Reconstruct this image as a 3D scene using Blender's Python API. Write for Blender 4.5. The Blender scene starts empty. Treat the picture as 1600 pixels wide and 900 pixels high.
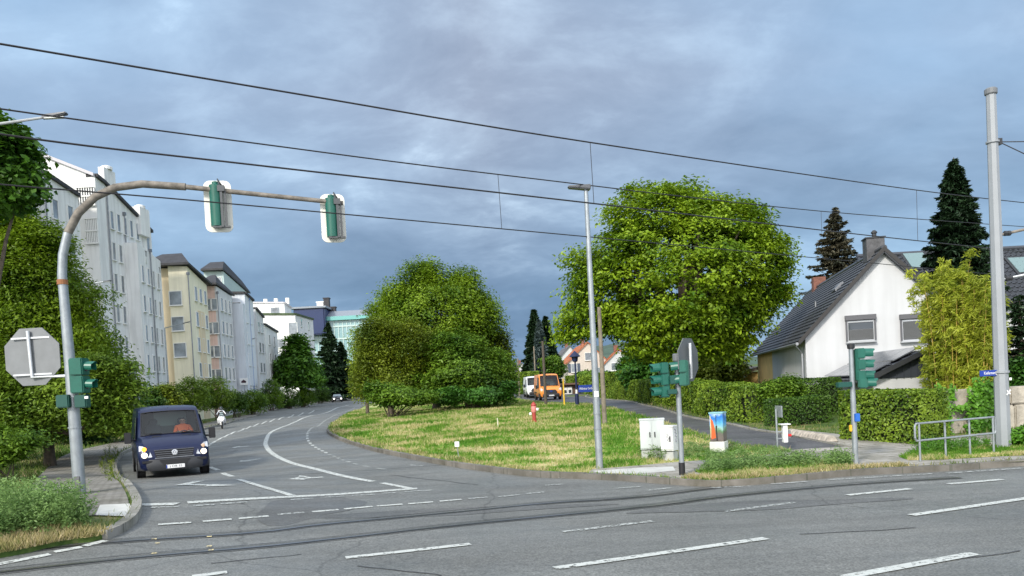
import bpy, bmesh, math, random
import numpy as np
from mathutils import Vector, Matrix
R = math.radians
random.seed(7)
rng = np.random.default_rng(7)
S = bpy.context.scene
C = S.collection

# ------------------------------------------------------------------ camera
F = 1200.0; PP = 635.0; CAMZ = 2.1
cam_d = bpy.data.cameras.new('camera'); cam = bpy.data.objects.new('camera', cam_d); C.objects.link(cam)
ROT = Matrix.Rotation(R(88.5), 3, 'X') @ Matrix.Rotation(R(-3.0), 3, 'Z')
cam.matrix_world = Matrix.Translation((0, 0, CAMZ)) @ ROT.to_4x4()
cam_d.sensor_width = 36.0; cam_d.lens = 36.0 * F / 1600.0
cam_d.shift_y = (PP - 450.0) / 1600.0
cam_d.clip_start = 0.1; cam_d.clip_end = 6000.0
S.camera = cam

# ------------------------------------------------------------------ sky, sun, exposure
SUN_EL, SUN_AZ = R(34), R(-150)          # azimuth from +Y towards +X: the sun is behind the viewer, to the left
world = bpy.data.worlds.new("World"); S.world = world; world.use_nodes = True
wt = world.node_tree; wn = wt.nodes; wl = wt.links
for n in list(wn): wn.remove(n)
def wnode(t, **k):
    n = wn.new(t)
    for a, b in k.items(): setattr(n, a, b)
    return n
def wmath(op, a, b=None, clamp=False):
    n = wnode('ShaderNodeMath', operation=op, use_clamp=clamp)
    for i, v in enumerate((a, b)):
        if v is None: continue
        if isinstance(v, (int, float)): n.inputs[i].default_value = v
        else: wl.new(v, n.inputs[i])
    return n.outputs[0]
def wramp(fac, stops):
    n = wnode('ShaderNodeValToRGB'); cr = n.color_ramp
    cr.elements[0].position, cr.elements[0].color = stops[0][0], (*stops[0][1], 1)
    cr.elements[1].position, cr.elements[1].color = stops[-1][0], (*stops[-1][1], 1)
    for p, c in stops[1:-1]:
        e = cr.elements.new(p); e.color = (*c, 1)
    wl.new(fac, n.inputs[0]); return n.outputs[0]
def wmix(fac, a, b, mode='MIX'):
    n = wnode('ShaderNodeMix', data_type='RGBA', blend_type=mode)
    if isinstance(fac, float): n.inputs[0].default_value = fac
    else: wl.new(fac, n.inputs[0])
    for i, v in ((6, a), (7, b)):
        if isinstance(v, tuple): n.inputs[i].default_value = (*v, 1)
        else: wl.new(v, n.inputs[i])
    return n.outputs[2]
tc = wnode('ShaderNodeTexCoord'); sep = wnode('ShaderNodeSeparateXYZ'); wl.new(tc.outputs['Generated'], sep.inputs[0])
dx, dy, dz_ = sep.outputs
up = wmath('MAXIMUM', dz_, 0.0)
den = wmath('ADD', up, 0.30)
cx = wmath('DIVIDE', dx, den); cy = wmath('DIVIDE', dy, den)
comb = wnode('ShaderNodeCombineXYZ'); wl.new(cx, comb.inputs[0]); wl.new(wmath('MULTIPLY', cy, 1.25), comb.inputs[1])
def wnoise(scale, detail, rough, off, dist=0.0):
    mp = wnode('ShaderNodeMapping'); mp.inputs['Location'].default_value = off
    wl.new(comb.outputs[0], mp.inputs[0])
    n = wnode('ShaderNodeTexNoise'); n.inputs['Scale'].default_value = scale
    n.inputs['Detail'].default_value = detail; n.inputs['Roughness'].default_value = rough
    n.inputs['Distortion'].default_value = dist
    wl.new(mp.outputs[0], n.inputs['Vector']); return n.outputs['Fac']
n1 = wnoise(1.25, 6, 0.55, (3.1, 1.7, 0.3), 0.3)
n2 = wnoise(3.6, 7, 0.6, (7.3, 2.2, 1.0), 0.3)
n3 = wnoise(0.8, 3, 0.5, (-2.0, 5.5, 2.0))
nn = wmath('ADD', wmath('MULTIPLY', n1, 0.60), wmath('MULTIPLY', n2, 0.40))
nc = wmath('MULTIPLY', wmath('SUBTRACT', nn, 0.355), 3.6, True)
# cloud shade: dark storm slate near the horizon, mottled greys overhead
low = wramp(nc, [(0.0, (0.078, 0.135, 0.215)), (0.6, (0.110, 0.178, 0.275)), (1.0, (0.17, 0.25, 0.36))])
high = wramp(nc, [(0.0, (0.145, 0.185, 0.265)), (0.45, (0.215, 0.265, 0.355)), (0.72, (0.29, 0.36, 0.46)), (1.0, (0.48, 0.59, 0.70))])
elev = wmath('MULTIPLY', wmath('SUBTRACT', wmath('ADD', up, wmath('MULTIPLY', wmath('SUBTRACT', n3, 0.5), 0.12)), 0.10), 4.2, True)
cloud = wmix(elev, low, high)
# the clouds are thinner and bluer towards the right and the far left
side = wmath('MULTIPLY', wmath('ABSOLUTE', wmath('ADD', wmath('DIVIDE', dx, wmath('MAXIMUM', wmath('ABSOLUTE', dy), 0.15)), 0.02)), 1.75, True)
thin = wmath('MULTIPLY', side, wramp(wmath('ADD', n3, wmath('MULTIPLY', wmath('SUBTRACT', n1, 0.5), 0.4)), [(0.30, (0.25,)*3), (0.62, (1.0,)*3)]))
sky = wnode('ShaderNodeTexSky', sky_type='NISHITA'); sky.sun_disc = False
sky.sun_elevation = SUN_EL; sky.sun_rotation = SUN_AZ; sky.air_density = 1.2; sky.dust_density = 1.0
BG = 0.1
skyw = wmix(1.0, sky.outputs[0], (BG, BG, BG), 'MULTIPLY')
thinc = wmix(0.2, (0.235, 0.405, 0.60), skyw)
cloud = wmix(wmath('MULTIPLY', thin, 0.72), cloud, thinc)
# brighter unseen sky added behind the viewer and overhead, to fill the light
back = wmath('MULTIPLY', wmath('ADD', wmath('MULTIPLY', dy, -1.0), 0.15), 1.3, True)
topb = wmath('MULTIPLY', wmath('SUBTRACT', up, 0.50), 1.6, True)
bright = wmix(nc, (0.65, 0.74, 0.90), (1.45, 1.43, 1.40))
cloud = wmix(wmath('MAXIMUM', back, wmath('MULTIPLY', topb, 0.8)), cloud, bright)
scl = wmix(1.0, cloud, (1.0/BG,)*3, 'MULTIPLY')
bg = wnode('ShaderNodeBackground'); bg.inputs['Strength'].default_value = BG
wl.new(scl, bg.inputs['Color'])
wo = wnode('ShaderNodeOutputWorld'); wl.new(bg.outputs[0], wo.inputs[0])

sun_d = bpy.data.lights.new('sun', 'SUN'); sun = bpy.data.objects.new('sun', sun_d); C.objects.link(sun)
sun_d.energy = 2.1; sun_d.angle = R(8); sun_d.color = (1.0, 0.94, 0.83)
sv = Vector((math.sin(SUN_AZ)*math.cos(SUN_EL), math.cos(SUN_AZ)*math.cos(SUN_EL), math.sin(SUN_EL)))
sun.rotation_euler = sv.to_track_quat('Z', 'Y').to_euler(); sun.location = (0, -20, 40)
vs = S.view_settings; S.display_settings.display_device = 'sRGB'
vs.view_transform = 'Standard'; vs.look = 'None'; vs.gamma = 1.0; vs.exposure = 0.80; vs.use_curve_mapping = False
S.cycles.max_bounces = 6; S.cycles.transparent_max_bounces = 8; S.cycles.use_denoising = True

# ------------------------------------------------------------------ terrain
ANC = np.array([
 (0,0,0),(-6,6,0.02),(8,6,0),(0,12,0),(-9,16,.27),(-14,14,.3),(-20,14,.3),(-16,20,.1),(5,17.7,-.06),(9,17.7,-.06),(20,19,0),(35,22,.1),(14,12,0),(25,10,0),
 (-3,20,-.05),(-11,26,-.2),(-16,30,-.2),(-7,30,-.1),(-20,42,-.22),(-21,58,-.18),(-12,50,.1),(-29,65,-.12),(-31,85,.1),(-32,110,.5),(-32,150,.95),(-38,190,1.3),
 (-4,52,.75),(3,52,.62),(-8,46,.5),(-14,60,.3),(-18,70,.3),(4,62,.5),(4,75,.5),(6,100,.9),(8,140,1.6),(1,30,.25),(3,38,.45),(9,42,.5),(13,31,.25),(10,24,.05),(18,26,.1),(28,30,.2),(30,45,.4),
 (-40,60,0),(-40,85,.1),(-50,120,.5),(-60,40,.2),(-40,25,.2),(0,-30,0),(40,-20,0),(-40,-20,0),(60,60,.8),(60,120,2),(-60,200,2),(20,200,3.2),(120,200,4),(-150,150,1),(-150,400,3),(0,400,5),(200,400,7),(200,50,1),(-200,0,0),(200,-50,0),
], dtype=float)
def zf(x, y):
    x = np.atleast_1d(np.asarray(x, float)); y = np.atleast_1d(np.asarray(y, float))
    out = np.empty(len(x))
    for s in range(0, len(x), 20000):
        d2 = (x[s:s+20000, None]-ANC[None, :, 0])**2 + (y[s:s+20000, None]-ANC[None, :, 1])**2
        sc = 4.0 + 0.10*np.hypot(ANC[:, 0], ANC[:, 1])
        w = 1.0/(d2/sc**2 + 0.35)**2.2
        out[s:s+20000] = (w*ANC[None, :, 2]).sum(1)/w.sum(1)
    return out
def z1(x, y): return float(zf([x], [y])[0])
def ray(px, py): return ROT @ Vector(((px-800.0)/F, (PP-py)/F, -1.0))
def G(px, py, dz=0.0):
    """the point of the ground seen at photograph pixel px, py"""
    d = ray(px, py); ts = np.geomspace(2.5, 900, 700)
    h = CAMZ + ts*d.z - zf(ts*d.x, ts*d.y) - dz
    i = np.argmax(h < 0)
    if not (h < 0).any(): i = len(ts)-1
    a, b = (ts[i-1], ts[i]) if i else (2.5, 2.5)
    ha, hb = h[i-1], h[i]
    t = a + (b-a)*ha/(ha-hb) if ha != hb else a
    x, y = t*d.x, t*d.y
    return Vector((x, y, z1(x, y)+dz))
def D(px, py, Y):
    d = ray(px, py); t = Y/d.y
    return Vector((t*d.x, Y, CAMZ + t*d.z))
def H(px, py, p):
    """height above the foot p at which pixel px, py is seen"""
    return D(px, py, p.y).z - p.z

# ------------------------------------------------------------------ materials
MATS = {}
def mat(name, color, rough=0.6, metal=0.0, var=0.0, vscale=3.0, bump=0.0, bscale=30.0, emit=None, estr=0.0, spec=None, dirt=0.0, coat=0.0, color2=None):
    if name in MATS: return MATS[name]
    m = bpy.data.materials.new(name); m.use_nodes = True; nt = m.node_tree; N = nt.nodes; L = nt.links
    b = N['Principled BSDF']; b.inputs['Roughness'].default_value = rough; b.inputs['Metallic'].default_value = metal
    if spec is not None: b.inputs['Specular IOR Level'].default_value = spec
    if coat: b.inputs['Coat Weight'].default_value = coat; b.inputs['Coat Roughness'].default_value = 0.08
    b.inputs['Base Color'].default_value = (*color, 1)
    geo = N.new('ShaderNodeNewGeometry')
    if var or color2 or dirt:
        n = N.new('ShaderNodeTexNoise'); n.inputs['Scale'].default_value = vscale; n.inputs['Detail'].default_value = 5; n.inputs['Roughness'].default_value = 0.6
        L.new(geo.outputs['Position'], n.inputs['Vector'])
        cr = N.new('ShaderNodeValToRGB')
        lo = color2 if color2 else tuple(c*(1-var) for c in color); hi = color if color2 else tuple(min(1, c*(1+var)) for c in color)
        cr.color_ramp.elements[0].position = 0.32; cr.color_ramp.elements[0].color = (*lo, 1)
        cr.color_ramp.elements[1].position = 0.68; cr.color_ramp.elements[1].color = (*hi, 1)
        L.new(n.outputs['Fac'], cr.inputs[0]); L.new(cr.outputs[0], b.inputs['Base Color'])
        if dirt:      # vertical rain streaks
            mp = N.new('ShaderNodeMapping'); mp.inputs['Scale'].default_value = (2.2, 2.2, 0.18); L.new(geo.outputs['Position'], mp.inputs[0])
            n2 = N.new('ShaderNodeTexNoise'); n2.inputs['Scale'].default_value = 1.4; n2.inputs['Detail'].default_value = 6; L.new(mp.outputs[0], n2.inputs['Vector'])
            c2 = N.new('ShaderNodeValToRGB'); c2.color_ramp.elements[0].position = 0.38; c2.color_ramp.elements[0].color = (1-dirt,)*3+(1,)
            c2.color_ramp.elements[1].position = 0.58; c2.color_ramp.elements[1].color = (1, 1, 1, 1); L.new(n2.outputs['Fac'], c2.inputs[0])
            mx = N.new('ShaderNodeMix'); mx.data_type = 'RGBA'; mx.blend_type = 'MULTIPLY'; mx.inputs[0].default_value = 1
            L.new(cr.outputs[0], mx.inputs[6]); L.new(c2.outputs[0], mx.inputs[7]); L.new(mx.outputs[2], b.inputs['Base Color'])
    if bump:
        n = N.new('ShaderNodeTexNoise'); n.inputs['Scale'].default_value = bscale; n.inputs['Detail'].default_value = 4
        L.new(geo.outputs['Position'], n.inputs['Vector'])
        bp = N.new('ShaderNodeBump'); bp.inputs['Strength'].default_value = bump; bp.inputs['Distance'].default_value = 0.02
        L.new(n.outputs['Fac'], bp.inputs['Height']); L.new(bp.outputs[0], b.inputs['Normal'])
    if emit: b.inputs['Emission Color'].default_value = (*emit, 1); b.inputs['Emission Strength'].default_value = estr
    MATS[name] = m; return m
def glass(name, tint=(0.75, 0.82, 0.85), alpha=0.5, rough=0.03):
    if name in MATS: return MATS[name]
    m = bpy.data.materials.new(name); m.use_nodes = True; N = m.node_tree.nodes; L = m.node_tree.links
    N.remove(N['Principled BSDF']); t = N.new('ShaderNodeBsdfTransparent'); t.inputs[0].default_value = (*tint, 1)
    g = N.new('ShaderNodeBsdfGlossy'); g.inputs['Roughness'].default_value = rough
    fr = N.new('ShaderNodeFresnel'); fr.inputs[0].default_value = 1.5
    mx = N.new('ShaderNodeMath'); mx.operation = 'ADD'; mx.inputs[1].default_value = alpha; L.new(fr.outputs[0], mx.inputs[0])
    ms = N.new('ShaderNodeMixShader'); L.new(mx.outputs[0], ms.inputs[0]); L.new(t.outputs[0], ms.inputs[1]); L.new(g.outputs[0], ms.inputs[2])
    L.new(ms.outputs[0], N['Material Output'].inputs[0]); MATS[name] = m; return m
def leafmat(name, a, b_, c=None, trans=0.35, rough=0.5, scale=0.5):
    """leaf colours vary per leaf (attribute rnd) and by patch"""
    if name in MATS: return MATS[name]
    m = bpy.data.materials.new(name); m.use_nodes = True; N = m.node_tree.nodes; L = m.node_tree.links
    p = N['Principled BSDF']; p.inputs['Roughness'].default_value = rough; p.inputs['Specular IOR Level'].default_value = 0.35
    at = N.new('ShaderNodeAttribute'); at.attribute_name = 'rnd'
    geo = N.new('ShaderNodeNewGeometry'); n = N.new('ShaderNodeTexNoise'); n.inputs['Scale'].default_value = scale; n.inputs['Detail'].default_value = 2
    L.new(geo.outputs['Position'], n.inputs['Vector'])
    ad = N.new('ShaderNodeMath'); ad.operation = 'MULTIPLY_ADD'; L.new(at.outputs['Fac'], ad.inputs[0]); ad.inputs[1].default_value = 0.55
    s2 = N.new('ShaderNodeMath'); s2.operation = 'MULTIPLY_ADD'; L.new(n.outputs['Fac'], s2.inputs[0]); s2.inputs[1].default_value = 1.6; s2.inputs[2].default_value = -0.58
    L.new(s2.outputs[0], ad.inputs[2])
    cr = N.new('ShaderNodeValToRGB'); cr.color_ramp.elements[0].position = 0.1; cr.color_ramp.elements[0].color = (*a, 1)
    cr.color_ramp.elements[1].position = 0.9; cr.color_ramp.elements[1].color = (*b_, 1)
    if c: e = cr.color_ramp.elements.new(0.97); e.color = (*c, 1)
    L.new(ad.outputs[0], cr.inputs[0]); L.new(cr.outputs[0], p.inputs['Base Color'])
    t = N.new('ShaderNodeBsdfTranslucent'); L.new(cr.outputs[0], t.inputs[0])
    ms = N.new('ShaderNodeMixShader'); ms.inputs[0].default_value = trans
    L.new(p.outputs[0], ms.inputs[1]); L.new(t.outputs[0], ms.inputs[2]); L.new(ms.outputs[0], N['Material Output'].inputs[0])
    MATS[name] = m; return m

# ------------------------------------------------------------------ mesh helpers
class MB:
    def __init__(s): s.v = []; s.f = []; s.m = []; s.cur = 0
    def add(s, vs, fs):
        o = len(s.v); s.v += [tuple(v) for v in vs]; s.f += [tuple(i+o for i in f) for f in fs]; s.m += [s.cur]*len(fs); return s
    def box(s, c, size, rz=0.0, rot=None):
        hx, hy, hz = size[0]/2, size[1]/2, size[2]/2
        M = rot if rot is not None else Matrix.Rotation(rz, 3, 'Z'); c = Vector(c)
        vs = [M @ Vector((x, y, z)) + c for x in (-hx, hx) for y in (-hy, hy) for z in (-hz, hz)]
        return s.add(vs, [(0,1,3,2),(4,6,7,5),(0,4,5,1),(2,3,7,6),(0,2,6,4),(1,5,7,3)])
    def hexa(s, bot, top):
        n = len(bot); vs = list(bot)+list(top)
        return s.add(vs, [tuple(range(n))[::-1], tuple(range(n, 2*n))] + [(i, (i+1) % n, n+(i+1) % n, n+i) for i in range(n)])
    def tube(s, path, radii, seg=10, cap=True):
        path = [Vector(p) for p in path]
        if isinstance(radii, (int, float)): radii = [radii]*len(path)
        vs = []; n = len(path); up_ = None
        for i, p in enumerate(path):
            t = (path[min(i+1, n-1)]-path[max(i-1, 0)]).normalized()
            if up_ is None: up_ = Vector((0, 0, 1)) if abs(t.z) < .9 else Vector((1, 0, 0))
            a = t.cross(up_).normalized(); b = a.cross(t).normalized(); up_ = b
            for k in range(seg):
                an = 2*math.pi*k/seg; vs.append(p + (a*math.cos(an)+b*math.sin(an))*radii[i])
        fs = [(i*seg+k, i*seg+(k+1) % seg, (i+1)*seg+(k+1) % seg, (i+1)*seg+k) for i in range(n-1) for k in range(seg)]
        if cap: fs += [tuple(range(seg))[::-1], tuple(range((n-1)*seg, n*seg))]
        return s.add(vs, fs)
    def lathe(s, c, prof, seg=16, axis='Z'):
        c = Vector(c); vs = []; n = len(prof)
        for r_, h in prof:
            for k in range(seg):
                an = 2*math.pi*k/seg; a, b = r_*math.cos(an), r_*math.sin(an)
                vs.append(c + (Vector((a, b, h)) if axis == 'Z' else Vector((h, a, b)) if axis == 'X' else Vector((a, h, b))))
        fs = [(i*seg+k, i*seg+(k+1) % seg, (i+1)*seg+(k+1) % seg, (i+1)*seg+k) for i in range(n-1) for k in range(seg)]
        fs += [tuple(range(seg))[::-1], tuple(range((n-1)*seg, n*seg))]
        return s.add(vs, fs)
    def plate(s, pts, th):
        """flat outline pts (3-D, coplanar) given the thickness vector th"""
        th = Vector(th); pts = [Vector(p) for p in pts]
        return s.hexa(pts, [p+th for p in pts])
    def build(s, name, mats, parent=None, smooth=False, bevel=0.0, world=False):
        me = bpy.data.meshes.new(name)
        off = parent.location if (parent is not None and world) else Vector((0, 0, 0))
        me.from_pydata([(v[0]-off[0], v[1]-off[1], v[2]-off[2]) for v in s.v], [], s.f)
        if not isinstance(mats, (list, tuple)): mats = [mats]
        for m in mats: me.materials.append(m)
        if len(mats) > 1: me.polygons.foreach_set('material_index', s.m)
        bm = bmesh.new(); bm.from_mesh(me); bmesh.ops.recalc_face_normals(bm, faces=bm.faces)
        if bevel:
            bmesh.ops.bevel(bm, geom=[e for e in bm.edges if len(e.link_faces) == 2 and e.calc_face_angle(0) > 0.5], offset=bevel, segments=2, affect='EDGES', clamp_overlap=True)
        bm.to_mesh(me); bm.free()
        if smooth:
            me.polygons.foreach_set('use_smooth', [True]*len(me.polygons))
            try: me.set_sharp_from_angle(angle=R(smooth if smooth is not True else 40))
            except Exception: pass
        o = bpy.data.objects.new(name, me); C.objects.link(o)
        if parent is not None: o.parent = parent
        return o
def tag(o, label=None, cat=None, group=None, kind=None):
    if label: o['label'] = label
    if cat: o['category'] = cat
    if group: o['group'] = group
    if kind: o['kind'] = kind
    return o
def thing(name, loc, label, cat, group=None, rz=0.0):
    o = bpy.data.objects.new(name, None); C.objects.link(o); o.location = loc; o.rotation_euler = (0, 0, rz); o.empty_display_size = 0.2
    return tag(o, label, cat, group)
def rawmesh(name, V, Fq, mats, parent=None, rnd=None, world=True, smooth=False):
    """fast mesh from numpy arrays, faces all of one size"""
    me = bpy.data.meshes.new(name); n = len(V); k = Fq.shape[1]; nf = len(Fq)
    off = np.array(parent.location) if (parent is not None and world) else np.zeros(3)
    me.vertices.add(n); me.vertices.foreach_set('co', (V-off).astype(np.float32).ravel())
    me.loops.add(nf*k); me.loops.foreach_set('vertex_index', Fq.astype(np.int32).ravel())
    me.polygons.add(nf); me.polygons.foreach_set('loop_start', np.arange(0, nf*k, k, dtype=np.int32))
    me.update(calc_edges=True)
    if rnd is not None:
        a = me.attributes.new('rnd', 'FLOAT', 'POINT'); a.data.foreach_set('value', rnd.astype(np.float32))
    for m in (mats if isinstance(mats, (list, tuple)) else [mats]): me.materials.append(m)
    me.validate()
    o = bpy.data.objects.new(name, me); C.objects.link(o)
    if parent is not None: o.parent = parent
    return o
def text_mesh(body, size, name, m, parent, loc, rot, width=None, ext=0.002):
    """lettering as real thin relief"""
    cu = bpy.data.curves.new(name, 'FONT'); cu.body = body; cu.size = size; cu.align_x = 'CENTER'; cu.align_y = 'CENTER'; cu.extrude = ext; cu.resolution_u = 3
    t = bpy.data.objects.new(name, cu); C.objects.link(t); bpy.context.view_layer.update()
    me = bpy.data.meshes.new_from_object(t.evaluated_get(bpy.context.evaluated_depsgraph_get()))
    bpy.data.objects.remove(t); me.materials.clear(); me.materials.append(m)
    xs = [v.co.x for v in me.vertices]; w = max(xs)-min(xs)
    k = width/w if width else 1.0
    for v in me.vertices: v.co.x *= k
    o = bpy.data.objects.new(name, me); C.objects.link(o); o.parent = parent; o.location = loc; o.rotation_euler = rot
    return o
def smooth_path(pts, n=6, closed=False):
    P_ = [Vector((p[0], p[1])) for p in pts]; out = []; N_ = len(P_)
    rng_ = range(N_ if closed else N_-1)
    for i in rng_:
        p0 = P_[(i-1) % N_] if closed or i > 0 else P_[i]; p1 = P_[i]; p2 = P_[(i+1) % N_]; p3 = P_[(i+2) % N_] if closed or i+2 < N_ else p2
        for k in range(n):
            t = k/n
            out.append(0.5*((2*p1)+(p2-p0)*t+(2*p0-5*p1+4*p2-p3)*t*t+(3*p1-p0-3*p2+p3)*t**3))
    if not closed: out.append(P_[-1])
    return out
def resample(pts, step):
    out = [pts[0].copy()]; acc = 0
    for a, b in zip(pts, pts[1:]):
        L_ = (b-a).length
        if L_ < 1e-6: continue
        t = step-acc
        while t < L_: out.append(a+(b-a)*t/L_); t += step
        acc = L_-(t-step)
    out.append(pts[-1].copy()); return out
def pix(pts): return [Vector(G(*p)[:2]) for p in pts]
def drape(name, poly, dz, m, grid=1.0, skirt=0.0, noise=None):
    """a sheet over the terrain bounded by the outline poly (x, y)"""
    bm = bmesh.new(); vs = [bm.verts.new((p[0], p[1], 0)) for p in poly]; bm.faces.new(vs)
    bmesh.ops.triangulate(bm, faces=bm.faces)
    xs = [p[0] for p in poly]; ys = [p[1] for p in poly]
    for ax, lo, hi in ((0, min(xs), max(xs)), (1, min(ys), max(ys))):
        k = math.ceil(lo/grid)*grid
        while k < hi:
            g_ = grid*(1 if abs(k) < 45 or grid >= 4 else 2)
            co = [0, 0, 0]; co[ax] = k; no = [0, 0, 0]; no[ax] = 1
            bmesh.ops.bisect_plane(bm, geom=bm.verts[:]+bm.edges[:]+bm.faces[:], plane_co=co, plane_no=no, dist=1e-5); k += g_
    co = np.array([v.co[:] for v in bm.verts]); z = zf(co[:, 0], co[:, 1]) + dz
    if noise is not None: z = z + noise(co[:, 0], co[:, 1])
    for v, h in zip(bm.verts, z): v.co.z = h
    for f in bm.faces:
        if f.normal.z < 0: f.normal_flip()
    if skirt:
        be = [e for e in bm.edges if len(e.link_faces) == 1]
        r = bmesh.ops.extrude_edge_only(bm, edges=be)
        for v in [g for g in r['geom'] if isinstance(g, bmesh.types.BMVert)]: v.co.z -= skirt
    me = bpy.data.meshes.new(name); bm.to_mesh(me); bm.free(); me.materials.append(m)
    me.polygons.foreach_set('use_smooth', [not skirt]*len(me.polygons))
    o = bpy.data.objects.new(name, me); C.objects.link(o); o['kind'] = 'structure'; return o
def strip(mb, path, w, dz, step=0.5, thick=0.0):
    """a painted line or a kerb along path (x, y) on the terrain, into mb"""
    pts = resample([Vector(p) for p in path], step); n = len(pts); P_ = []
    for i, p in enumerate(pts):
        t = (pts[min(i+1, n-1)]-pts[max(i-1, 0)])
        if t.length < 1e-9: t = Vector((1, 0))
        t.normalize(); nr = Vector((-t.y, t.x))*w/2
        P_.append((p+nr, p-nr))
    fl = [q for ab in P_ for q in ab]; z = zf([q.x for q in fl], [q.y for q in fl]) + dz
    top = [(q.x, q.y, h) for q, h in zip(fl, z)]
    fs = [(2*i, 2*i+1, 2*i+3, 2*i+2) for i in range(n-1)]
    if thick:
        k = len(top); bot = [(a, b, c-thick) for a, b, c in top]
        fs += [(2*i, 2*i+2, k+2*i+2, k+2*i) for i in range(n-1)] + [(2*i+1, k+2*i+1, k+2*i+3, 2*i+3) for i in range(n-1)]
        fs += [(0, k, k+1, 1), (2*n-2, 2*n-1, k+2*n-1, k+2*n-2)]
        mb.add(top+bot, fs)
    else: mb.add(top, fs)
    return mb
# ------------------------------------------------------------------ ground materials
def ground_mat(name, stops, scale, detail=6, rough=0.9, stretch=(1, 1, 1), bump=0.3, bscale=40, fine=0.25, rndw=0.0, trans=0.0):
    m = bpy.data.materials.new(name); m.use_nodes = True; N = m.node_tree.nodes; L = m.node_tree.links; p = N['Principled BSDF']
    p.inputs['Roughness'].default_value = rough; p.inputs['Specular IOR Level'].default_value = 0.25
    geo = N.new('ShaderNodeNewGeometry'); mp = N.new('ShaderNodeMapping'); mp.inputs['Scale'].default_value = stretch; L.new(geo.outputs['Position'], mp.inputs[0])
    n = N.new('ShaderNodeTexNoise'); n.inputs['Scale'].default_value = scale; n.inputs['Detail'].default_value = detail; n.inputs['Roughness'].default_value = 0.62; L.new(mp.outputs[0], n.inputs['Vector'])
    f = N.new('ShaderNodeTexNoise'); f.inputs['Scale'].default_value = bscale; f.inputs['Detail'].default_value = 3; L.new(geo.outputs['Position'], f.inputs['Vector'])
    a = N.new('ShaderNodeMath'); a.operation = 'MULTIPLY_ADD'; L.new(f.outputs['Fac'], a.inputs[0]); a.inputs[1].default_value = fine
    s = N.new('ShaderNodeMath'); s.operation = 'SUBTRACT'; L.new(n.outputs['Fac'], s.inputs[0]); s.inputs[1].default_value = fine/2; L.new(s.outputs[0], a.inputs[2])
    fac = a.outputs[0]
    if rndw:
        at = N.new('ShaderNodeAttribute'); at.attribute_name = 'rnd'
        q = N.new('ShaderNodeMath'); q.operation = 'MULTIPLY_ADD'; L.new(at.outputs['Fac'], q.inputs[0]); q.inputs[1].default_value = rndw
        q2 = N.new('ShaderNodeMath'); q2.operation = 'SUBTRACT'; L.new(fac, q2.inputs[0]); q2.inputs[1].default_value = rndw/2; L.new(q2.outputs[0], q.inputs[2]); fac = q.outputs[0]
    cr = N.new('ShaderNodeValToRGB'); cr.color_ramp.elements[0].position = stops[0][0]; cr.color_ramp.elements[0].color = (*stops[0][1], 1)
    cr.color_ramp.elements[1].position = stops[-1][0]; cr.color_ramp.elements[1].color = (*stops[-1][1], 1)
    for q, c in stops[1:-1]: cr.color_ramp.elements.new(q).color = (*c, 1)
    L.new(fac, cr.inputs[0]); L.new(cr.outputs[0], p.inputs['Base Color'])
    if bump:
        bp = N.new('ShaderNodeBump'); bp.inputs['Strength'].default_value = bump; bp.inputs['Distance'].default_value = 0.02
        L.new(f.outputs['Fac'], bp.inputs['Height']); L.new(bp.outputs[0], p.inputs['Normal'])
    if trans:
        t = N.new('ShaderNodeBsdfTranslucent'); L.new(cr.outputs[0], t.inputs[0]); ms = N.new('ShaderNodeMixShader'); ms.inputs[0].default_value = trans
        L.new(p.outputs[0], ms.inputs[1]); L.new(t.outputs[0], ms.inputs[2]); L.new(ms.outputs[0], N['Material Output'].inputs[0])
    MATS[name] = m; return m
GST = [(0.38, (0.08, 0.20, 0.016)), (0.475, (0.14, 0.28, 0.028)), (0.515, (0.30, 0.34, 0.09)), (0.565, (0.46, 0.43, 0.20)), (0.72, (0.66, 0.55, 0.33))]
M_grass = ground_mat('mown_grass', GST, 0.60, stretch=(0.8, 1.1, 1), fine=0.42, bscale=5)
M_blade = ground_mat('grass_blades', GST, 0.60, stretch=(0.8, 1.1, 1), fine=0.42, bscale=5, rndw=0.14, bump=0, trans=0.3)
M_soil = ground_mat('verge_soil', [(0.35, (0.035, 0.075, 0.015)), (0.5, (0.08, 0.13, 0.03)), (0.62, (0.20, 0.19, 0.08)), (0.75, (0.34, 0.28, 0.15))], 0.8, fine=0.3, bscale=14)
M_far = ground_mat('far_ground', [(0.3, (0.04, 0.08, 0.02)), (0.55, (0.07, 0.11, 0.03)), (0.75, (0.12, 0.13, 0.05))], 0.05, fine=0.2, bscale=2)

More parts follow.
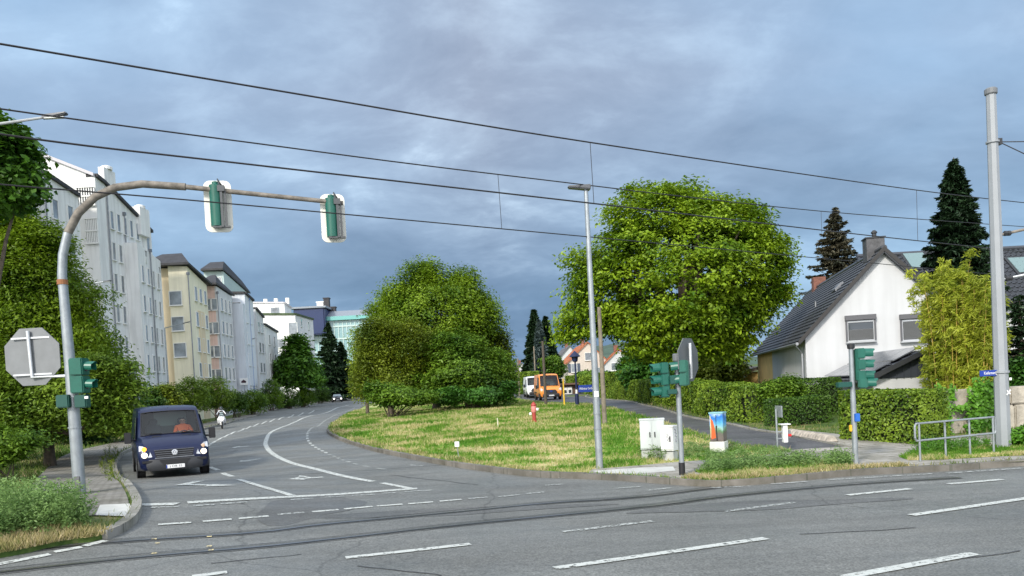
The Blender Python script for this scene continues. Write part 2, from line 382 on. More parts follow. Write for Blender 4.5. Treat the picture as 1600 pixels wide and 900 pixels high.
def asphalt(name, base, light, wear=1.0):
    m = bpy.data.materials.new(name); m.use_nodes = True; N = m.node_tree.nodes; L = m.node_tree.links; p = N['Principled BSDF']
    geo = N.new('ShaderNodeNewGeometry')
    def noise(sc, det, stretch=None, r_=0.6):
        n = N.new('ShaderNodeTexNoise'); n.inputs['Scale'].default_value = sc; n.inputs['Detail'].default_value = det; n.inputs['Roughness'].default_value = r_
        if stretch:
            mp = N.new('ShaderNodeMapping'); mp.inputs['Rotation'].default_value = (0, 0, stretch[3]); mp.inputs['Scale'].default_value = stretch[:3]
            L.new(geo.outputs['Position'], mp.inputs[0]); L.new(mp.outputs[0], n.inputs['Vector'])
        else: L.new(geo.outputs['Position'], n.inputs['Vector'])
        return n.outputs['Fac']
    def ramp(f, a, b, lo, hi):
        c = N.new('ShaderNodeValToRGB'); c.color_ramp.elements[0].position = lo; c.color_ramp.elements[0].color = (*a, 1)
        c.color_ramp.elements[1].position = hi; c.color_ramp.elements[1].color = (*b, 1); L.new(f, c.inputs[0]); return c.outputs[0]
    def mul(a, b, k=1.0):
        x = N.new('ShaderNodeMix'); x.data_type = 'RGBA'; x.blend_type = 'MULTIPLY'; x.inputs[0].default_value = k; L.new(a, x.inputs[6]); L.new(b, x.inputs[7]); return x.outputs[2]
    c = ramp(noise(0.35, 5), base, light, 0.35, 0.68)
    c = mul(c, ramp(noise(1.0, 4, (0.25, 1.6, 1, R(-14))), (0.82,)*3, (1.06,)*3, 0.35, 0.65))
    c = mul(c, ramp(noise(38, 2, r_=0.75), (0.62,)*3, (1.35,)*3, 0.36, 0.66))
    c = mul(c, ramp(noise(9, 3), (0.88,)*3, (1.1,)*3, 0.35, 0.7))
    # thin cracks
    v = N.new('ShaderNodeTexVoronoi'); v.feature = 'DISTANCE_TO_EDGE'; v.inputs['Scale'].default_value = 0.22
    wv = N.new('ShaderNodeMix'); wv.data_type = 'RGBA'; wv.inputs[0].default_value = 0.35
    nz = N.new('ShaderNodeTexNoise'); nz.inputs['Scale'].default_value = 1.2; nz.inputs['Detail'].default_value = 5; L.new(geo.outputs['Position'], nz.inputs['Vector'])
    L.new(geo.outputs['Position'], wv.inputs[6]); L.new(nz.outputs['Color'], wv.inputs[7]); wv.clamp_result = False
    L.new(wv.outputs[2], v.inputs['Vector'])
    c = mul(c, ramp(v.outputs['Distance'], (0.62,)*3, (1,)*3, 0.001, 0.004))
    L.new(c, p.inputs['Base Color'])
    rr = ramp(noise(0.5, 3), (0.45,)*3, (0.78,)*3, 0.35, 0.65); L.new(rr, p.inputs['Roughness']); p.inputs['Specular IOR Level'].default_value = 0.45
    bp = N.new('ShaderNodeBump'); bp.inputs['Strength'].default_value = 0.5; bp.inputs['Distance'].default_value = 0.01; L.new(noise(60, 3), bp.inputs['Height']); L.new(bp.outputs[0], p.inputs['Normal'])
    MATS[name] = m; return m
M_asph = asphalt('asphalt', (0.142, 0.146, 0.138), (0.188, 0.192, 0.182))
M_asph2 = asphalt('side_asphalt', (0.075, 0.075, 0.08), (0.115, 0.115, 0.12))
M_patch = asphalt('asphalt_patch', (0.10, 0.103, 0.10), (0.14, 0.142, 0.138))
def paving(name, c1, c2, mortar, scale, w=0.5, h=0.25, rot=0.0, ms=0.02):
    m = bpy.data.materials.new(name); m.use_nodes = True; N = m.node_tree.nodes; L = m.node_tree.links; p = N['Principled BSDF']; p.inputs['Roughness'].default_value = 0.85
    geo = N.new('ShaderNodeNewGeometry'); mp = N.new('ShaderNodeMapping'); mp.inputs['Rotation'].default_value = (0, 0, rot); L.new(geo.outputs['Position'], mp.inputs[0])
    b = N.new('ShaderNodeTexBrick'); b.inputs['Color1'].default_value = (*c1, 1); b.inputs['Color2'].default_value = (*c2, 1); b.inputs['Mortar'].default_value = (*mortar, 1)
    b.inputs['Scale'].default_value = scale; b.inputs['Mortar Size'].default_value = ms; b.inputs['Brick Width'].default_value = w; b.inputs['Row Height'].default_value = h; L.new(mp.outputs[0], b.inputs['Vector'])
    n = N.new('ShaderNodeTexNoise'); n.inputs['Scale'].default_value = 1.3; n.inputs['Detail'].default_value = 7; n.inputs['Roughness'].default_value = 0.7; L.new(geo.outputs['Position'], n.inputs['Vector'])
    cr = N.new('ShaderNodeValToRGB'); cr.color_ramp.elements[0].position = 0.32; cr.color_ramp.elements[0].color = (0.5, 0.5, 0.42, 1); cr.color_ramp.elements[1].position = 0.6; cr.color_ramp.elements[1].color = (1.08, 1.08, 1.08, 1)
    L.new(n.outputs['Fac'], cr.inputs[0]); x = N.new('ShaderNodeMix'); x.data_type = 'RGBA'; x.blend_type = 'MULTIPLY'; x.inputs[0].default_value = 1
    L.new(b.outputs['Color'], x.inputs[6]); L.new(cr.outputs[0], x.inputs[7]); L.new(x.outputs[2], p.inputs['Base Color']); MATS[name] = m; return m
M_pave = paving('pavement_brick', (0.26, 0.245, 0.22), (0.22, 0.21, 0.19), (0.11, 0.10, 0.08), 1.0, 0.22, 0.11, R(20), 0.012)
M_slab = paving('pavement_slabs', (0.36, 0.34, 0.31), (0.31, 0.295, 0.27), (0.13, 0.12, 0.09), 1.0, 0.6, 0.4, R(-8), 0.012)
M_kerb = paving('kerb_stone', (0.30, 0.29, 0.26), (0.24, 0.23, 0.21), (0.15, 0.15, 0.13), 1.0, 1.0, 1.0, R(15), 0.012)
M_kerbd = paving('kerb_stone_dark', (0.19, 0.175, 0.155), (0.14, 0.13, 0.115), (0.10, 0.10, 0.08), 1.0, 1.0, 1.0, R(15), 0.012)
def paint(name, wearlo, col=(0.52, 0.54, 0.51)):
    m = mat(name, col, 0.6, var=0.08, vscale=6); N = m.node_tree.nodes; L = m.node_tree.links; p = N['Principled BSDF']
    geo = N.new('ShaderNodeNewGeometry'); n = N.new('ShaderNodeTexNoise'); n.inputs['Scale'].default_value = 14; n.inputs['Detail'].default_value = 6; n.inputs['Roughness'].default_value = 0.75; L.new(geo.outputs['Position'], n.inputs['Vector'])
    cr = N.new('ShaderNodeValToRGB'); cr.color_ramp.elements[0].position = wearlo; cr.color_ramp.elements[0].color = (0, 0, 0, 1); cr.color_ramp.elements[1].position = wearlo+0.08; cr.color_ramp.elements[1].color = (1, 1, 1, 1)
    L.new(n.outputs['Fac'], cr.inputs[0]); L.new(cr.outputs[0], p.inputs['Alpha']); return m
M_paint = paint('road_paint', 0.39); M_paintw = paint('worn_road_paint', 0.45, (0.42, 0.44, 0.42)); M_yel = paint('yellow_road_paint', 0.42, (0.70, 0.58, 0.30))

# ------------------------------------------------------------------ ground sheets
def far_ground():
    ax = np.concatenate([-np.geomspace(3000, 70, 18), np.arange(-66, 67, 3.0), np.geomspace(70, 3000, 18)])
    ay = np.concatenate([-np.geomspace(400, 30, 8), np.arange(-27, 232, 3.0), np.geomspace(236, 5000, 18)])
    X, Y = np.meshgrid(ax, ay); Z = zf(X.ravel(), Y.ravel()) - 0.07
    V = np.stack([X.ravel(), Y.ravel(), Z], 1); nx, ny = len(ax), len(ay)
    i = (np.arange(ny-1)[:, None]*nx + np.arange(nx-1)[None, :]).ravel()
    o = rawmesh('ground', V, np.stack([i, i+1, i+nx+1, i+nx], 1), M_far); tag(o, kind='structure')
far_ground()
K_left = pix([(-420, 905), (-150, 890), (0, 872), (100, 852), (160, 843), (200, 822), (214, 800), (210, 780), (190, 755), (179, 735), (183, 719), (200, 706), (222, 696), (275, 681), (330, 668.5), (360, 661), (400, 650)])
K_left += [Vector(p) for p in [(-34, 110), (-35.5, 128), (-36, 145), (-35, 160), (-31, 176), (-22, 190), (-6, 200)]]
K_left = smooth_path(K_left, 5)
K_isl = pix([(915, 748), (850, 745.5), (800, 741), (700, 727), (620, 712), (560, 697), (527, 685), (514, 676.5), (516, 668), (530, 656), (550, 645), (568, 636)])
K_isl += [Vector(p) for p in [(-20.8, 115), (-21.5, 132), (-19.5, 148), (-14, 160), (-6, 168)]]
K_isl = smooth_path(K_isl, 5)
K_right = smooth_path(pix([(915, 748), (960, 750), (1010, 753), (1060, 757), (1115, 760), (1160, 758), (1200, 755), (1330, 743), (1450, 737), (1600, 727), (1750, 716)]) + [Vector((26, 19)), Vector((60, 29))], 5)
SS_low = smooth_path(pix([(1248, 711), (1160, 701), (1107, 686), (1067, 673), (1000, 653), (982, 648), (951, 640), (924, 634.5), (855, 632)]) + [Vector((0.5, 90)), Vector((-2, 130)), Vector((-4, 180))], 4)
SS_up = smooth_path(pix([(1334, 706), (1260, 691), (1227, 684), (1181, 677), (1147, 669), (1104, 661), (1059, 651), (1011, 637), (960, 627.5), (915, 622)]) + [Vector((9.5, 95)), Vector((7, 130)), Vector((5, 180))], 4)

road = drape('road', [Vector(p) for p in [(-75, -22), (70, -22), (70, 34), (26, 21), (11, 17), (5.5, 16.3), (2, 18.5), (-1, 22), (-14, 24), (-19, 18), (-75, 12)]], 0.0, M_asph, 1.0)
idx = lambda P_, y: min(range(len(P_)), key=lambda i: abs(P_[i].y-y) + (0 if i > len(P_)*0.2 else 50))
def off(path, d):
    out = []; n = len(path)
    for i, p in enumerate(path):
        t = (path[min(i+1, n-1)]-path[max(i-1, 0)]).normalized(); out.append(p+Vector((-t.y, t.x))*d)
    return out
kl = [p for p in off(K_left, 0.5) if p.y > 20]; ki = [p for p in off(K_isl, -0.4) if p.y > 21.5]
branch = drape('branch_road', kl + ki[::-1], 0.004, M_asph, 1.0)
sl = off(SS_low, 0.4); su = off(SS_up, -0.4)
sidest = drape('side_street', sl + su[::-1], 0.105, M_asph2, 1.0)

mound = lambda x, y: 0.05*np.sin(x*0.7+y*0.3)*np.cos(y*0.5) + 0.03*np.sin(x*1.9)*np.sin(y*1.3+1)
isl_poly = K_isl + [Vector((4, 212))] + SS_low[::-1] + pix([(1262, 713), (1320, 714), (1332, 720)]) 
kr0 = [p for p in K_right if p.x < pix([(1332, 741)])[0].x]
isl_poly = K_isl + [Vector((-5, 175))] + SS_low[::-1] + [pix([(1290, 722)])[0]] + kr0[::-1][:-1]
island = drape('grass_island', isl_poly, 0.10, M_grass, 1.0, skirt=0.2)
# left verge, pavement
left_poly = K_left + [Vector((-6, 232)), Vector((-75, 232)), Vector((-75, 12))]
verge = drape('left_verge', left_poly, 0.10, M_soil, 2.0, skirt=0.2)
right_poly = [p for p in K_right if p.x >= kr0[-1].x-0.01] + [Vector((60, 210)), Vector((5, 210))] + SS_up[::-1] + [pix([(1320, 712)])[0], pix([(1290, 722)])[0]]
rlot = drape('right_verge', right_poly, 0.098, M_soil, 2.0, skirt=0.2)
lp_in = smooth_path(pix([(25, 800), (45, 770), (75, 735), (120, 708), (180, 694), (215, 687), (275, 672), (330, 661), (400, 643.5)]) + [Vector((-37, 112)), Vector((-38.5, 130)), Vector((-39, 146)), Vector((-38, 162)), Vector((-33.5, 179)), Vector((-24, 193))], 4)
kk = [p for p in off(K_left, 0.14)]
st = min(range(len(kk)), key=lambda i: (kk[i]-pix([(212, 805)])[0]).length)
pave_l = drape('pavement', kk[st:-12] + lp_in[::-1] + pix([(70, 822), (160, 815)]), 0.116, M_pave, 1.0)
slabw = drape('tactile_slabs', pix([(157, 799), (203, 797), (207, 806), (201, 818), (150, 816)]), 0.121, mat('white_slab', (0.50, 0.50, 0.47), 0.8, var=0.15, vscale=2), 1.0)
# right pavement along the tram street
okr = off(K_right, 0.14)
i0 = 0; i1 = len(okr)-1
rp = okr[i0:i1] + [Vector((26, 24.5))] + pix([(1750, 716), (1620, 712)]) + pix([(1460, 706), (1400, 704), (1334, 704), (1245, 709), (1180, 721), (1060, 729), (985, 736), (925, 741)])
pave_r = drape('right_pavement', rp, 0.116, M_slab, 1.0)
white_r = drape('dropped_kerb_slabs', pix([(925, 744), (1000, 739), (1052, 737), (1056, 744), (1000, 749), (940, 748)]), 0.121, MATS['white_slab'], 1.0)
drive = drape('driveway', pix([(1215, 680), (1262, 689), (1345, 706), (1420, 704), (1300, 683), (1236, 676)]), 0.12, M_slab, 1.0)
# verge strip of soil and weeds between pavement and kerb
strip_r = drape('weed_verge', pix([(1085, 745), (1120, 738), (1190, 733), (1290, 727), (1335, 731), (1330, 741), (1200, 753), (1120, 757)]), 0.124, M_grass, 1.0)
strip_2 = drape('dry_verge', pix([(1405, 722), (1430, 714), (1500, 708), (1640, 704), (1640, 719), (1560, 722), (1470, 727), (1420, 728)]), 0.124, M_grass, 1.0)
# kerbs
kst = min(range(len(K_left)), key=lambda i: (K_left[i]-pix([(160, 843)])[0]).length)
kb = MB(); strip(kb, K_left[kst:], 0.16, 0.135, 0.4, 0.2); kb.build('kerb', M_kerb)['kind'] = 'structure'
kb = MB(); strip(kb, K_isl, 0.16, 0.135, 0.4, 0.2); kb.build('island_kerb', M_kerbd)['kind'] = 'structure'
kb = MB(); strip(kb, K_right, 0.18, 0.122, 0.4, 0.2); kb.build('right_kerb', M_kerbd)['kind'] = 'structure'
kb = MB(); strip(kb, SS_up, 0.14, 0.15, 0.5, 0.2); kb.build('side_kerb', M_kerb)['kind'] = 'structure'
kb = MB(); strip(kb, off(K_left, 3.2)[90:], 0.08, 0.13, 0.5, 0.1); kb.build('path_edging', M_kerbd)['kind'] = 'structure'

# ------------------------------------------------------------------ painted markings
mb = MB(); mw = MB()
def L_(pts, w, worn=False): strip(mw if worn else mb, smooth_path(pix(pts), 4) if len(pts) > 2 else pix(pts), w, 0.012, 0.5)
L_([(217, 789.5), (277, 788)], .30); L_([(293, 786), (400, 779.5), (602, 767.5), (652, 764)], .30)
for a in [((236,793.5),(280,792)), ((302,791),(335,789)), ((345,788),(387,785)), ((454,781.5),(489,779)), ((501,778),(538,776)), ((550,775),(586,773)), ((597,771.5),(618,770.5)), ((632,769),(677,766.5)),
          ((434,805),(475,801)), ((779,777),(811,773.5)), ((822,772),(850,769.5)), ((732,780),(762,777.5))]: L_(a, .13, True)
for a in [((247,820.5),(299,817)), ((317,815.5),(362,812)), ((373,811),(420,807)), ((488,800.5),(529,797)), ((538,796),(582,792)), ((589,791.5),(629,788.5)), ((638,788),(677,785)), ((687,784),(721,781))]: L_(a, .13)
L_([(642, 764), (597, 755)], .16); L_([(583, 753), (540, 745), (500, 735), (460, 725), (432, 713), (418, 701), (416, 688), (430, 672), (470, 655), (520, 640.5), (545, 633)], .20)
inner = smooth_path(pix([(602, 734), (557, 726), (523, 714), (500, 703), (484, 692), (480, 680), (487, 669), (510, 656), (535, 645), (555, 637)]), 6)
rs = resample(inner, 0.55)
for i in range(0, len(rs)-1, 2): strip(mb if i > 14 else mw, rs[i:i+2], .12, 0.012)
L_([(373, 749.5), (400, 758), (457, 775)], .16)
L_([(328, 730), (341, 735)], .16); L_([(348, 739.5), (363, 745)], .16)
for x, y in [(325,697),(333,691.5),(343,686),(354,681),(365,676.3),(377,672),(388,668),(400,664),(413,660.3),(426,657),(440,653.5),(455,650),(470,647),(487,643.5)]:
    L_([(x-4.5, y+2.6), (x+4, y-2.2)], .16)
for a in [((540,872.5),(735,851)), ((867,889),(1197,842)), ((1324,774.5),(1422,764.5)), ((1482,757),(1566,750)), ((1424,806),(1640,774)), ((1320,903),(1523,866)), ((-10,884),(78,867)), ((85,863.5),(128,855.5)), ((132,854),(165,845.5)), ((300,902),(355,895))]: L_(a, .15)
for a in [((880,832),(1020,815)), ((1133,800),(1240,786)), ((1292,750.5),(1456,741)), ((1204,757),(1260,753)), ((1109,763),(1172,760)), ((960,764),(1000,761)), ((852,759),(880,757)), ((1010,767),(1050,763)), ((1480,740),(1600,732)), ((640,727),(660,728.5)), ((850,742),(880,748))]: L_(a, .12, True)
L_([(30, 0+930), (70, 925)], .15)
tag(mb.build('lane_markings', M_paint), kind='structure'); tag(mw.build('worn_markings', M_paintw), kind='structure')
my = MB()
for x, y in [(241,844),(246,850),(241,866),(327,840),(327,855),(330,861)]: strip(my, pix([(x-4, y), (x+4, y-.6)]), .07, 0.016)
tag(my.build('yellow_marks', M_yel), kind='structure')
def arrow(px, py, px2, py2, kind, name='lane_arrow'):
    """painted arrow; the tip end px2, py2"""
    a, b = pix([(px, py), (px2, py2)]); d = (b-a); L0 = d.length; d.normalize(); n = Vector((-d.y, d.x)); m_ = MB()
    def poly(pts):
        w = [a+d*u*L0+n*v for u, v in pts]; z = zf([q.x for q in w], [q.y for q in w])+0.013
        m_.add([(q.x, q.y, h) for q, h in zip(w, z)], [tuple(range(len(w)))])
    sgn = -1 if kind == 'right' else 1
    if 'straight' in kind or kind == 'both': poly([(0, -.12), (.62, -.12), (.62, .12), (0, .12)]); poly([(.62, -.42), (1, 0), (.62, .42)])
    else: poly([(0, -.12), (.7, -.12), (.7, .12), (0, .12)]); poly([(.55, sgn*.12), (.7, sgn*.12), (.84, sgn*.75), (.70, sgn*.75)]); poly([(.62, sgn*.7), (.95, sgn*.7), (.78, sgn*1.35)])
    if kind == 'both': poly([(.30, -.12), (.40, -.12), (.50, -.55), (.40, -.55)]); poly([(.32, -.5), (.60, -.5), (.46, -.95)])
    tag(m_.build(name, M_paint), kind='structure')
arrow(312, 752, 266, 763, 'left'); arrow(389, 697.3, 362, 699.5, 'straight'); arrow(407, 717, 374, 722, 'straight'); arrow(505, 746, 451, 749.5, 'both')

# ------------------------------------------------------------------ tram track set in the asphalt
M_groove = mat('rail_groove', (0.012, 0.012, 0.013), 0.5); M_rail = mat('rail_steel', (0.30, 0.29, 0.28), 0.28, 0.9)
M_tar = asphalt('tar_joint', (0.085, 0.087, 0.085), (0.125, 0.127, 0.122))
rails = [[(-260, 926), (0, 895), (233, 870), (400, 856), (531, 842), (722, 820.5), (1000, 793.5), (1157, 774), (1330, 757.5), (1500, 747)],
         [(-260, 893), (0, 865), (187, 847), (400, 833), (520, 818.5), (752, 797), (861, 786.5), (1000, 777), (1150, 758.5)]]
for i, rl in enumerate(rails):
    p = smooth_path(pix(rl), 6)
    t = MB(); strip(t, off(p, 0.02), 0.26, 0.006, 0.5); tag(t.build('track_joint', M_tar), kind='structure')
    t = MB(); strip(t, off(p, 0.03), 0.055, 0.011, 0.5); tag(t.build('rail', M_rail), kind='structure')
    t = MB(); strip(t, off(p, -0.03), 0.05, 0.011, 0.5); strip(t, off(p, 0.21), 0.022, 0.011, 0.5); tag(t.build('rail_gap', M_groove), kind='structure')

# tar sealed cracks and darker repairs in the carriageway
tm_ = MB()
for (a, b_) in (((560, 884), (700, 896)), ((1250, 835), (1420, 822)), ((330, 880), (470, 868)), ((610, 742), (760, 756)), ((1380, 890), (1600, 862))):
    p0, p1 = pix([a, b_]); L0 = (p1-p0).length; nr_ = Vector((-(p1-p0).y, (p1-p0).x)).normalized(); pts = []; o_ = 0
    for k in range(int(L0/.25)+2): o_ += random.uniform(-.05, .05); pts.append(p0.lerp(p1, min(1, k*.25/L0))+nr_*o_)
    strip(tm_, pts, .028, 0.006, .2)
tag(tm_.build('sealed_cracks', asphalt('crack_tar', (0.05, 0.05, 0.052), (0.08, 0.08, 0.08))), kind='structure')
for c_, rx_, ry_ in (((700, 800), 2.6, .35), ((1180, 790), 2.2, .4), ((480, 792), .9, 1.6), ((300, 700), .5, 3.0), ((330, 715), .5, 2.6)):
    q = G(*c_); pl = drape('road_stain', [Vector((q.x+rx_*math.cos(a)*(1+.18*math.sin(3*a+rx_)), q.y+ry_*math.sin(a)*(1+.2*math.cos(4*a)))) for a in np.linspace(0, math.tau, 22, endpoint=False)], 0.0055, MATS['asphalt_patch'], 1.0)
# ------------------------------------------------------------------ wooded hill on the horizon
def hill():
    nx, ny = 70, 24; xs = np.linspace(-60, 480, nx); ys = np.linspace(820, 1250, ny); X, Y = np.meshgrid(xs, ys)
    Z = 42*np.exp(-((X-150)/150)**2)*np.sin(np.clip((Y-820)/430, 0, 1)*math.pi)**0.8 + 3*rng.random(X.shape) + 2
    V = np.stack([X.ravel(), Y.ravel(), Z.ravel()+6], 1); i = (np.arange(ny-1)[:, None]*nx+np.arange(nx-1)).ravel()
    o = rawmesh('hill', V, np.stack([i, i+1, i+nx+1, i+nx], 1), mat('hill_wood', (0.05, 0.085, 0.06), 0.9, var=.3, vscale=.05)); tag(o, kind='structure')
hill()
# ------------------------------------------------------------------ buildings on the left
M_white = mat('white_render', (0.76, 0.76, 0.75), 0.85, var=0.05, vscale=0.4, dirt=0.13, bump=.15, bscale=20)
M_grey = mat('grey_render', (0.60, 0.61, 0.63), 0.85, var=0.05, vscale=0.4, dirt=0.15)
M_cool = mat('cool_render', (0.62, 0.66, 0.72), 0.85, var=0.05, vscale=0.4, dirt=0.12)
M_yellow = mat('yellow_render', (0.80, 0.75, 0.58), 0.85, var=0.05, vscale=0.4, dirt=0.1)
M_peach = mat('peach_render', (0.70, 0.58, 0.40), 0.85, var=0.05, vscale=0.4, dirt=0.1)
M_pink = mat('pink_render', (0.66, 0.48, 0.42), 0.85, var=0.06, vscale=0.4, dirt=0.12)
M_mint = mat('mint_render', (0.42, 0.52, 0.52), 0.8, var=0.05, vscale=0.4)
M_roofd = mat('dark_roofing', (0.035, 0.035, 0.04), 0.7, var=0.3, vscale=2)
M_zinc = mat('zinc', (0.22, 0.23, 0.25), 0.45, 0.6, var=0.2, vscale=3)
M_frame = mat('white_frame', (0.72, 0.72, 0.70), 0.5)
M_pane = mat('window_glass', (0.035, 0.045, 0.055), 0.06, spec=0.9)
M_pane2 = mat('sky_toned_glass', (0.22, 0.25, 0.28), 0.12, spec=0.8, var=.5, vscale=.6)  # distant panes: reflected sky put into the pane colour
M_dark = mat('dark_metal', (0.03, 0.032, 0.036), 0.5)
WPROTO = {}
def window(parent, pos, ang, w, h, frame=None, sill=True, mull=1, name='window', glassm=None):
    key = (w, h, frame.name if frame else '', sill, mull, glassm.name if glassm else '')
    if key not in WPROTO:
        m = MB(); t = .07
        m.box((0, -.03, h/2), (w, .03, h)); m.m = [1]*len(m.f)
        for a in (-1, 1): m.box((a*(w/2+t/2), -.03, 0), (t, .12, h+2*t)); m.box((0, -.03, a*(h/2+t/2)), (w, .12, t))
        for k in range(1, mull): m.box((-w/2+w*k/mull, -.055, 0), (.06, .05, h))
        if sill: m.box((0, -.10, -h/2-t-.03), (w+.25, .2, .05))
        m2 = MB(); m2.v = m.v[:]; m2.f = m.f[:]; m2.m = [1]*6+[0]*(len(m.f)-6)
        m2.v[:8] = [(v[0], v[1], v[2]-h/2) for v in m2.v[:8]]
        o = m2.build(name, [frame or M_frame, glassm or (M_pane2 if parent.location.y > 50 else M_pane)], parent); WPROTO[key] = o.data
    else: o = bpy.data.objects.new(name, WPROTO[key]); C.objects.link(o); o.parent = parent
    o.location = Vector(pos)-parent.location; o.rotation_euler = (0, 0, ang); return o
def face_ang(a, b):
    """rotation that turns a -Y facing window to the wall a->b seen with a on the left"""
    return math.atan2(b[1]-a[1], b[0]-a[0])
def wins(parent, a, b, zs, us, w, h, **k):
    an = face_ang(a, b); d = Vector((b[0]-a[0], b[1]-a[1])); L0 = d.length
    for z in zs:
        for u in us:
            q = Vector((a[0], a[1]))+d*u; window(parent, (q.x, q.y, z), an, w, h, **k)
def prism(parent, name, foot, ztops, zb, m):
    mb_ = MB(); mb_.hexa([(x, y, zb) for x, y in foot], [(x, y, z) for (x, y), z in zip(foot, ztops)]); return mb_.build(name, m, parent, world=True)
def blockpx(parent, px0, px1, Y1, px2, Y2, py1, py2, py0=None, m=None, mside=None, name='wall', zb=-1.0, depth=None, pymid=None):
    """front wall px0..px1 at distance Y1, street wall from px1 to px2 at distance Y2; returns the corners"""
    pm = pymid or 560
    A = D(px0, py0 or py1, Y1); B = D(px1, py1, Y1); E = D(px2, py2, Y2)
    x0 = D(px0, py0 or py1, Y1).x
    foot = [(x0, Y1), (B.x, Y1), (E.x, Y2), (x0+(E.x-B.x), Y2)]
    zt = [A.z, B.z, E.z, E.z+(A.z-B.z)]
    prism(parent, name, foot, zt, zb, m); return foot, zt
def pipe(parent, x, y, z0, z1_, r=.06, m=None):
    m_ = MB(); m_.tube([(x, y, z0), (x, y, z1_)], r, 8); m_.box((x, y, z1_+.1), (.28, .25, .3)); return m_.build('downpipe', m or M_zinc, parent, world=True)
def edge_trim(parent, foot, zt, idx_, over=.25, th=.28, m=None, name='roof_edge'):
    m_ = MB()
    for i in idx_:
        j = (i+1) % 4; a = Vector((*foot[i], zt[i])); b = Vector((*foot[j], zt[j])); d = (b-a); n = Vector((d.y, -d.x, 0)).normalized()*over
        m_.hexa([a+n+Vector((0,0,.004)), b+n+Vector((0,0,.004)), b-n*3+Vector((0,0,.004)), a-n*3+Vector((0,0,.004))], [a+n+Vector((0,0,th)), b+n+Vector((0,0,th)), b-n*3+Vector((0,0,th)), a-n*3+Vector((0,0,th))])
    return m_.build(name, m or M_roofd, parent, world=True)
def hip(parent, foot, zt, over=.9, rise=1.8, m=None, inset=2.2):
    c = Vector((sum(p[0] for p in foot)/4, sum(p[1] for p in foot)/4)); z = sum(zt)/4
    def grow(k): return [((Vector(p)-c).normalized()*k + Vector(p)) for p in foot]
    lo = grow(over); hi = grow(-inset)
    m_ = MB(); m_.hexa([(q.x, q.y, h) for q, h in zip(lo, zt)], [(q.x, q.y, h+.22) for q, h in zip(lo, zt)])
    m_.hexa([(q.x, q.y, h+.225) for q, h in zip(lo, zt)], [(q.x, q.y, h+rise) for q, h in zip(hi, zt)])
    return m_.build('roof', m or M_roofd, parent, world=True)

zst = lambda top, n, s=2.85: [top-1.9-s*i for i in range(n)]
# tall grey block half hidden by trees
b = thing('apartment_building', (-44, 58, 0), 'grey rendered apartment block corner rising behind the dark tree at the upper left', 'building', 'apartment buildings along the road')
ft, zt = blockpx(b, -160, 33, 56, 38, 57.5, 212, 214, py0=120, m=M_grey); edge_trim(b, ft, zt, [0, 1], m=M_roofd)
wins(b, ft[0], ft[1], zst(zt[1], 6), [.6, .8, .93], 1.1, 1.4)
# long white block
b = thing('apartment_building', (-38, 70, 0), 'largest white apartment block with stepped shed roofs, downpipes and grid-barred stair windows', 'building', 'apartment buildings along the road')
ft, zt = blockpx(b, 10, 68, 61.5, 122, 66.5, 272, 308, py0=236, m=M_white); edge_trim(b, ft, zt, [1])
wins(b, ft[1], ft[2], zst(zt[2], 5), [.25, .7], .75, 1.5); pipe(b, ft[1][0]+.1, ft[1][1]-.1, 0, zt[1]-.6)
ft, zt = blockpx(b, 10, 148, 68, 163, 69.8, 276, 288, py0=222, m=M_white); edge_trim(b, ft, zt, [0], m=mat('pale_metal', (.5, .48, .5), .6)); edge_trim(b, ft, zt, [1])
for (x0, x1, y0, y1) in ((122, 147, 292, 322), (136, 152, 341, 381)):
    p0 = D(x0, y1, 67.95); p1 = D(x1, y0, 67.95); m_ = MB(); m_.box(((p0.x+p1.x)/2, 67.94, (p0.z+p1.z)/2), (p1.x-p0.x, .05, p1.z-p0.z)); m_.build('stair_window', M_pane, b, world=True)
    m_ = MB()
    for k in range(8): m_.box((p0.x+(p1.x-p0.x)*k/7, 67.86, (p0.z+p1.z)/2), (.10, .06, p1.z-p0.z))
    for k in range(3): m_.box(((p0.x+p1.x)/2, 67.80, p0.z+(p1.z-p0.z)*k/2), (p1.x-p0.x+.2, .06, .12))
    m_.build('window_grille', M_frame, b, world=True)
for (y, n) in ((335, 1),): pass
ft2, zt2 = blockpx(b, 130, 163.5, 69.9, 221, 77.2, 289, 347, m=M_white); edge_trim(b, ft2, zt2, [1])
wins(b, ft2[1], ft2[2], [zt2[2]-1.2-2.85*i for i in range(6)], [.12, .30, .48, .66, .84], .55, 1.55); pipe(b, ft2[1][0]+.1, ft2[1][1]+.1, 0, zt2[1]-.7); pipe(b, ft2[1][0]*.55+ft2[2][0]*.45+.12, ft2[1][1]*.55+ft2[2][1]*.45, 0, zt2[2]-.2)
ft3, zt3 = blockpx(b, 150, 222, 77.3, 236, 79.4, 350, 364, m=M_white); edge_trim(b, ft3, zt3, [1]); wins(b, ft3[1], ft3[2], [zt3[2]-1.2-2.85*i for i in range(2)], [.5], .7, 1.5)
for (a0, a1, Y_, q0, q1) in ((152, 163, 69.95, 262, 290), (203, 219, 76.0, 324, 348)):       # chimneys / lift heads on the roof
    p = D(a0, q0, Y_); q = D(a1, q1, Y_); m_ = MB(); m_.box(((p.x+q.x)/2, Y_+1.1, (p.z+q.z)/2-.5), (q.x-p.x, 2.0, p.z-q.z+1.2)); m_.lathe(((p.x+q.x)/2, Y_+1.1, p.z+.1), [(.5, 0), (.5, .25), (.3, .35)], 12); m_.build('roof_head', M_white, b, world=True)
ft4, zt4 = blockpx(b, 176, 214, 73, 250.5, 80.4, 379, 408, m=M_white)
m_ = MB(); c_ = Vector((*ft4[1], 0))
wins(b, ft4[1], ft4[2], [zt4[2]-2.3-2.85*i for i in range(5)], [.14, .38, .60, .82], .6, 1.5)
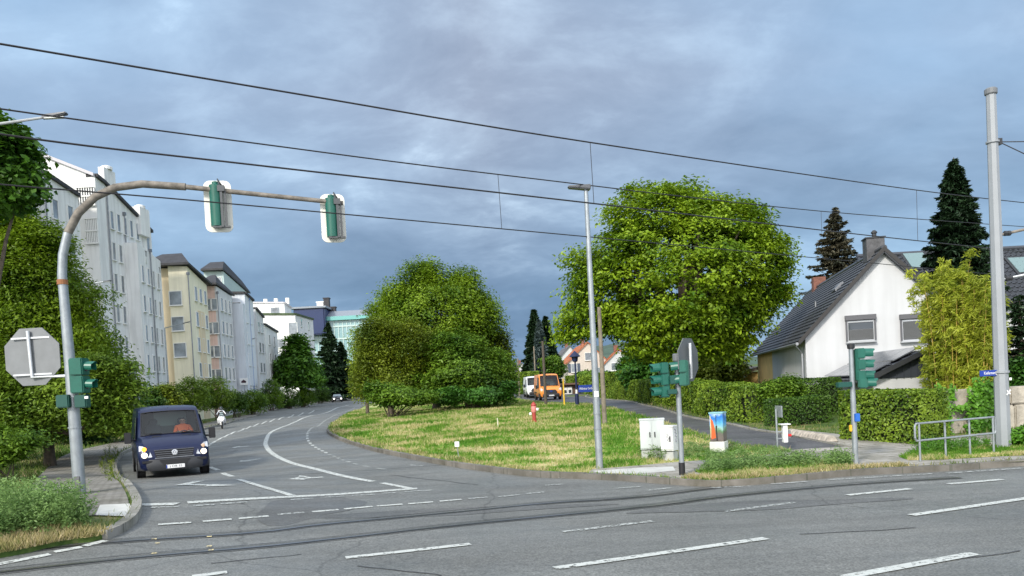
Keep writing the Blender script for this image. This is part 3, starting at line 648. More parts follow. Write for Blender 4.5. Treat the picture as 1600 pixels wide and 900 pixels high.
wins(b, ft4[0], ft4[1], [zt4[1]-3.0-2.85*i for i in range(0)], [.4], 1, 1.4)
pipe(b, ft4[1][0]-1.95, 72.9, 0, zt4[1]-.5); pipe(b, ft4[1][0]*.5+ft4[2][0]*.5+.1, 76.7, 0, zt4[2]+.3)
for (px_, py_, Y_) in ((221, 408, 75.4), (243, 433, 79.8)):
    p = D(px_, py_, Y_); m_ = MB(); m_.lathe((p.x-.25, p.y, p.z), [(.45, -.55), (.72, -.25), (.75, .42), (.68, .42), (.68, .3)], 20); m_.build('round_balcony', M_white, b, world=True, smooth=True)
    m_ = MB()
    for k in range(16): a = k*math.tau/16; m_.tube([(p.x-.25+.72*math.cos(a), p.y+.72*math.sin(a), p.z+.4), (p.x-.25+.72*math.cos(a), p.y+.72*math.sin(a), p.z+.95)], .015, 4)
    m_.tube([(p.x-.25+.72*math.cos(a_*math.tau/20), p.y+.72*math.sin(a_*math.tau/20), p.z+.95) for a_ in range(21)], .025, 5); m_.build('balcony_rail', M_dark, b, world=True)
# yellow block
b = thing('apartment_building', (-37, 87, 0), 'yellow apartment block with three windows one above another and a dark hipped roof', 'building', 'apartment buildings along the road')
ft, zt = blockpx(b, 262, 292, 84, 323, 91.4, 416, 446, m=M_yellow, py0=416)
A = D(236, 500, 84.6); fo = [(A.x, 84.6), (ft[0][0]-.01, 84.6), (ft[0][0]-.01, 89), (A.x, 89)]; prism(b, 'recessed_wall', fo, [zt[1]]*4, -1, M_peach)
for zz, yy in ((466, 0), (506, 0), (547, 0)):
    q = D(274.5+(zz-466)*.09, zz, 83.97); window(b, q, 0, 1.25, 1.45)
wins(b, ft[1], ft[2], [zt[2]-1.6-2.85*i for i in range(5)], [.35, .6, .85], .8, 1.5)
m_ = MB(); q0 = Vector((*ft[1], 0)).lerp(Vector((*ft[2], 0)), .42); q1 = Vector((*ft[1], 0)).lerp(Vector((*ft[2], 0)), .72); m_.box(((q0.x+q1.x)/2+.02, (q0.y+q1.y)/2, 6), ((q1-q0).length, .12, 13), rz=face_ang(q0, q1)); m_.build('coloured_panel', M_peach, b, world=True)
pipe(b, ft[1][0]+.08, ft[1][1]-.06, 0, zt[1]-.9)
hip(b, [(A.x, 84), ft[1], ft[2], (A.x, 91.4)], [zt[1]+.1, zt[1]+.1, zt[2]+.1, zt[1]+.1], rise=1.7)
# pink block
b = thing('apartment_building', (-37, 95, 0), 'pink and pale grey apartment block with a dark hipped roof just beyond the yellow one', 'building', 'apartment buildings along the road')
ft, zt = blockpx(b, 313, 338, 93.5, 361, 100, 447, 463, m=M_pink, py0=447); prism(b, 'corner_strip', [(ft[0][0]-.02, 93.4), (ft[0][0]+.5, 93.4), (ft[0][0]+.5, 94.5), (ft[0][0]-.02, 94.5)], [zt[0]-1.5]*4, -1, mat('orange_render', (.62, .33, .10), .8))
prism(b, 'street_wall', [(ft[1][0]+.02, ft[1][1]-.05), (ft[2][0]+.05, ft[2][1]), (ft[2][0]-.5, ft[2][1]), (ft[1][0]-.5, ft[1][1]+.05)], [zt[1]-.02, zt[2]-.02, zt[2]-.02, zt[1]-.02], -1, M_grey)
wins(b, (ft[1][0]+.04, ft[1][1]), (ft[2][0]+.07, ft[2][1]), [zt[2]-1.6-2.85*i for i in range(5)], [.25, .5, .78], .8, 1.5); wins(b, ft[0], ft[1], [zt[1]-2.2-2.85*i for i in range(5)], [.45, .8], .7, 1.3)
pipe(b, ft[0][0]+.65, 93.4, 0, zt[1]-1.5); pipe(b, ft[1][0]+.08, ft[1][1]-.06, 0, zt[1]-.9); hip(b, ft, [zt[1]+.1, zt[1]+.1, zt[2]+.1, zt[1]+.1], rise=1.6)
# taller mint topped building behind
b = thing('apartment_building', (-39, 108, 0), 'tall apartment building with mint top storey and sloping dark roof behind the pink one', 'building', 'apartment buildings along the road')
ft, zt = blockpx(b, 318, 349, 104, 388, 119, 424, 459, m=M_mint, py0=424); hip(b, ft, [zt[1]+.1, zt[1]+.1, zt[2]+.1, zt[1]+.1], rise=1.6)
wins(b, ft[0], ft[1], [zt[1]-1.4], [.3, .7], .9, 1.2)
# pale blue-white block and those after it
b = thing('apartment_building', (-37, 104, 0), 'pale blue-white narrow apartment block with a small top corner window', 'building', 'apartment buildings along the road')
ft, zt = blockpx(b, 362, 379, 100.5, 394, 105.5, 474, 478, m=M_cool, py0=474); wins(b, ft[1], ft[2], [zt[2]-1.8-2.85*i for i in range(4)], [.3, .7], .8, 1.5)
ft2, zt2 = blockpx(b, 362, 382, 101.5, 395, 105.4, 459, 471, m=M_cool, py0=459, zb=4); edge_trim(b, ft2, zt2, [0, 1]); wins(b, ft2[0], ft2[1], [zt2[1]-1.6], [.35], 1.0, 1.0)
pipe(b, ft[1][0]*.4+ft[2][0]*.6+.1, ft[1][1]*.4+ft[2][1]*.6, 0, zt[2]+.6, m=mat('blue_pipe', (.16, .24, .45), .5))
b = thing('apartment_building', (-40, 112, 0), 'white apartment block with loggia openings behind the street lamp', 'building', 'apartment buildings along the road')
ft, zt = blockpx(b, 385, 399, 107, 411, 112, 483, 497, m=M_grey, py0=478); edge_trim(b, ft, zt, [1]); wins(b, ft[1], ft[2], [zt[2]-1.6-2.85*i for i in range(4)], [.3, .7], 1.2, 1.3, frame=M_grey)
b = thing('apartment_building', (-42, 121, 0), 'small white apartment block with a low black mono-pitch roof beside the green tree', 'building', 'apartment buildings along the road')
ft, zt = blockpx(b, 400, 413, 116, 433, 126, 508, 520, m=M_white, py0=504); edge_trim(b, ft, zt, [0, 1]); wins(b, ft[1], ft[2], [zt[2]-1.6-2.85*i for i in range(3)], [.3, .7], .9, 1.4)
# flat roofed modern flats
b = thing('apartment_building', (-46, 155, 0), 'modern white flat-roofed flats with planted roof terrace behind the green tree', 'building', 'apartment buildings along the road')
ft, zt = blockpx(b, 400, 461, 150, 489, 170, 492, 500, m=M_white); edge_trim(b, ft, zt, [0, 1], th=.35, m=mat('roof_greenery', (.06, .09, .04), .9, var=.4, vscale=1)); wins(b, ft[0], ft[1], [zt[1]-2.6, zt[1]-5.4, zt[1]-8.2], [.93], 1.6, 2.2); wins(b, ft[1], ft[2], [zt[2]-1.8-2.9*i for i in range(4)], [.3, .7], 1.5, 1.6); wins(b, ft[0], ft[1], [zt[1]-5.4, zt[1]-8.2], [.3, .6], 1.6, 1.6)
ft, zt = blockpx(b, 392, 444, 158, 455, 168, 474, 482, m=M_white, zb=10); edge_trim(b, ft, zt, [0, 1], th=.3, m=mat('pale_metal', (.5, .5, .5), .6)); wins(b, ft[0], ft[1], [zt[1]-1.7], [.72], 1.8, 1.9)
m_ = MB(); q = D(415, 470, 162)
for k in (0, 1, 2.1): m_.box((q.x+k*2.2, 162, q.z-.3), (.7, .7, 1.3))
m_.build('roof_vent', M_frame, b, world=True)
# office building with glass and chimneys
b = thing('office_building', (-40, 200, 0), 'grey and blue office building with teal eaves band and two dark chimneys in the distance', 'building')
M_teal = mat('teal_band', (0.16, 0.42, 0.40), .5); M_gl = mat('office_glass', (0.25, 0.40, 0.42), .15, spec=.8); M_blue = mat('blue_cladding', (.015, .03, .10), .35)
M_officeroof = mat('office_roof', (.24, .27, .31), .5, .2)
p = D(489, 503, 200); q = D(640, 503, 200); zb_ = 0
prism(b, 'glass_wall', [(p.x, 200), (q.x, 200), (q.x, 225), (p.x, 225)], [p.z]*4, zb_, M_gl)
m_ = MB()
for k in range(24): m_.box((p.x+(q.x-p.x)*k/23, 199.95, p.z/2), (.18, .2, p.z))
for k in range(5): m_.box(((p.x+q.x)/2, 199.9, p.z-1.5-3.2*k), (q.x-p.x, .2, .35))
m_.build('facade_frame', mat('pale_mint', (.50, .62, .60), .5), b, world=True)
m_ = MB(); m_.box(((p.x+q.x)/2, 211, p.z+.55), (q.x-p.x+1.2, 24, 1.0)); m_.build('eaves_band', M_teal, b, world=True)
m_ = MB(); m_.hexa([(p.x-.5, 199.2, p.z+1.06), (q.x, 199.2, p.z+1.06), (q.x, 225, p.z+1.06), (p.x-.5, 225, p.z+1.06)], [(p.x+.5, 203, p.z+2.8), (q.x, 203, p.z+2.8), (q.x, 222, p.z+2.8), (p.x+.5, 222, p.z+2.8)]); m_.build('roof', M_officeroof, b, world=True)
for (a0, a1, y0, y1, mm) in ((508, 514.5, 467, 498, M_roofd), (517.5, 524.5, 481, 498, M_roofd), (497, 506, 473, 494, M_frame)):
    u = D(a0, y1, 204); v = D(a1, y0, 204); m_ = MB(); m_.box(((u.x+v.x)/2, 204, (u.z+v.z)/2), (v.x-u.x, 1.5, v.z-u.z)); m_.box(((u.x+v.x)/2, 204, v.z+.15), (v.x-u.x+.3, 1.8, .3)); m_.build('chimney' if mm is M_roofd else 'roof_box', mm, b, world=True)
u = D(457, 500, 196); v = D(505, 480, 196); m_ = MB(); m_.box(((u.x+v.x)/2, 202, (u.z+v.z)/2-2), (v.x-u.x, 10, v.z-u.z+4)); m_.build('plant_room', M_blue, b, world=True, bevel=.3)
m_ = MB(); m_.box(((u.x+v.x)/2, 202, v.z+.25), (v.x-u.x+1, 11, .45)); m_.build('plant_roof', M_officeroof, b, world=True)

# ------------------------------------------------------------------ tiled roofs
M_tile = mat('anthracite_tile', (0.050, 0.055, 0.066), 0.42, var=0.12, vscale=4)
M_tileo = mat('orange_tile', (0.42, 0.14, 0.06), 0.7, var=0.25, vscale=2)
M_tileg = mat('grey_tile', (0.13, 0.13, 0.14), 0.7, var=0.2, vscale=2)
def tiled(parent, e0, e1, r0, r1, rows, cols, m, wave=.05, step=.05, name='roof', under=.12):
    """pantiled slope from eave e0-e1 up to ridge r0-r1, real rows and rolls"""
    e0, e1, r0, r1 = map(Vector, (e0, e1, r0, r1)); n = (e1-e0).cross(r0-e0).normalized(); n = -n if n.z < 0 else n
    V = []; cs = np.arange(cols*4+1)/(cols*4); rr = []
    for i in range(rows): rr += [(i/rows, step), ((i+.999)/rows, 0.0)]
    for t, s in rr:
        a = e0.lerp(r0, t); b_ = e1.lerp(r1, t)
        for c_ in cs:
            w = wave*(max(0, math.sin(c_*cols*math.tau))**1.0) if wave else 0
            V.append(a.lerp(b_, c_)+n*(s+w+.01))
    nc_ = len(cs); nr = len(rr); i = (np.arange(nr-1)[:, None]*nc_+np.arange(nc_-1)).ravel()
    m_ = MB(); m_.add(V, np.stack([i, i+1, i+nc_+1, i+nc_], 1).tolist())
    m_.hexa([p_-n*under for p_ in (e0, e1, r1, r0)], [p_ for p_ in (e0, e1, r1, r0)])
    return m_.build(name, m, parent, world=True)

M_hwhite = mat('house_render', (0.53, 0.54, 0.555), 0.85, var=0.04, vscale=0.6, dirt=0.06, bump=.25, bscale=60)
M_hyel = mat('house_ochre', (0.74, 0.50, 0.20), 0.85, var=0.10, vscale=1.5, bump=.2, bscale=40)
M_shut = mat('shutter_grey', (0.10, 0.10, 0.11), 0.5); M_alu = mat('aluminium', (0.55, 0.56, 0.57), 0.35, 0.7)
# white gable house on the right
E_n = D(1258, 524, 36); E_f = D(1183, 549, 55); PK = D(1380, 391, 35.2); zg = .2
axis = (Vector((E_f.x, E_f.y))-Vector((E_n.x, E_n.y))); aL = axis.length; ax_ = axis.normalized(); per = Vector((ax_.y, -ax_.x))
hw = (Vector((PK.x, PK.y))-Vector((E_n.x, E_n.y))).dot(per); ez = E_n.z
hb = thing('gabled_house', (E_n.x+3, 40, zg), 'white gabled house with steep anthracite tiled roof, dark chimney and ochre far half', 'house')
def hp(u, v, z): q = Vector((E_n.x, E_n.y))+per*u+ax_*v; return Vector((q.x, q.y, z))
W2 = 2*hw; split = aL*.60; pkz = PK.z
m_ = MB()
def gprism(m_, v0, v1): m_.hexa([hp(0, v0, zg-.3), hp(W2, v0, zg-.3), hp(W2, v0, ez), hp(hw, v0, pkz-.12), hp(0, v0, ez)], [hp(0, v1, zg-.3), hp(W2, v1, zg-.3), hp(W2, v1, ez), hp(hw, v1, pkz-.12), hp(0, v1, ez)])
gprism(m_, 0, split); m_.build('wall', M_hwhite, hb, world=True)
m_ = MB(); gprism(m_, split+.005, aL); m_.build('ochre_wall', M_hyel, hb, world=True)
ov = .28; sl_ = (pkz-ez)/hw; oe = .35
tiled(hb, hp(-oe, -ov, ez-oe*sl_+.05), hp(-oe, aL+ov, ez-oe*sl_+.05), hp(hw, -ov, pkz+.05), hp(hw, aL+ov, pkz+.05), 19, 60, M_tile, wave=.025, step=.06)
tiled(hb, hp(W2+oe, -ov, ez-oe*sl_+.05), hp(W2+oe, aL+ov, ez-oe*sl_+.05), hp(hw, -ov, pkz+.05), hp(hw, aL+ov, pkz+.05), 19, 60, M_tile, wave=.025, step=.06)
m_ = MB()   # verge boards and ridge
for s in (0, 1):
    a = hp(-oe if s == 0 else W2+oe, -ov-.03, ez-oe*sl_-.08); b_ = hp(hw, -ov-.03, pkz-.06); m_.hexa([a, b_, b_+Vector((0, 0, .24)), a+Vector((0, 0, .22))], [p_+Vector((ax_.x*.04, ax_.y*.04, 0)) for p_ in (a, b_, b_+Vector((0, 0, .24)), a+Vector((0, 0, .22)))])
m_.build('verge_board', mat('verge_brown', (.03, .028, .028), .6), hb, world=True)
m_ = MB(); m_.tube([hp(hw, -ov-.02, pkz+.10), hp(hw, aL+ov, pkz+.10)], .13, 8); m_.build('ridge_tiles', M_tile, hb, world=True)
m_ = MB(); m_.tube([hp(-oe-.06, -ov, ez-oe*sl_-.02), hp(-oe-.06, aL+ov, ez-oe*sl_-.02)], .075, 8); m_.tube([hp(-oe-.06, .25, ez-oe*sl_-.06), hp(-.12, .3, ez-.85), hp(-.12, .3, zg)], .05, 8); m_.build('gutter', mat('gutter_zinc', (.38, .39, .41), .4, .7), hb, world=True)
ch = hp(hw-.05, 1.3, 0); m_ = MB(); rz_ = math.atan2(per.y, per.x); m_.box((ch.x, ch.y, pkz+.0), (.80, .75, 1.5), rz=rz_); cho = m_.build('chimney', mat('slate_clad', (.075, .075, .08), .55, var=.35, vscale=5), hb, world=True)
m_ = MB(); m_.box((ch.x, ch.y, pkz+.78), (.90, .84, .06), rz=rz_); m_.lathe((ch.x+.05, ch.y, pkz+.81), [(.10, 0), (.10, .2), (.14, .22), (.14, .28), (.06, .36)], 10); m_.build('chimney_cap', M_dark, cho, world=False)
cho.children[0].location = (-hb.location[0]+0, -hb.location[1]+0, -hb.location[2]) if False else (-hb.location.x, -hb.location.y, -hb.location.z)
c2 = hp(hw+.1, aL*.80, 0); m_ = MB(); m_.box((c2.x, c2.y, pkz+.1), (.75, .75, 1.3), rz=rz_); m_.build('brick_chimney', mat('chimney_brick', (.20, .085, .06), .8, var=.3, vscale=6), hb, world=True)
# roof hatch and vent pipe on the near slope
q = hp(hw*.62, 3.2, ez+hw*.62*sl_+.18); nrm = Vector((-per.x*sl_, -per.y*sl_, 1)).normalized(); Mx = Matrix((ax_.to_3d(), nrm.cross(ax_.to_3d()), nrm)).transposed()
m_ = MB(); m_.box(q, (.9, .55, .10), rot=Mx); m_.box(q+nrm*.06+ax_.to_3d()*0, (.8, .45, .04), rot=Mx); m_.build('roof_hatch', M_zinc, hb, world=True)
m_ = MB(); q = hp(hw*.42, 5.2, ez+hw*.42*sl_); m_.tube([q, q+Vector((0, 0, .45))], .05, 8); m_.build('vent_pipe', M_zinc, hb, world=True)
# gable windows with roller shutter boxes
gm = face_ang(hp(0, 0, 0), hp(1, 0, 0))
def gw(px0, px1, py0, py1, name='window', shut=.35):
    u0 = None
    for k in range(200):
        u = k*W2/200; q = hp(u, 0, 2)
        d_ = ROT.transposed() @ (Vector((q.x, q.y, D((px0+px1)/2, (py0+py1)/2, q.y).z))-Vector((0, 0, CAMZ)))
        if 800+F*d_.x/-d_.z >= (px0+px1)/2: u0 = u; break
    q = hp(u0, -.02, 0); z0 = D((px0+px1)/2, py1, q.y).z; z1_ = D((px0+px1)/2, py0, q.y).z; w = (px1-px0)*q.y/F*1.02; h = z1_-z0
    c_ = Vector((q.x, q.y, (z0+z1_)/2)); o = window(hb, c_-Vector((0, 0, .1)), gm, w-.25, h-.42, frame=M_alu, sill=True)
    Rz = Matrix.Rotation(gm, 3, 'Z'); m_ = MB(); m_.box(c_+Rz @ Vector((0, -.09, h/2-.09)), (w, .2, .22), rz=gm)
    for s in (-1, 1): m_.box(c_+Rz @ Vector((s*(w/2-.05), -.08, -.08)), (.07, .1, h-.3), rz=gm)
    m_.build('shutter_box', M_shut, hb, world=True)
    n_ = int((h-.45)*shut/.05); m_ = MB()
    for k in range(n_): m_.box(c_+Rz @ Vector((0, -.09, -h/2+.16+k*.052)), (w-.28, .035, .036), rot=Rz @ Matrix.Rotation(R(25), 3, 'X'))
    m_.build('blind_slats', mat('blind_grey', (.16, .165, .17), .5), hb, world=True)
gw(1322, 1366, 493, 535, shut=.62); gw(1407, 1450, 491, 534, shut=.95)
# second house, ridge across the view
h2 = thing('tiled_house', (24, 46, .3), 'white house with long dark pantiled roof and skylights behind the spruce and tram mast', 'house')
a = D(1386, 468, 43); b_ = D(1720, 462, 43); r0 = D(1386, 395, 46.5); r1 = D(1720, 388, 46.5); a.z = b_.z = 3.3+CAMZ; r0.z = r1.z = D(1570, 391, 46.5).z; r0.x = a.x; r1.x = b_.x
prism(h2, 'wall', [(a.x+.3, 43.5), (b_.x-.3, 43.5), (b_.x-.3, 50), (a.x+.3, 50)], [a.z+.1]*4, 0, M_hwhite)
m_ = MB(); m_.hexa([(a.x+.3, 43.5, a.z+.11), (a.x+.3, 50, a.z+.11), (a.x+.3, 46.5, r0.z-.2)], [(b_.x-.3, 43.5, a.z+.11), (b_.x-.3, 50, a.z+.11), (b_.x-.3, 46.5, r0.z-.2)]); m_.build('gable_wall', M_hwhite, h2, world=True)
tiled(h2, a, b_, r0, r1, 13, 38, M_tile, wave=.11, step=.07); tiled(h2, (a.x, 50.3, a.z), (b_.x, 50.3, a.z), r0, r1, 6, 20, M_tile)
m_ = MB(); m_.tube([r0+Vector((0, 0, .1)), r1+Vector((0, 0, .1))], .14, 8); m_.build('ridge_tiles', M_tile, h2, world=True)
m_ = MB(); m_.tube([a+Vector((0, -.1, -.05)), b_+Vector((0, -.1, -.05))], .08, 8); m_.build('gutter', M_dark, h2, world=True)
sn = Vector((0, -(r0.z-a.z), 3.5)).normalized(); Mx = Matrix((Vector((1, 0, 0)), sn.cross(Vector((1, 0, 0))), sn)).transposed()
for px_, py_ in ((1597, 418), (1432, 411)):
    tt = None
    q = D(px_, py_, 44.0)
    for k in range(40):
        y_ = 43+3.5*k/40; q = D(px_, py_, y_)
        if q.z < a.z+(y_-43)/3.5*(r0.z-a.z): break
    m_ = MB(); m_.box(q+sn*.12, (1.5, 1.75, .14), rot=Mx); sk = m_.build('skylight', M_dark, h2, world=True); m_ = MB(); m_.box(q+sn*.2, (1.2, 1.45, .05), rot=Mx); s2 = m_.build('pane', mat('skylight_glass', (.16, .24, .24), .08, spec=.9), sk); s2.location = -h2.location
wins(h2, (a.x+.3, 43.49), (b_.x-.3, 43.49), [1.9], [.35, .6, .85], 1.3, 1.3)
# garage with solar panels
g = thing('garage', (13, 29, 0), 'low garage with dark boarded gable and solar panel roof behind the clipped hedge', 'garage')
gn = D(1358, 593, 27); gf = D(1294, 593, 35.5); gp = D(1440, 549, 27); gz = gn.z; gw_ = gp.x-gn.x; ga = Vector((gf.x-gn.x, 8.5)).normalized(); gl = math.hypot(gf.x-gn.x, 8.5)
def q_(u, v, z): return Vector((gn.x+u+ga.x*v, 27+ga.y*v, z))
m_ = MB(); m_.hexa([q_(.15, .1, -.2), q_(2*gw_-.15, .1, -.2), q_(2*gw_-.15, .1, gz), q_(.15, .1, gz)], [q_(.15, gl, -.2), q_(2*gw_-.15, gl, -.2), q_(2*gw_-.15, gl, gz), q_(.15, gl, gz)]); m_.build('wall', M_hwhite, g, world=True)
m_ = MB(); m_.hexa([q_(.1, .06, gz+.005), q_(2*gw_-.1, .06, gz+.005), q_(gw_, .06, gp.z-.1)], [q_(.1, gl, gz+.005), q_(2*gw_-.1, gl, gz+.005), q_(gw_, gl, gp.z-.1)])
for k in range(14): 
    u = .2+(2*gw_-.4)*k/13; hh = (gp.z-.12-gz)*(1-abs(u-gw_)/gw_)
    if hh > .1: m_.box(q_(u, .04, gz+hh/2), (.03, .03, hh))
m_.build('gable_boards', mat('anthracite_board', (.035, .042, .055), .6), g, world=True)
tiled(g, q_(-.25, -.2, gz-.05), q_(-.25, gl+.2, gz-.05), q_(gw_, -.2, gp.z+.03), q_(gw_, gl+.2, gp.z+.03), 6, 12, M_tile, wave=.02, step=.03); tiled(g, q_(2*gw_+.25, -.2, gz-.05), q_(2*gw_+.25, gl+.2, gz-.05), q_(gw_, -.2, gp.z+.03), q_(gw_, gl+.2, gp.z+.03), 6, 12, M_tile, wave=.02, step=.03)
M_sol = mat('solar_cell', (.10, .11, .13), .18, spec=.9)
for r_ in range(2):
    for c_ in range(5):
        u0, u1 = r_/2+.04, (r_+1)/2-.01; v0, v1 = gl*c_/5+.03, gl*(c_+1)/5-.03
        P4 = [q_(-.25+(gw_+.25)*u, v, gz-.05+(gp.z+.08-gz)*u+.13) for u, v in ((u0, v0), (u1, v0), (u1, v1), (u0, v1))]
        m_ = MB(); m_.hexa(P4, [p_+Vector((0, 0, .04)) for p_ in P4]); m_.build('solar_panel', M_sol, g, world=True)
m_ = MB(); m_.tube([q_(-.33, -.2, gz-.1), q_(-.33, gl+.2, gz-.1)], .06, 8); m_.hexa([q_(-.3, -.24, gz-.2), q_(gw_, -.24, gp.z-.12), q_(gw_, -.24, gp.z+.05), q_(-.3, -.24, gz)], [q_(-.3, -.20, gz-.2), q_(gw_, -.20, gp.z-.12), q_(gw_, -.20, gp.z+.05), q_(-.3, -.20, gz)])
m_.build('eaves_board', M_dark, g, world=True)
# low shed roof behind the long hedge
s_ = thing('shed', (17, 56, .4), 'low ochre shed with weathered lean-to roof behind the long hedge', 'shed')
p = D(1140, 590, 58); q = D(1184, 578, 56); prism(s_, 'wall', [(p.x, 58), (q.x, 56), (q.x+1, 61), (p.x+1, 63)], [p.z-.1, q.z-.1, q.z-.1, p.z-.1], 0, M_hyel)
m_ = MB(); m_.hexa([(p.x-.6, 57.6, p.z-.12), (q.x, 55.6, q.z), (q.x+1, 61, q.z+.1), (p.x+.4, 63.5, p.z)], [(p.x-.6, 57.6, p.z+.08), (q.x, 55.6, q.z+.25), (q.x+1, 61, q.z+.35), (p.x+.4, 63.5, p.z+.2)]); m_.build('roof', mat('weathered_roof', (.20, .17, .14), .9, var=.3, vscale=2), s_, world=True)
# far houses along the side street
def far_house(label, pn, pf, pk, pr, Yn, Yf, wallm, roofm, name='village_house', wlist=(), zb=.5, cols=20):
    """pn near left eave, pf far left eave, pk near gable peak, pr near right eave (pixels)"""
    a = D(*pn, Yn); f = D(*pf, Yf); k_ = D(*pk, Yn); r_ = D(*pr, Yn); a.z = min(a.z, r_.z+.3); r_.z = a.z; f.z = a.z; dv = Vector((f.x-a.x, f.y-a.y, 0))
    h_ = thing(name, (k_.x, (Yn+Yf)/2, zb), label, 'house', 'houses along the side street')
    mid = Vector((k_.x, k_.y, k_.z)); up_ = Vector((0, 0, .1)); m_ = MB(); bz = lambda p_: Vector((p_.x, p_.y, zb-.5))
    fr = [bz(a), bz(r_), r_, mid-up_, a]; m_.hexa(fr, [p_+dv for p_ in fr]); m_.build('wall', wallm, h_, world=True)
    o_ = Vector((.35, 0, 0)); sL = (mid.z-a.z)/(mid.x-a.x)*.35; y_ = Vector((0, -.3, 0))
    tiled(h_, a-o_-Vector((0, 0, sL))+y_, a-o_-Vector((0, 0, sL))+dv, mid+y_, mid+dv, 10, cols, roofm, wave=.04, step=.06)
    sR = (mid.z-a.z)/(r_.x-mid.x)*.35
    tiled(h_, r_+o_-Vector((0, 0, sR))+y_, r_+o_-Vector((0, 0, sR))+dv, mid+y_, mid+dv, 10, cols, roofm, wave=.04, step=.06)
    m_ = MB(); c_ = mid+dv*.4; m_.box(c_+Vector((0, 0, .3)), (.7, .7, 1.4)); m_.build('chimney', mat('chimney_brick', (.28, .10, .06), .8), h_, world=True)
    m_ = MB(); m_.tube([a-o_-Vector((0, 0, sL))+y_, a-o_-Vector((0, 0, sL))+dv], .08, 6); m_.tube([a+Vector((-.05, -.08, -.3)), bz(a)+Vector((-.05, -.08, 0))], .05, 6); m_.build('gutter', M_zinc, h_, world=True)
    for (x, y, w, hh, sh) in wlist:
        q = D(x, y, Yn-.04); window(h_, q, 0, w, hh)
        if sh:
            for s in (-1, 1): m_ = MB(); m_.box((q.x+s*(w/2+.35), q.y-.04, q.z), (.5, .05, hh+.1)); m_.build('shutter', mat('blue_shutter', (.06, .08, .12), .6), h_, world=True)
M_beige = mat('beige_render', (.56, .50, .44), .85, var=.05, vscale=.6, dirt=.08)
far_house('beige gabled house with orange tiled roof and blue shutters behind the lantern post', (886, 563), (872, 573), (918, 534), (950, 566), 140, 160, M_beige, M_tileo, wlist=((897, 575, 1.0, 1.5, True), (919, 557, 1.1, 1.3, False), (936, 580, 1.0, 1.3, False)))
far_house('plain white gabled house with grey roof behind and left of the orange-roofed house', (868, 566), (858, 572), (890, 540), (912, 566), 178, 195, M_hwhite, M_tileg, wlist=())
far_house('small white house with brown roof behind the silvery spruce', (839, 567), (833, 572), (848, 546), (862, 568), 190, 208, M_hwhite, M_tileo, wlist=((848, 560, 1.1, 1.3, False),))
far_house('white gabled house with grey roof at the far left end of the side street', (804, 580), (798, 584), (815, 567), (832, 582), 205, 225, M_hwhite, M_tileg, wlist=((811, 585, 1.1, 1.4, False), (820, 585, 1.1, 1.4, False)))
far_house('white house glimpsed through the chestnut leaves behind the wooden pole', (944, 566), (938, 570), (966, 545), (990, 568), 130, 150, M_hwhite, M_tileo, wlist=((960, 573, 1.0, 1.2, False),))
# white garage doors
g2 = thing('garage', (7.4, 84, .6), 'small brown-roofed garage with white double doors beside the orange van', 'garage')
p = D(880, 622, 88); q = D(894, 601, 88); m_ = MB(); m_.box(((p.x+q.x)/2+.6, 90, (p.z+q.z)/2), (q.x-p.x+1.4, 3.6, q.z-p.z)); m_.build('wall', mat('brown_wood', (.10, .06, .04), .8), g2, world=True)
m_ = MB(); m_.box(((p.x+q.x)/2+.6, 89.8, q.z+.1), (q.x-p.x+2, 4.4, .2)); m_.build('roof', mat('brown_roof', (.12, .07, .05), .8), g2, world=True)
for s in (-.27, .27):
    w = q.x-p.x; m_ = MB(); m_.box(((p.x+q.x)/2+s*w*.9, 88.1, (p.z+q.z)/2-.1), (w*.46, .1, q.z-p.z-.3)); dd = m_.build('door', M_frame, g2, world=True)
    m_ = MB(); m_.box(((p.x+q.x)/2+s*w*.9, 88.03, q.z-.75), (w*.28, .04, .35)); d2 = m_.build('door_pane', M_pane, dd); d2.location = -g2.location
# ------------------------------------------------------------------ street furniture
M_galv = mat('galvanised', (0.33, 0.36, 0.38), 0.45, 0.55, var=0.15, vscale=5)
M_mast = mat('grey_mast_paint', (0.29, 0.31, 0.33), 0.5, 0.1, var=0.05, vscale=2)
M_rust = mat('weathered_steel', (0.20, 0.18, 0.155), 0.75, 0.3, var=0.4, vscale=7)
M_green = mat('signal_green', (0.008, 0.105, 0.075), 0.4, var=.12, vscale=5); M_greend = mat('signal_green_dark', (0.008, 0.07, 0.055), 0.45)
M_black = mat('black_plastic', (0.015, 0.015, 0.017), 0.5); M_cream = mat('backboard_white', (0.78, 0.77, 0.70), 0.55, var=.05, vscale=4)
M_signback = mat('sign_back_grey', (0.20, 0.21, 0.22), 0.5, 0.3, var=.08, vscale=4); M_signblue = mat('sign_blue', (0.008, 0.04, 0.30), 0.4); M_white2 = mat('sign_white', (.8, .8, .8), .5)
M_wood = mat('weathered_pole_wood', (0.20, 0.17, 0.13), 0.9, var=.3, vscale=4)
def vis(m_, c, r, l, rz, seg=12):
    """lens hood: the upper three quarters of a tube, pointing -Y turned by rz"""
    Rz = Matrix.Rotation(rz, 3, 'Z'); c = Vector(c); V = []; n = seg
    for k in range(n+1):
        a = R(-35)+R(250)*k/n
        for rr, y, dr in ((r, 0, 0), (r*1.02, -l*(1 if 40 < math.degrees(a) < 140 else .8), 0), (r*.94, -l*(1 if 40 < math.degrees(a) < 140 else .8), 0), (r*.92, 0, 0)):
            V.append(c+Rz @ Vector((rr*math.cos(a), y, rr*math.sin(a)+(-.012 if y else 0))))
    fs = []
    for k in range(n):
        for j in range(4): fs.append((k*4+j, k*4+(j+1) % 4, (k+1)*4+(j+1) % 4, (k+1)*4+j))
    fs += [(0, 1, 2, 3), tuple(n*4+j for j in (3, 2, 1, 0))]; m_.add(V, fs)
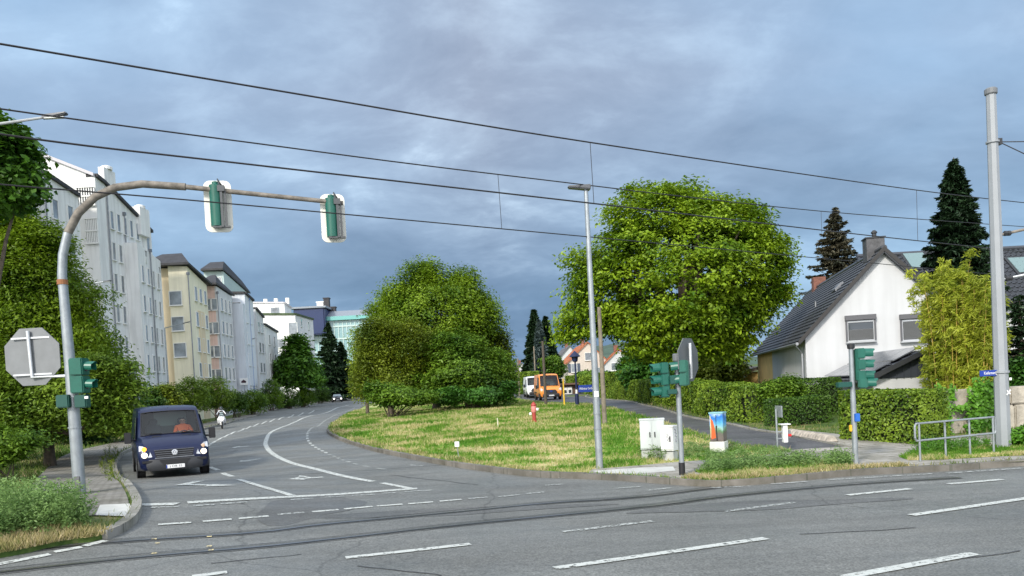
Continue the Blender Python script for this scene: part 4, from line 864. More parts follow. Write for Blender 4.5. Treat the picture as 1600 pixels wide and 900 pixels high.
def signal(parent, p, rz, n=3, s=.25, board=False, mg=None, w=.27, d=.17, hoods=True, name='signal_head'):
    """p: centre of the head, facing -Y turned by rz"""
    mg = mg or M_green; Rz = Matrix.Rotation(rz, 3, 'Z'); p = Vector(p)
    m_ = MB()
    for k in range(n):
        z = (k-(n-1)/2)*s; m_.box(p+Vector((0, 0, z)), (w, d, s-.012), rz=rz)
    m_.box(p+Rz @ Vector((0, d*.36, 0)), (w*.8, d*.5, n*s-.02), rz=rz)
    h = m_.build(name, mg, parent, world=True, bevel=.02, smooth=True)
    for k in range(n):
        c = p+Rz @ Vector((0, -d/2, (k-(n-1)/2)*s)); q = MB(); q.lathe((0, 0, 0), [(.095, 0), (.095, -.006), (.07, -.022), (.02, -.03)], 16, axis='Y')
        ln = q.build('lens', mat('lens_dark', (.03, .03, .03), .2), h); ln.location = c-parent.location; ln.rotation_euler = (0, 0, rz)
        if hoods: q = MB(); vis(q, c, .105, .2, rz); v = q.build('lens_hood', mg, h); v.location = -parent.location
    return h
def octagon(parent, c, rz, dia, m, name='sign_plate', th=.02):
    Rz = Matrix.Rotation(rz, 3, 'Z'); r_ = dia/2/math.cos(R(22.5)); c = Vector(c)
    pts = [c+Rz @ Vector((r_*math.cos(R(22.5+45*k)), 0, r_*math.sin(R(22.5+45*k)))) for k in range(8)]
    m_ = MB(); m_.plate(pts, Rz @ Vector((0, th, 0))); return m_.build(name, m, parent, world=True)
def band(parent, c, r_, h=.05, name='clamp', m=None):
    m_ = MB(); m_.lathe(c, [(r_, -h/2), (r_+.012, -h/2), (r_+.012, h/2), (r_, h/2)], 14); return m_.build(name, m or M_galv, parent, world=True)

# signal gantry over the left road
b0 = G(125, 772, .11); Y0 = b0.y
gt = thing('traffic_signal_mast', b0, 'curved traffic signal mast with brown arm reaching over the road and two white-edged green signals', 'traffic light')
gp_ = [Vector((b0.x, Y0, b0.z)), D(112, 600, Y0), D(100.5, 470, Y0)]
for q in gp_[1:]: q.x = b0.x + (q.x-b0.x)*1.0
m_ = MB(); m_.tube([gp_[0], gp_[0].lerp(gp_[1], .5), gp_[1]], [.118, .114, .108], 18); m_.build('pole', M_galv, gt, world=True, smooth=True)
cp = [(100.5, 470), (97, 430), (98, 398), (106, 364), (122, 333), (148, 308), (180, 293), (222, 287.5), (290, 292)]
up_pts = [D(x, y, Y0+max(0, x-100)*.0020) for x, y in cp]
m_ = MB(); m_.tube([gp_[1], up_pts[0]]+up_pts[1:4], [.108, .090, .088, .085, .083], 18); m_.build('upper_pole', M_galv, gt, world=True, smooth=True)
m_ = MB(); m_.tube(up_pts[3:], [.083, .082, .080, .078, .076, .074], 16)
m_.tube([up_pts[-1]-(up_pts[-1]-up_pts[-2])*.02, D(536, 317.5, Y0+.87)], [.052, .046], 14); arm = m_.build('arm', M_rust, gt, world=True, smooth=True)
band(gt, D(97.5, 441, Y0), .09, .1, m=mat('rust_ring', (.28, .12, .05), .8)); band(gt, D(117, 668, Y0), .115, .03); band(gt, D(114, 620, Y0), .112, .03)
q = D(126, 757, Y0); m_ = MB(); m_.box((q.x, Y0-.118, q.z), (.12, .03, .36)); m_.build('service_hatch', mat('hatch_grey', (.12, .125, .13), .5), gt, world=True, bevel=.008)
for (cx_, cy_, w_, h_) in ((341, 322.5, 41, 80), (520.5, 341, 37.5, 75)):
    Y_ = Y0+(cx_-100)*.0020-.0; c = D(cx_, cy_, Y_+.12); mpp = Y_/F; W_, H_ = w_*mpp*1.0, h_*mpp; rz_ = R(12)
    Rz = Matrix.Rotation(rz_, 3, 'Z'); pts = []
    for (sx, sz, a0) in ((1, 1, 0), (-1, 1, 90), (-1, -1, 180), (1, -1, 270)):
        for k in range(5): a = R(a0+90*k/4); rr = .13; pts.append(c+Rz @ Vector((sx*(W_/2-rr)+rr*math.cos(a), 0, sz*(H_/2-rr)+rr*math.sin(a))))
    m_ = MB(); m_.plate(pts, Rz @ Vector((0, .03, 0))); m_.build('backboard', M_cream, gt, world=True)
    # housing seen from behind, lenses to the far side
    m_ = MB(); hc = c+Rz @ Vector((-.02, -.09, 0)); m_.tube([hc+Vector((0, 0, -H_*.41)), hc+Vector((0, 0, H_*.38))], .13, 16); m_.lathe(hc+Vector((0, 0, H_*.38)), [(.13, 0), (.07, .03), (.07, .07), (.03, .09)], 12)
    hd = m_.build('signal_housing', M_green, gt, world=True, smooth=True)
    for k in range(3):
        lc = c+Rz @ Vector((-.02, .03, (k-1)*.3)); m2 = MB(); m2.lathe((0, 0, 0), [(.13, 0), (.13, .03), (.05, .05)], 14, axis='Y'); l_ = m2.build('lens', MATS['lens_dark'] if 'lens_dark' in MATS else mat('lens_dark', (.03, .03, .03), .2), hd); l_.location = lc-gt.location; l_.rotation_euler = (0, 0, rz_)
        m2 = MB(); vis(m2, lc, .15, .25, rz_+math.pi); v_ = m2.build('lens_hood', M_greend, hd); v_.location = -gt.location
    m_ = MB(); s0 = c+Rz @ Vector((.10, -.20, 0)); m_.box(s0+Vector((0, 0, -H_*.08)), (.05, .05, H_*.72), rz=rz_); m_.box(s0+Rz @ Vector((.07, .03, -H_*.08)), (.04, .04, H_*.7), rz=rz_)
    m_.box(s0+Rz @ Vector((-.03, .04, -H_*.43)), (.34, .08, .04), rz=rz_); m_.box(s0+Rz @ Vector((.0, .04, H_*.30)), (.14, .16, .12), rz=rz_); m_.tube([s0+Vector((0, 0, H_*.28)), s0+Vector((-.06, 0, H_*.48)), s0+Vector((.04, .06, H_*.30))], .02, 6)
    m_.build('mounting_bracket', mat('bracket_grey', (.10, .105, .11), .5, .5), gt, world=True)
# side signals on the pole and the back of the stop sign
hc = D(133, 587, Y0); signal(gt, (hc.x-.05, Y0-.1, hc.z), R(90), 2, .36, mg=M_green, w=.30, d=.26)
hc = D(100, 625, Y0); 
for x_, w_ in ((101, .26), (129, .24)): q = D(x_, 627, Y0-.12); m_ = MB(); m_.box(q, (w_, .2, .26)); m_.build('signal_box', M_greend, gt, world=True, bevel=.02)
q = D(135, 621, Y0-.24); m_ = MB(); m_.box(q, (.07, .02, .05)); m_.build('sticker', M_white2, gt, world=True)
oc = D(50.5, 557.5, Y0-.05); octagon(gt, oc, R(-4), 1.16, M_signback)
m_ = MB(); m_.tube([oc+Vector((-.03, -.05, .52)), oc+Vector((0, -.05, -.42)), Vector((gp_[1].x-.1, Y0-.02, oc.z-.42))], .035, 10); m_.build('sign_bracket', mat('bracket_pale', (.62, .64, .66), .4, .4), gt, world=True, smooth=True)
m_ = MB(); m_.box(oc+Vector((0, -.02, .38)), (.78, .03, .035)); m_.box(oc+Vector((0, -.02, -.36)), (.78, .03, .035)); m_.build('sign_rail', MATS['bracket_pale'], gt, world=True)

# signal post on the corner of the grass island
b1 = G(1066, 742, .115); Y1 = b1.y; mp = thing('traffic_signal_post', b1, 'black-footed traffic signal post with octagonal sign back beside the grey cabinets', 'traffic light')
t1 = D(1058, 563, Y1); m_ = MB(); m_.tube([b1+Vector((0, 0, .26)), Vector((b1.x, Y1, t1.z))], .055, 14); m_.build('pole', M_galv, mp, world=True, smooth=True)
m_ = MB(); m_.tube([b1, b1+Vector((0, 0, .26))], .065, 14); m_.build('pole_foot', M_black, mp, world=True, smooth=True)
m_ = MB(); m_.lathe((b1.x, Y1, t1.z), [(.08, -.02), (.09, 0), (.09, .12), (.07, .14)], 14); m_.build('pole_cap', mat('cap_grey', (.14, .15, .16), .5), mp, world=True)
c = D(1041, 593.5, Y1); signal(mp, (c.x-.05, Y1+.02, c.z), R(-84), 3, .245)
c = D(1064, 583, Y1); signal(mp, (c.x+.03, Y1-.14, c.z), R(-112), 2, .27, mg=M_green)
c = D(1052, 594, Y1-.1); m_ = MB(); m_.box(c, (.16, .14, .16)); m_.box(D(1050, 612, Y1-.1), (.2, .12, .10)); m_.build('mounting_box', M_greend, mp, world=True, bevel=.01)
c = D(1077.5, 562, Y1); oc = Vector((c.x, Y1+.1, c.z)); octagon(mp, oc, R(51), .90, mat('sign_back_dark', (.13, .14, .145), .5, .2))
m_ = MB(); u = D(1078, 536, Y1); l = D(1079.5, 591, Y1); m_.tube([Vector((u.x, Y1-.0, u.z)), Vector((u.x, Y1, l.z)), Vector((b1.x+.02, Y1, l.z-.01))], .03, 10); m_.box((u.x, Y1+.05, oc.z+.25), (.03, .1, .04)); m_.box((u.x, Y1+.05, oc.z-.25), (.03, .1, .04)); m_.build('sign_bracket', MATS['bracket_pale'], mp, world=True, smooth=True)

# signal post on the right pavement
b2 = G(1337, 725, .12); Y2 = b2.y; rp_ = thing('traffic_signal_post', b2, 'traffic signal post with blue push button box in front of the clipped hedge', 'traffic light')
t2 = D(1330, 545, Y2); m_ = MB(); m_.tube([b2, Vector((b2.x, Y2, t2.z))], [.06, .05], 14); m_.build('pole', M_galv, rp_, world=True, smooth=True)
m_ = MB(); m_.lathe((b2.x, Y2, t2.z), [(.07, 0), (.075, .02), (.075, .09), (.06, .11)], 14); m_.build('pole_cap', M_black, rp_, world=True)
c = D(1341, 570, Y2); signal(rp_, (b2.x+.17, Y2-.02, c.z), R(80), 3, .235, w=.25); c = D(1346, 599, Y2); signal(rp_, (b2.x+.20, Y2-.06, c.z), R(72), 1, .21, w=.24)
c = D(1319, 601, Y2); m_ = MB(); m_.box((b2.x-.2, Y2-.05, c.z), (.3, .14, .11)); m_.build('signal_box', M_greend, rp_, world=True, bevel=.01)
c = D(1337, 652, Y2); m_ = MB(); m_.box((b2.x+.03, Y2-.09, c.z), (.10, .08, .17)); m_.build('push_button_box', mat('button_blue', (.02, .13, .50), .4), rp_, world=True, bevel=.01)
c = D(1330, 669, Y2); m_ = MB(); m_.box((b2.x-.075, Y2, c.z), (.05, .06, .14)); m_.build('yellow_tag', mat('tag_yellow', (.8, .45, .03), .5), rp_, world=True, bevel=.01)

# tall lamp post on the island
def arm_lamp(base, ztop, hx, hz, r0, label, group=None, name='street_lamp', head_l=.7, hr=.05, arml=None, m=None):
    t = thing(name, base, label, 'street lamp', group); m_ = MB(); top = Vector((base.x, base.y, ztop)); m = m or M_galv
    m_.tube([base, top], [r0, r0*.55], 12); m_.build('pole', m, t, world=True, smooth=True)
    hp_ = Vector((base.x+hx, base.y, ztop+hz)); d = (hp_-top); m_ = MB()
    if arml is not None:
        m_.tube([top-Vector((0, 0, .05)), top+d*.02+Vector((0, 0, .03)), hp_], [r0*.55, r0*.5, r0*.4], 8); m_.build('arm', m, t, world=True, smooth=True)
    m_ = MB(); u = d.normalized(); s = hp_; e = hp_+u*head_l
    m_.hexa([s+Vector((0, -hr, -.03)), s+Vector((0, hr, -.03)), e+Vector((0, hr*1.8, -.01)), e+Vector((0, -hr*1.8, -.01))], [s+Vector((0, -hr, .05)), s+Vector((0, hr, .05)), e+Vector((0, hr*1.5, .03)), e+Vector((0, -hr*1.5, .03))])
    h = m_.build('lamp_head', mat('lamp_head_grey', (.10, .105, .115), .45, .4), t, world=True, bevel=.015)
    m_ = MB(); m_.box((s+e)/2+Vector((0, 0, -.035)), (abs(u.x)*head_l*.8, hr*2, .02)); g_ = m_.build('lamp_glass', mat('lamp_glass', (.6, .62, .6), .15), h); g_.location = -t.location
    return t
b3 = G(937, 732, .1); t3 = D(908, 300, b3.y); lp = thing('street_lamp', b3, 'tall straight street lamp with flat dark head standing on the grass beside the pavement', 'street lamp')
m_ = MB(); m_.tube([b3, b3+Vector((0, 0, 2.0)), Vector((b3.x, b3.y, t3.z))], [.085, .078, .05], 14); m_.build('pole', M_galv, lp, world=True, smooth=True)
tp = Vector((b3.x, b3.y, t3.z)); m_ = MB(); m_.hexa([tp+Vector(v) for v in ((.10, -.12, .03), (.10, .12, .03), (-.42, .10, .10), (-.42, -.10, .10))], [tp+Vector(v) for v in ((.12, -.12, .15), (.12, .12, .15), (-.42, .09, .15), (-.42, -.09, .15))]); hh = m_.build('lamp_head', mat('lamp_head_grey', (.10, .105, .115), .45, .4), lp, world=True, bevel=.02)
m_ = MB(); m_.tube([tp, tp+Vector((0, 0, .08))], .045, 10); m_.build('head_joint', M_galv, lp, world=True)
band(lp, b3+Vector((0, 0, .95)), .082, .04); band(lp, b3+Vector((0, 0, 1.3)), .08, .04); m_ = MB(); m_.box(b3+Vector((-.0, -.083, 1.75)), (.10, .01, .14)); m_.build('sticker', M_white2, lp, world=True)
# lamps along the left road
for (bx, Y_, tpx, tpy, hx, hy, lab) in ((263, 76, 258, 513, 296, 503, 'street lamp with long arm in front of the yellow apartment block, behind the blue van'), (374, 104, 369, 537, 396, 529, 'street lamp in front of the pale blue-white block, beside the small white sign'),
        (406, 118, 405, 523, 417, 517, 'faint slim street lamp directly left of the green tree'), (440, 128, 437, 550, 459, 544, 'street lamp standing in front of the green tree'), (519, 152, 516, 564, 531, 558, 'street lamp beside the pink billboard, farthest along the road')):
    q = D(bx, 600, Y_); t_ = D(tpx, tpy, Y_); h_ = D(hx, hy, Y_); zb_ = z1(q.x, Y_)+.1; mpp = Y_/F
    arm_lamp(Vector((q.x, Y_, zb_)), t_.z, (h_.x-t_.x)*.75, (h_.z-t_.z)*.75, .10, lab, 'street lamps along the left road', head_l=(h_.x-t_.x)*.3, arml=1, hr=.10)
q = D(-110, 212, 13); arm_lamp(Vector((q.x, 13, z1(q.x, 13))), q.z, D(66, 184, 13).x-q.x, D(66, 184, 13).z-q.z, .055, 'street lamp arm with dark head reaching in at the upper left edge', 'street lamps along the left road', head_l=.42, arml=1, hr=.035, m=mat('pale_arm', (.34, .36, .37), .5))
q = D(136, 445, 46); arm_lamp(Vector((q.x, 46, z1(q.x, 46))), q.z, 1.0, .12, .09, 'street lamp whose small head shows above the left trees before the white block', 'street lamps along the left road', head_l=.45, arml=1, hr=.08)

# tram mast with cantilevers
b4 = G(1568, 700, .1); t4 = D(1549, 146, b4.y); Y4 = b4.y
tm = thing('tram_mast', b4, 'tall pale grey octagonal tram mast with cantilever tubes at the right edge', 'mast')
m_ = MB(); m_.tube([b4, Vector((b4.x, Y4, t4.z))], [.165, .105], 8); m_.build('pole', M_mast, tm, world=True)
m_ = MB(); m_.lathe((b4.x, Y4, t4.z), [(.13, -.02), (.135, .0), (.135, .09), (.10, .12)], 14); m_.build('mast_cap', mat('mast_cap', (.16, .17, .18), .5), tm, world=True)
for (py_, col_) in ((367, 0), (437, 1)):
    q = D(1562, py_, Y4); m_ = MB(); m_.tube([Vector((b4.x+.12, Y4-.02, q.z)), Vector((b4.x+.3, Y4-.05, q.z+.03)), Vector((b4.x+2.6, Y4-1.2, q.z+.36))], .032, 8); m_.build('cantilever_tube', M_rust if not col_ else M_galv, tm, world=True)
    m_ = MB(); m_.lathe((b4.x+.25, Y4-.04, q.z+.02), [(.03, -.10), (.06, -.08), (.06, -.03), (.035, -.02), (.06, .0), (.06, .05), (.03, .08)], 10, axis='X'); m_.build('insulator', M_dark, tm, world=True)
q = D(1555, 222, Y4); m_ = MB(); m_.box((b4.x+.13, Y4, q.z), (.12, .12, .14)); m_.tube([Vector((b4.x+.15, Y4, q.z)), Vector((b4.x+3.4, Y4-2, q.z-.75))], .012, 6); m_.tube([Vector((b4.x+.15, Y4, q.z)), Vector((b4.x+2.7, Y4-1.2, q.z-2.1))], .012, 6); m_.build('stay_wire', M_dark, tm, world=True)
band(tm, Vector((b4.x, Y4, q.z)), .13, .04, m=M_mast); band(tm, Vector((b4.x, Y4, D(1565, 581, Y4).z)), .165, .05, m=M_mast)
q = D(1568, 613, Y4); m_ = MB(); Rm = Matrix.Rotation(R(38), 3, 'Y'); m_.box((q.x+.02, Y4-.155, q.z), (.03, .008, .15), rot=Rm); m_.box((q.x+.02, Y4-.155, q.z), (.03, .009, .11), rot=Matrix.Rotation(R(-42), 3, 'Y')); m_.box((b4.x+.12, Y4-.15, D(1574, 592, Y4).z), (.05, .01, .06)); m_.build('scrawled_mark', M_white2, tm, world=True)
q0 = D(1533, 585, Y4); q1 = D(1556, 581, Y4); m_ = MB(); w_ = q1.x-q0.x+.12; c = Vector(((q0.x+b4.x-.12)/2, Y4-.05, (q0.z+q1.z)/2)); sl = R(0); m_.box(c, (w_, .015, .135)); sg = m_.build('street_sign', M_signblue, tm, world=True, bevel=.003)
text_mesh('Kiefernweg', .10, 'lettering', M_white2, sg, c-tm.location+Vector((.01, -.012, 0)), (R(90), 0, 0), width=.30)

# overhead wires
M_wire = mat('contact_wire', (0.03, 0.028, 0.03), 0.5, .3)
def wire(pts, name, label, r_=.013):
    P_ = [D(*p) for p in pts]
    # gentle curve through the points
    out = []; n = len(P_)
    for i in range(n-1):
        p0, p1, p2, p3 = P_[max(i-1, 0)], P_[i], P_[i+1], P_[min(i+2, n-1)]
        for k in range(8):
            t = k/8; out.append(0.5*((2*p1)+(p2-p0)*t+(2*p0-5*p1+4*p2-p3)*t*t+(3*p1-p0-3*p2+p3)*t**3))
    out.append(P_[-1]); m_ = MB(); m_.tube(out, r_, 6); o = m_.build(name, M_wire, None); tag(o, label, 'wire', 'overhead tram wires'); return o
w1 = wire([(-250, 26, 8.0), (0, 68.5, 9.2), (460, 146, 11.2), (922, 222.5, 13.7), (1432, 297, 21), (1640, 321, 25)], 'catenary_wire', 'topmost overhead wire crossing the sky from upper left to right')
w2 = wire([(-250, 130, 10.4), (0, 170, 11.4), (400, 224, 13.8), (778, 272.5, 16.5), (1283, 330, 23.5), (1640, 357, 31)], 'catenary_wire', 'second overhead wire from the top, passing just above the left lamp head')
w3 = wire([(-250, 168, 8.4), (60, 218, 9.6), (400, 258, 11.0), (928, 318, 13.7), (1283, 359.5, 18.5), (1442, 377, 21), (1640, 398, 25)], 'contact_wire', 'third overhead wire from the top, running above both gantry signals')
w4 = wire([(-250, 262, 10.4), (0, 288, 11.4), (300, 313, 13.2), (784, 357.5, 16.5), (1243, 400, 23), (1567, 430, 30), (1660, 438, 32)], 'contact_wire', 'lowest overhead wire, crossing the two gantry signals', .012)
for a, b_, lab in (((778, 272.5, 16.5), (784, 357.5, 16.5), 'thin vertical dropper wire right of the gantry, above the central bush'), ((922, 222.5, 13.7), (928, 318, 13.7), 'thin vertical dropper wire above the tall straight lamp'), ((1283, 330, 23.5), (1284, 363, 21.5), 'short vertical dropper wire over the small brown spruce'), ((1432, 297, 21), (1434, 376, 21), 'thin vertical dropper wire left of the dark spruce')):
    m_ = MB(); m_.tube([D(*a), D(*b_)], .006, 5); tag(m_.build('dropper_wire', M_wire, None), lab, 'wire', 'dropper wires')

# wooden poles, posts, lantern
def post(px, py, tx, ty, r_, m, name, label, cat, seg=10, Y=None, group=None):
    p = G(px, py, .1) if Y is None else Vector((D(px, py, Y).x, Y, z1(D(px, py, Y).x, Y)+.1))
    t = D(tx, ty, p.y); m_ = MB(); m_.tube([Vector((0, 0, 0)), Vector((0, 0, t.z-p.z))], [r_, r_*.75], seg); o = m_.build(name, m, None, smooth=True); o.location = p; tag(o, label, cat, group); return o
post(945, 664, 934, 480, .10, M_wood, 'wooden_pole', 'weathered wooden pole leaning beside the tall lamp in front of the chestnut', 'pole')
post(853, 634, 847, 533, .11, mat('dark_wood', (.09, .075, .06), .9), 'wooden_pole', 'dark wooden pole standing in front of the orange van', 'pole')
post(838, 618, 835, 541, .10, M_wood, 'wooden_pole', 'pale pole behind the left side of the orange van', 'pole', Y=95)
post(812, 621, 810, 560, .12, M_wood, 'wooden_pole', 'pole at the right edge of the central bush, left of the vans', 'pole', Y=90)
post(821, 622, 820, 606, .06, M_galv, 'short_post', 'short grey post beside the bush edge pole', 'post', Y=88)
post(882, 634, 879, 592, .055, mat('post_yellow', (.75, .48, .04), .5), 'yellow_post', 'slim yellow marker post in front of the right side of the orange van', 'post')
b5 = G(902, 634, .1); ln = thing('lantern_post', b5, 'dark blue lantern post carrying a blue street name sign', 'street lamp'); Y5 = b5.y
t5 = D(897, 566, Y5); M_db = mat('post_dark_blue', (.01, .018, .07), .4); m_ = MB(); m_.lathe((b5.x, Y5, b5.z), [(.12, 0), (.12, .7), (.06, .75), (.05, t5.z-b5.z)], 12); m_.build('pole', M_db, ln, world=True, smooth=True)
m_ = MB(); m_.tube([(b5.x, Y5, b5.z+.76), (b5.x, Y5, b5.z+1.0)], .066, 12); m_.build('pale_band', M_white2, ln, world=True)
m_ = MB(); m_.lathe((b5.x, Y5, t5.z), [(.05, 0), (.16, .05), (.20, .30), (.36, .34), (.30, .42), (.10, .62), (.03, .70)], 14); m_.build('lantern', M_db, ln, world=True, smooth=True)
q0 = D(903.5, 609, Y5); q1 = D(928, 605, Y5); w_ = q1.x-q0.x; c = Vector(((q0.x+q1.x)/2, Y5-.02, (q0.z+q1.z)/2)); m_ = MB(); m_.box(c, (w_, .02, 11*Y5/F)); sg = m_.build('street_sign', M_signblue, ln, world=True)
text_mesh('Wöllnitzer Straße', .2, 'lettering', M_white2, sg, c-ln.location+Vector((0, -.015, 0)), (R(90), 0, 0), width=w_*.86)
# hydrant, marker plate, stick
b6 = G(835, 659, .1); hy = thing('fire_hydrant', b6, 'red and white fire hydrant standing on the grass', 'hydrant'); M_hr = mat('hydrant_red', (.36, .05, .04), .45); s_ = b6.y/F
m_ = MB(); m_.lathe(b6, [(.13, 0), (.13, .05), (.085, .06), (.085, .42)], 14); m_.build('base', M_hr, hy, world=True, smooth=True)
m_ = MB(); m_.lathe(b6+Vector((0, 0, .42)), [(.10, 0), (.12, .03), (.12, .26), (.10, .29)], 14); m_.build('barrel', mat('hydrant_pink', (.62, .22, .20), .5), hy, world=True, smooth=True)
m_ = MB(); m_.lathe(b6+Vector((0, 0, .71)), [(.12, 0), (.13, .03), (.10, .10), (.05, .15), (.03, .19)], 14); m_.build('cap', M_hr, hy, world=True, smooth=True)
for s in (-1, 1): m_ = MB(); m_.lathe(b6+Vector((s*.11, 0, .55 if s > 0 else .36)), [(.06, 0), (.07, s*.02), (.07, s*.09), (.04, s*.11)], 10, axis='X'); m_.build('outlet', M_white2, hy, world=True)
b7 = G(717, 718, .1); mk = thing('marker_post', b7, 'small white pipeline marker plate on a thin stake in the grass', 'marker'); t7 = D(713.5, 694, b7.y)
m_ = MB(); m_.tube([b7, Vector((b7.x-.03, b7.y, t7.z))], .012, 8); m_.build('stake', M_galv, mk, world=True); m_ = MB(); m_.box((b7.x-.03, b7.y-.02, t7.z), (.13, .02, .15)); m_.build('plate', M_white2, mk, world=True, bevel=.005)
post(778, 667, 777.5, 653, .03, mat('pale_stick', (.6, .57, .45), .8), 'ground_stick', 'short pale stick upright in the grass left of the hydrant', 'stick')

# cabinets
M_cab = mat('cabinet_grey', (.56, .60, .60), .5, var=.07, vscale=2, dirt=.12); M_cabw = mat('cabinet_white', (.70, .71, .71), .5, var=.06, vscale=3, dirt=.12)
def cabinet(px0, px1, pyb, pyt, depth, rz, label, m, ndoor=1, plinth=.22, group='grey utility cabinets on the grass', graf=False):
    pb = G((px0+px1)/2, pyb, .1); Y_ = pb.y; W_ = (px1-px0)*Y_/F/(math.cos(rz)+depth_k*abs(math.sin(rz))); H_ = D((px0+px1)/2, pyt, Y_).z-pb.z
    t = thing('utility_cabinet', pb, label, 'cabinet', group, rz=rz); dd = W_*depth_k
    m_ = MB(); m_.box((0, dd/2, plinth/2-.03), (W_-.03, dd-.03, plinth+.06)); m_.build('plinth', mat('cabinet_plinth', (.42, .43, .42), .8, var=.15, vscale=4), t)
    m_ = MB(); m_.box((0, dd/2, plinth+(H_-plinth)/2), (W_, dd, H_-plinth-.05)); m_.build('body', m, t, bevel=.006)
    m_ = MB(); m_.box((0, dd/2, H_-.02), (W_+.03, dd+.03, .04)); m_.build('lid', m, t, bevel=.006)
    for k in range(ndoor):
        w = W_/ndoor; x = -W_/2+w*(k+.5); m_ = MB(); m_.box((x, -.008, plinth+(H_-plinth)/2), (w-.03, .02, H_-plinth-.12)); d_ = m_.build('door', m, t, bevel=.004)
        m_ = MB(); m_.box((x+w*.3 if k == 0 else x-w*.3, -.03, plinth+(H_-plinth)*.5), (.025, .025, .13)); m_.build('handle', M_black, d_)
    if graf:
        cu = [(-.05, .9), (.03, .86), (-.03, .8), (.05, .76), (-.02, .7), (.05, .68), (0, .6), (.0, .52), (.06, .55)]; m_ = MB(); m_.tube([(W_/2+.004, dd*.5+a*1.2, H_*b_) for a, b_ in cu], .009, 5)
        m_.tube([(W_*.1+a, -.024, H_*(b_-.12)) for a, b_ in cu[:6]], .006, 5); m_.build('scribble', mat('scribble_grey', (.2, .2, .22), .6), t)
    return t
depth_k = .42; cabinet(1001, 1041, 717, 654, .4, R(-10), 'largest grey utility cabinet with two doors, behind the signal post', M_cab, 2)
depth_k = .8; cabinet(1029.5, 1057, 720, 665, .4, R(-38), 'smaller whitish utility cabinet with scribbles in front of the larger grey one', M_cabw, 1, graf=True)
# painted cabinet
pb = G(1121, 708, .1); Yc = pb.y; Wc = 21*Yc/F; Hc = D(1121, 644, Yc).z-pb.z; rzc = R(-32); pc = thing('painted_cabinet', pb, 'utility cabinet painted with a blue sky landscape on a white plinth', 'cabinet', rz=rzc)
M_art = bpy.data.materials.new('painted_landscape'); M_art.use_nodes = True; N = M_art.node_tree.nodes; LL = M_art.node_tree.links
tcx = N.new('ShaderNodeTexCoord'); sp = N.new('ShaderNodeSeparateXYZ'); LL.new(tcx.outputs['Object'], sp.inputs[0])
nz = N.new('ShaderNodeTexNoise'); nz.inputs['Scale'].default_value = 4; nz.inputs['Detail'].default_value = 4; LL.new(tcx.outputs['Object'], nz.inputs['Vector'])
ma = N.new('ShaderNodeMath'); ma.operation = 'MULTIPLY_ADD'; LL.new(nz.outputs['Fac'], ma.inputs[0]); ma.inputs[1].default_value = .35; LL.new(sp.outputs[2], ma.inputs[2])
dv = N.new('ShaderNodeMath'); dv.operation = 'DIVIDE'; LL.new(ma.outputs[0], dv.inputs[0]); dv.inputs[1].default_value = Hc+.18
cr = N.new('ShaderNodeValToRGB'); els = [(.30, (.05, .045, .045)), (.42, (.16, .13, .12)), (.56, (.14, .13, .11)), (.62, (.10, .22, .10)), (.68, (.30, .50, .45)), (.76, (.10, .40, .75)), (.90, (.015, .16, .55)), (.97, (.55, .75, .9))]
cr.color_ramp.elements[0].position, cr.color_ramp.elements[0].color = els[0][0], (*els[0][1], 1); cr.color_ramp.elements[1].position, cr.color_ramp.elements[1].color = els[-1][0], (*els[-1][1], 1)
for p_, c_ in els[1:-1]: cr.color_ramp.elements.new(p_).color = (*c_, 1)
LL.new(dv.outputs[0], cr.inputs[0]); LL.new(cr.outputs[0], N['Principled BSDF'].inputs['Base Color']); N['Principled BSDF'].inputs['Roughness'].default_value = .35
m_ = MB(); m_.box((0, Wc*.45, .13), (Wc+.04, Wc*.9+.04, .34)); m_.build('plinth', mat('plinth_white', (.66, .65, .62), .8, var=.1, vscale=5), pc, bevel=.01)
m_ = MB(); m_.box((0, Wc*.45, .30+(Hc-.34)/2), (Wc, Wc*.9, Hc-.34)); m_.build('body', M_art, pc, bevel=.006)
m_ = MB(); m_.box((0, Wc*.45, Hc-.02), (Wc+.03, Wc*.9+.03, .035)); m_.build('lid', mat('lid_teal', (.25, .5, .55), .5), pc, bevel=.005)
for nm, mt_, pts in (('painted_figure', mat('art_orange', (.65, .12, .03), .5), [(-.17, .36), (-.02, .40), (-.04, .62), (-.10, .85), (-.17, .92), (-.15, .62)]), ('painted_stripe', mat('art_cream', (.75, .55, .30), .5), [(-.19, .40), (-.175, .40), (-.16, .65), (-.17, .95), (-.20, 1.0), (-.185, .7)]), ('painted_shadow', mat('art_black', (.01, .01, .012), .5), [(0.0, .32), (.03, .32), (.02, .62), (.03, .72), (-.02, .70)])):
    m_ = MB(); m_.plate([(Wc/2+.002 if False else a*Wc/.42, -.006, b_) for a, b_ in pts], (0, .004, 0)); m_.build(nm, mt_, pc)
m_ = MB(); m_.box((0, -.004, .3+(Hc-.34)/2), (.012, .012, Hc-.4)); m_.build('door_seam', M_dark, pc)
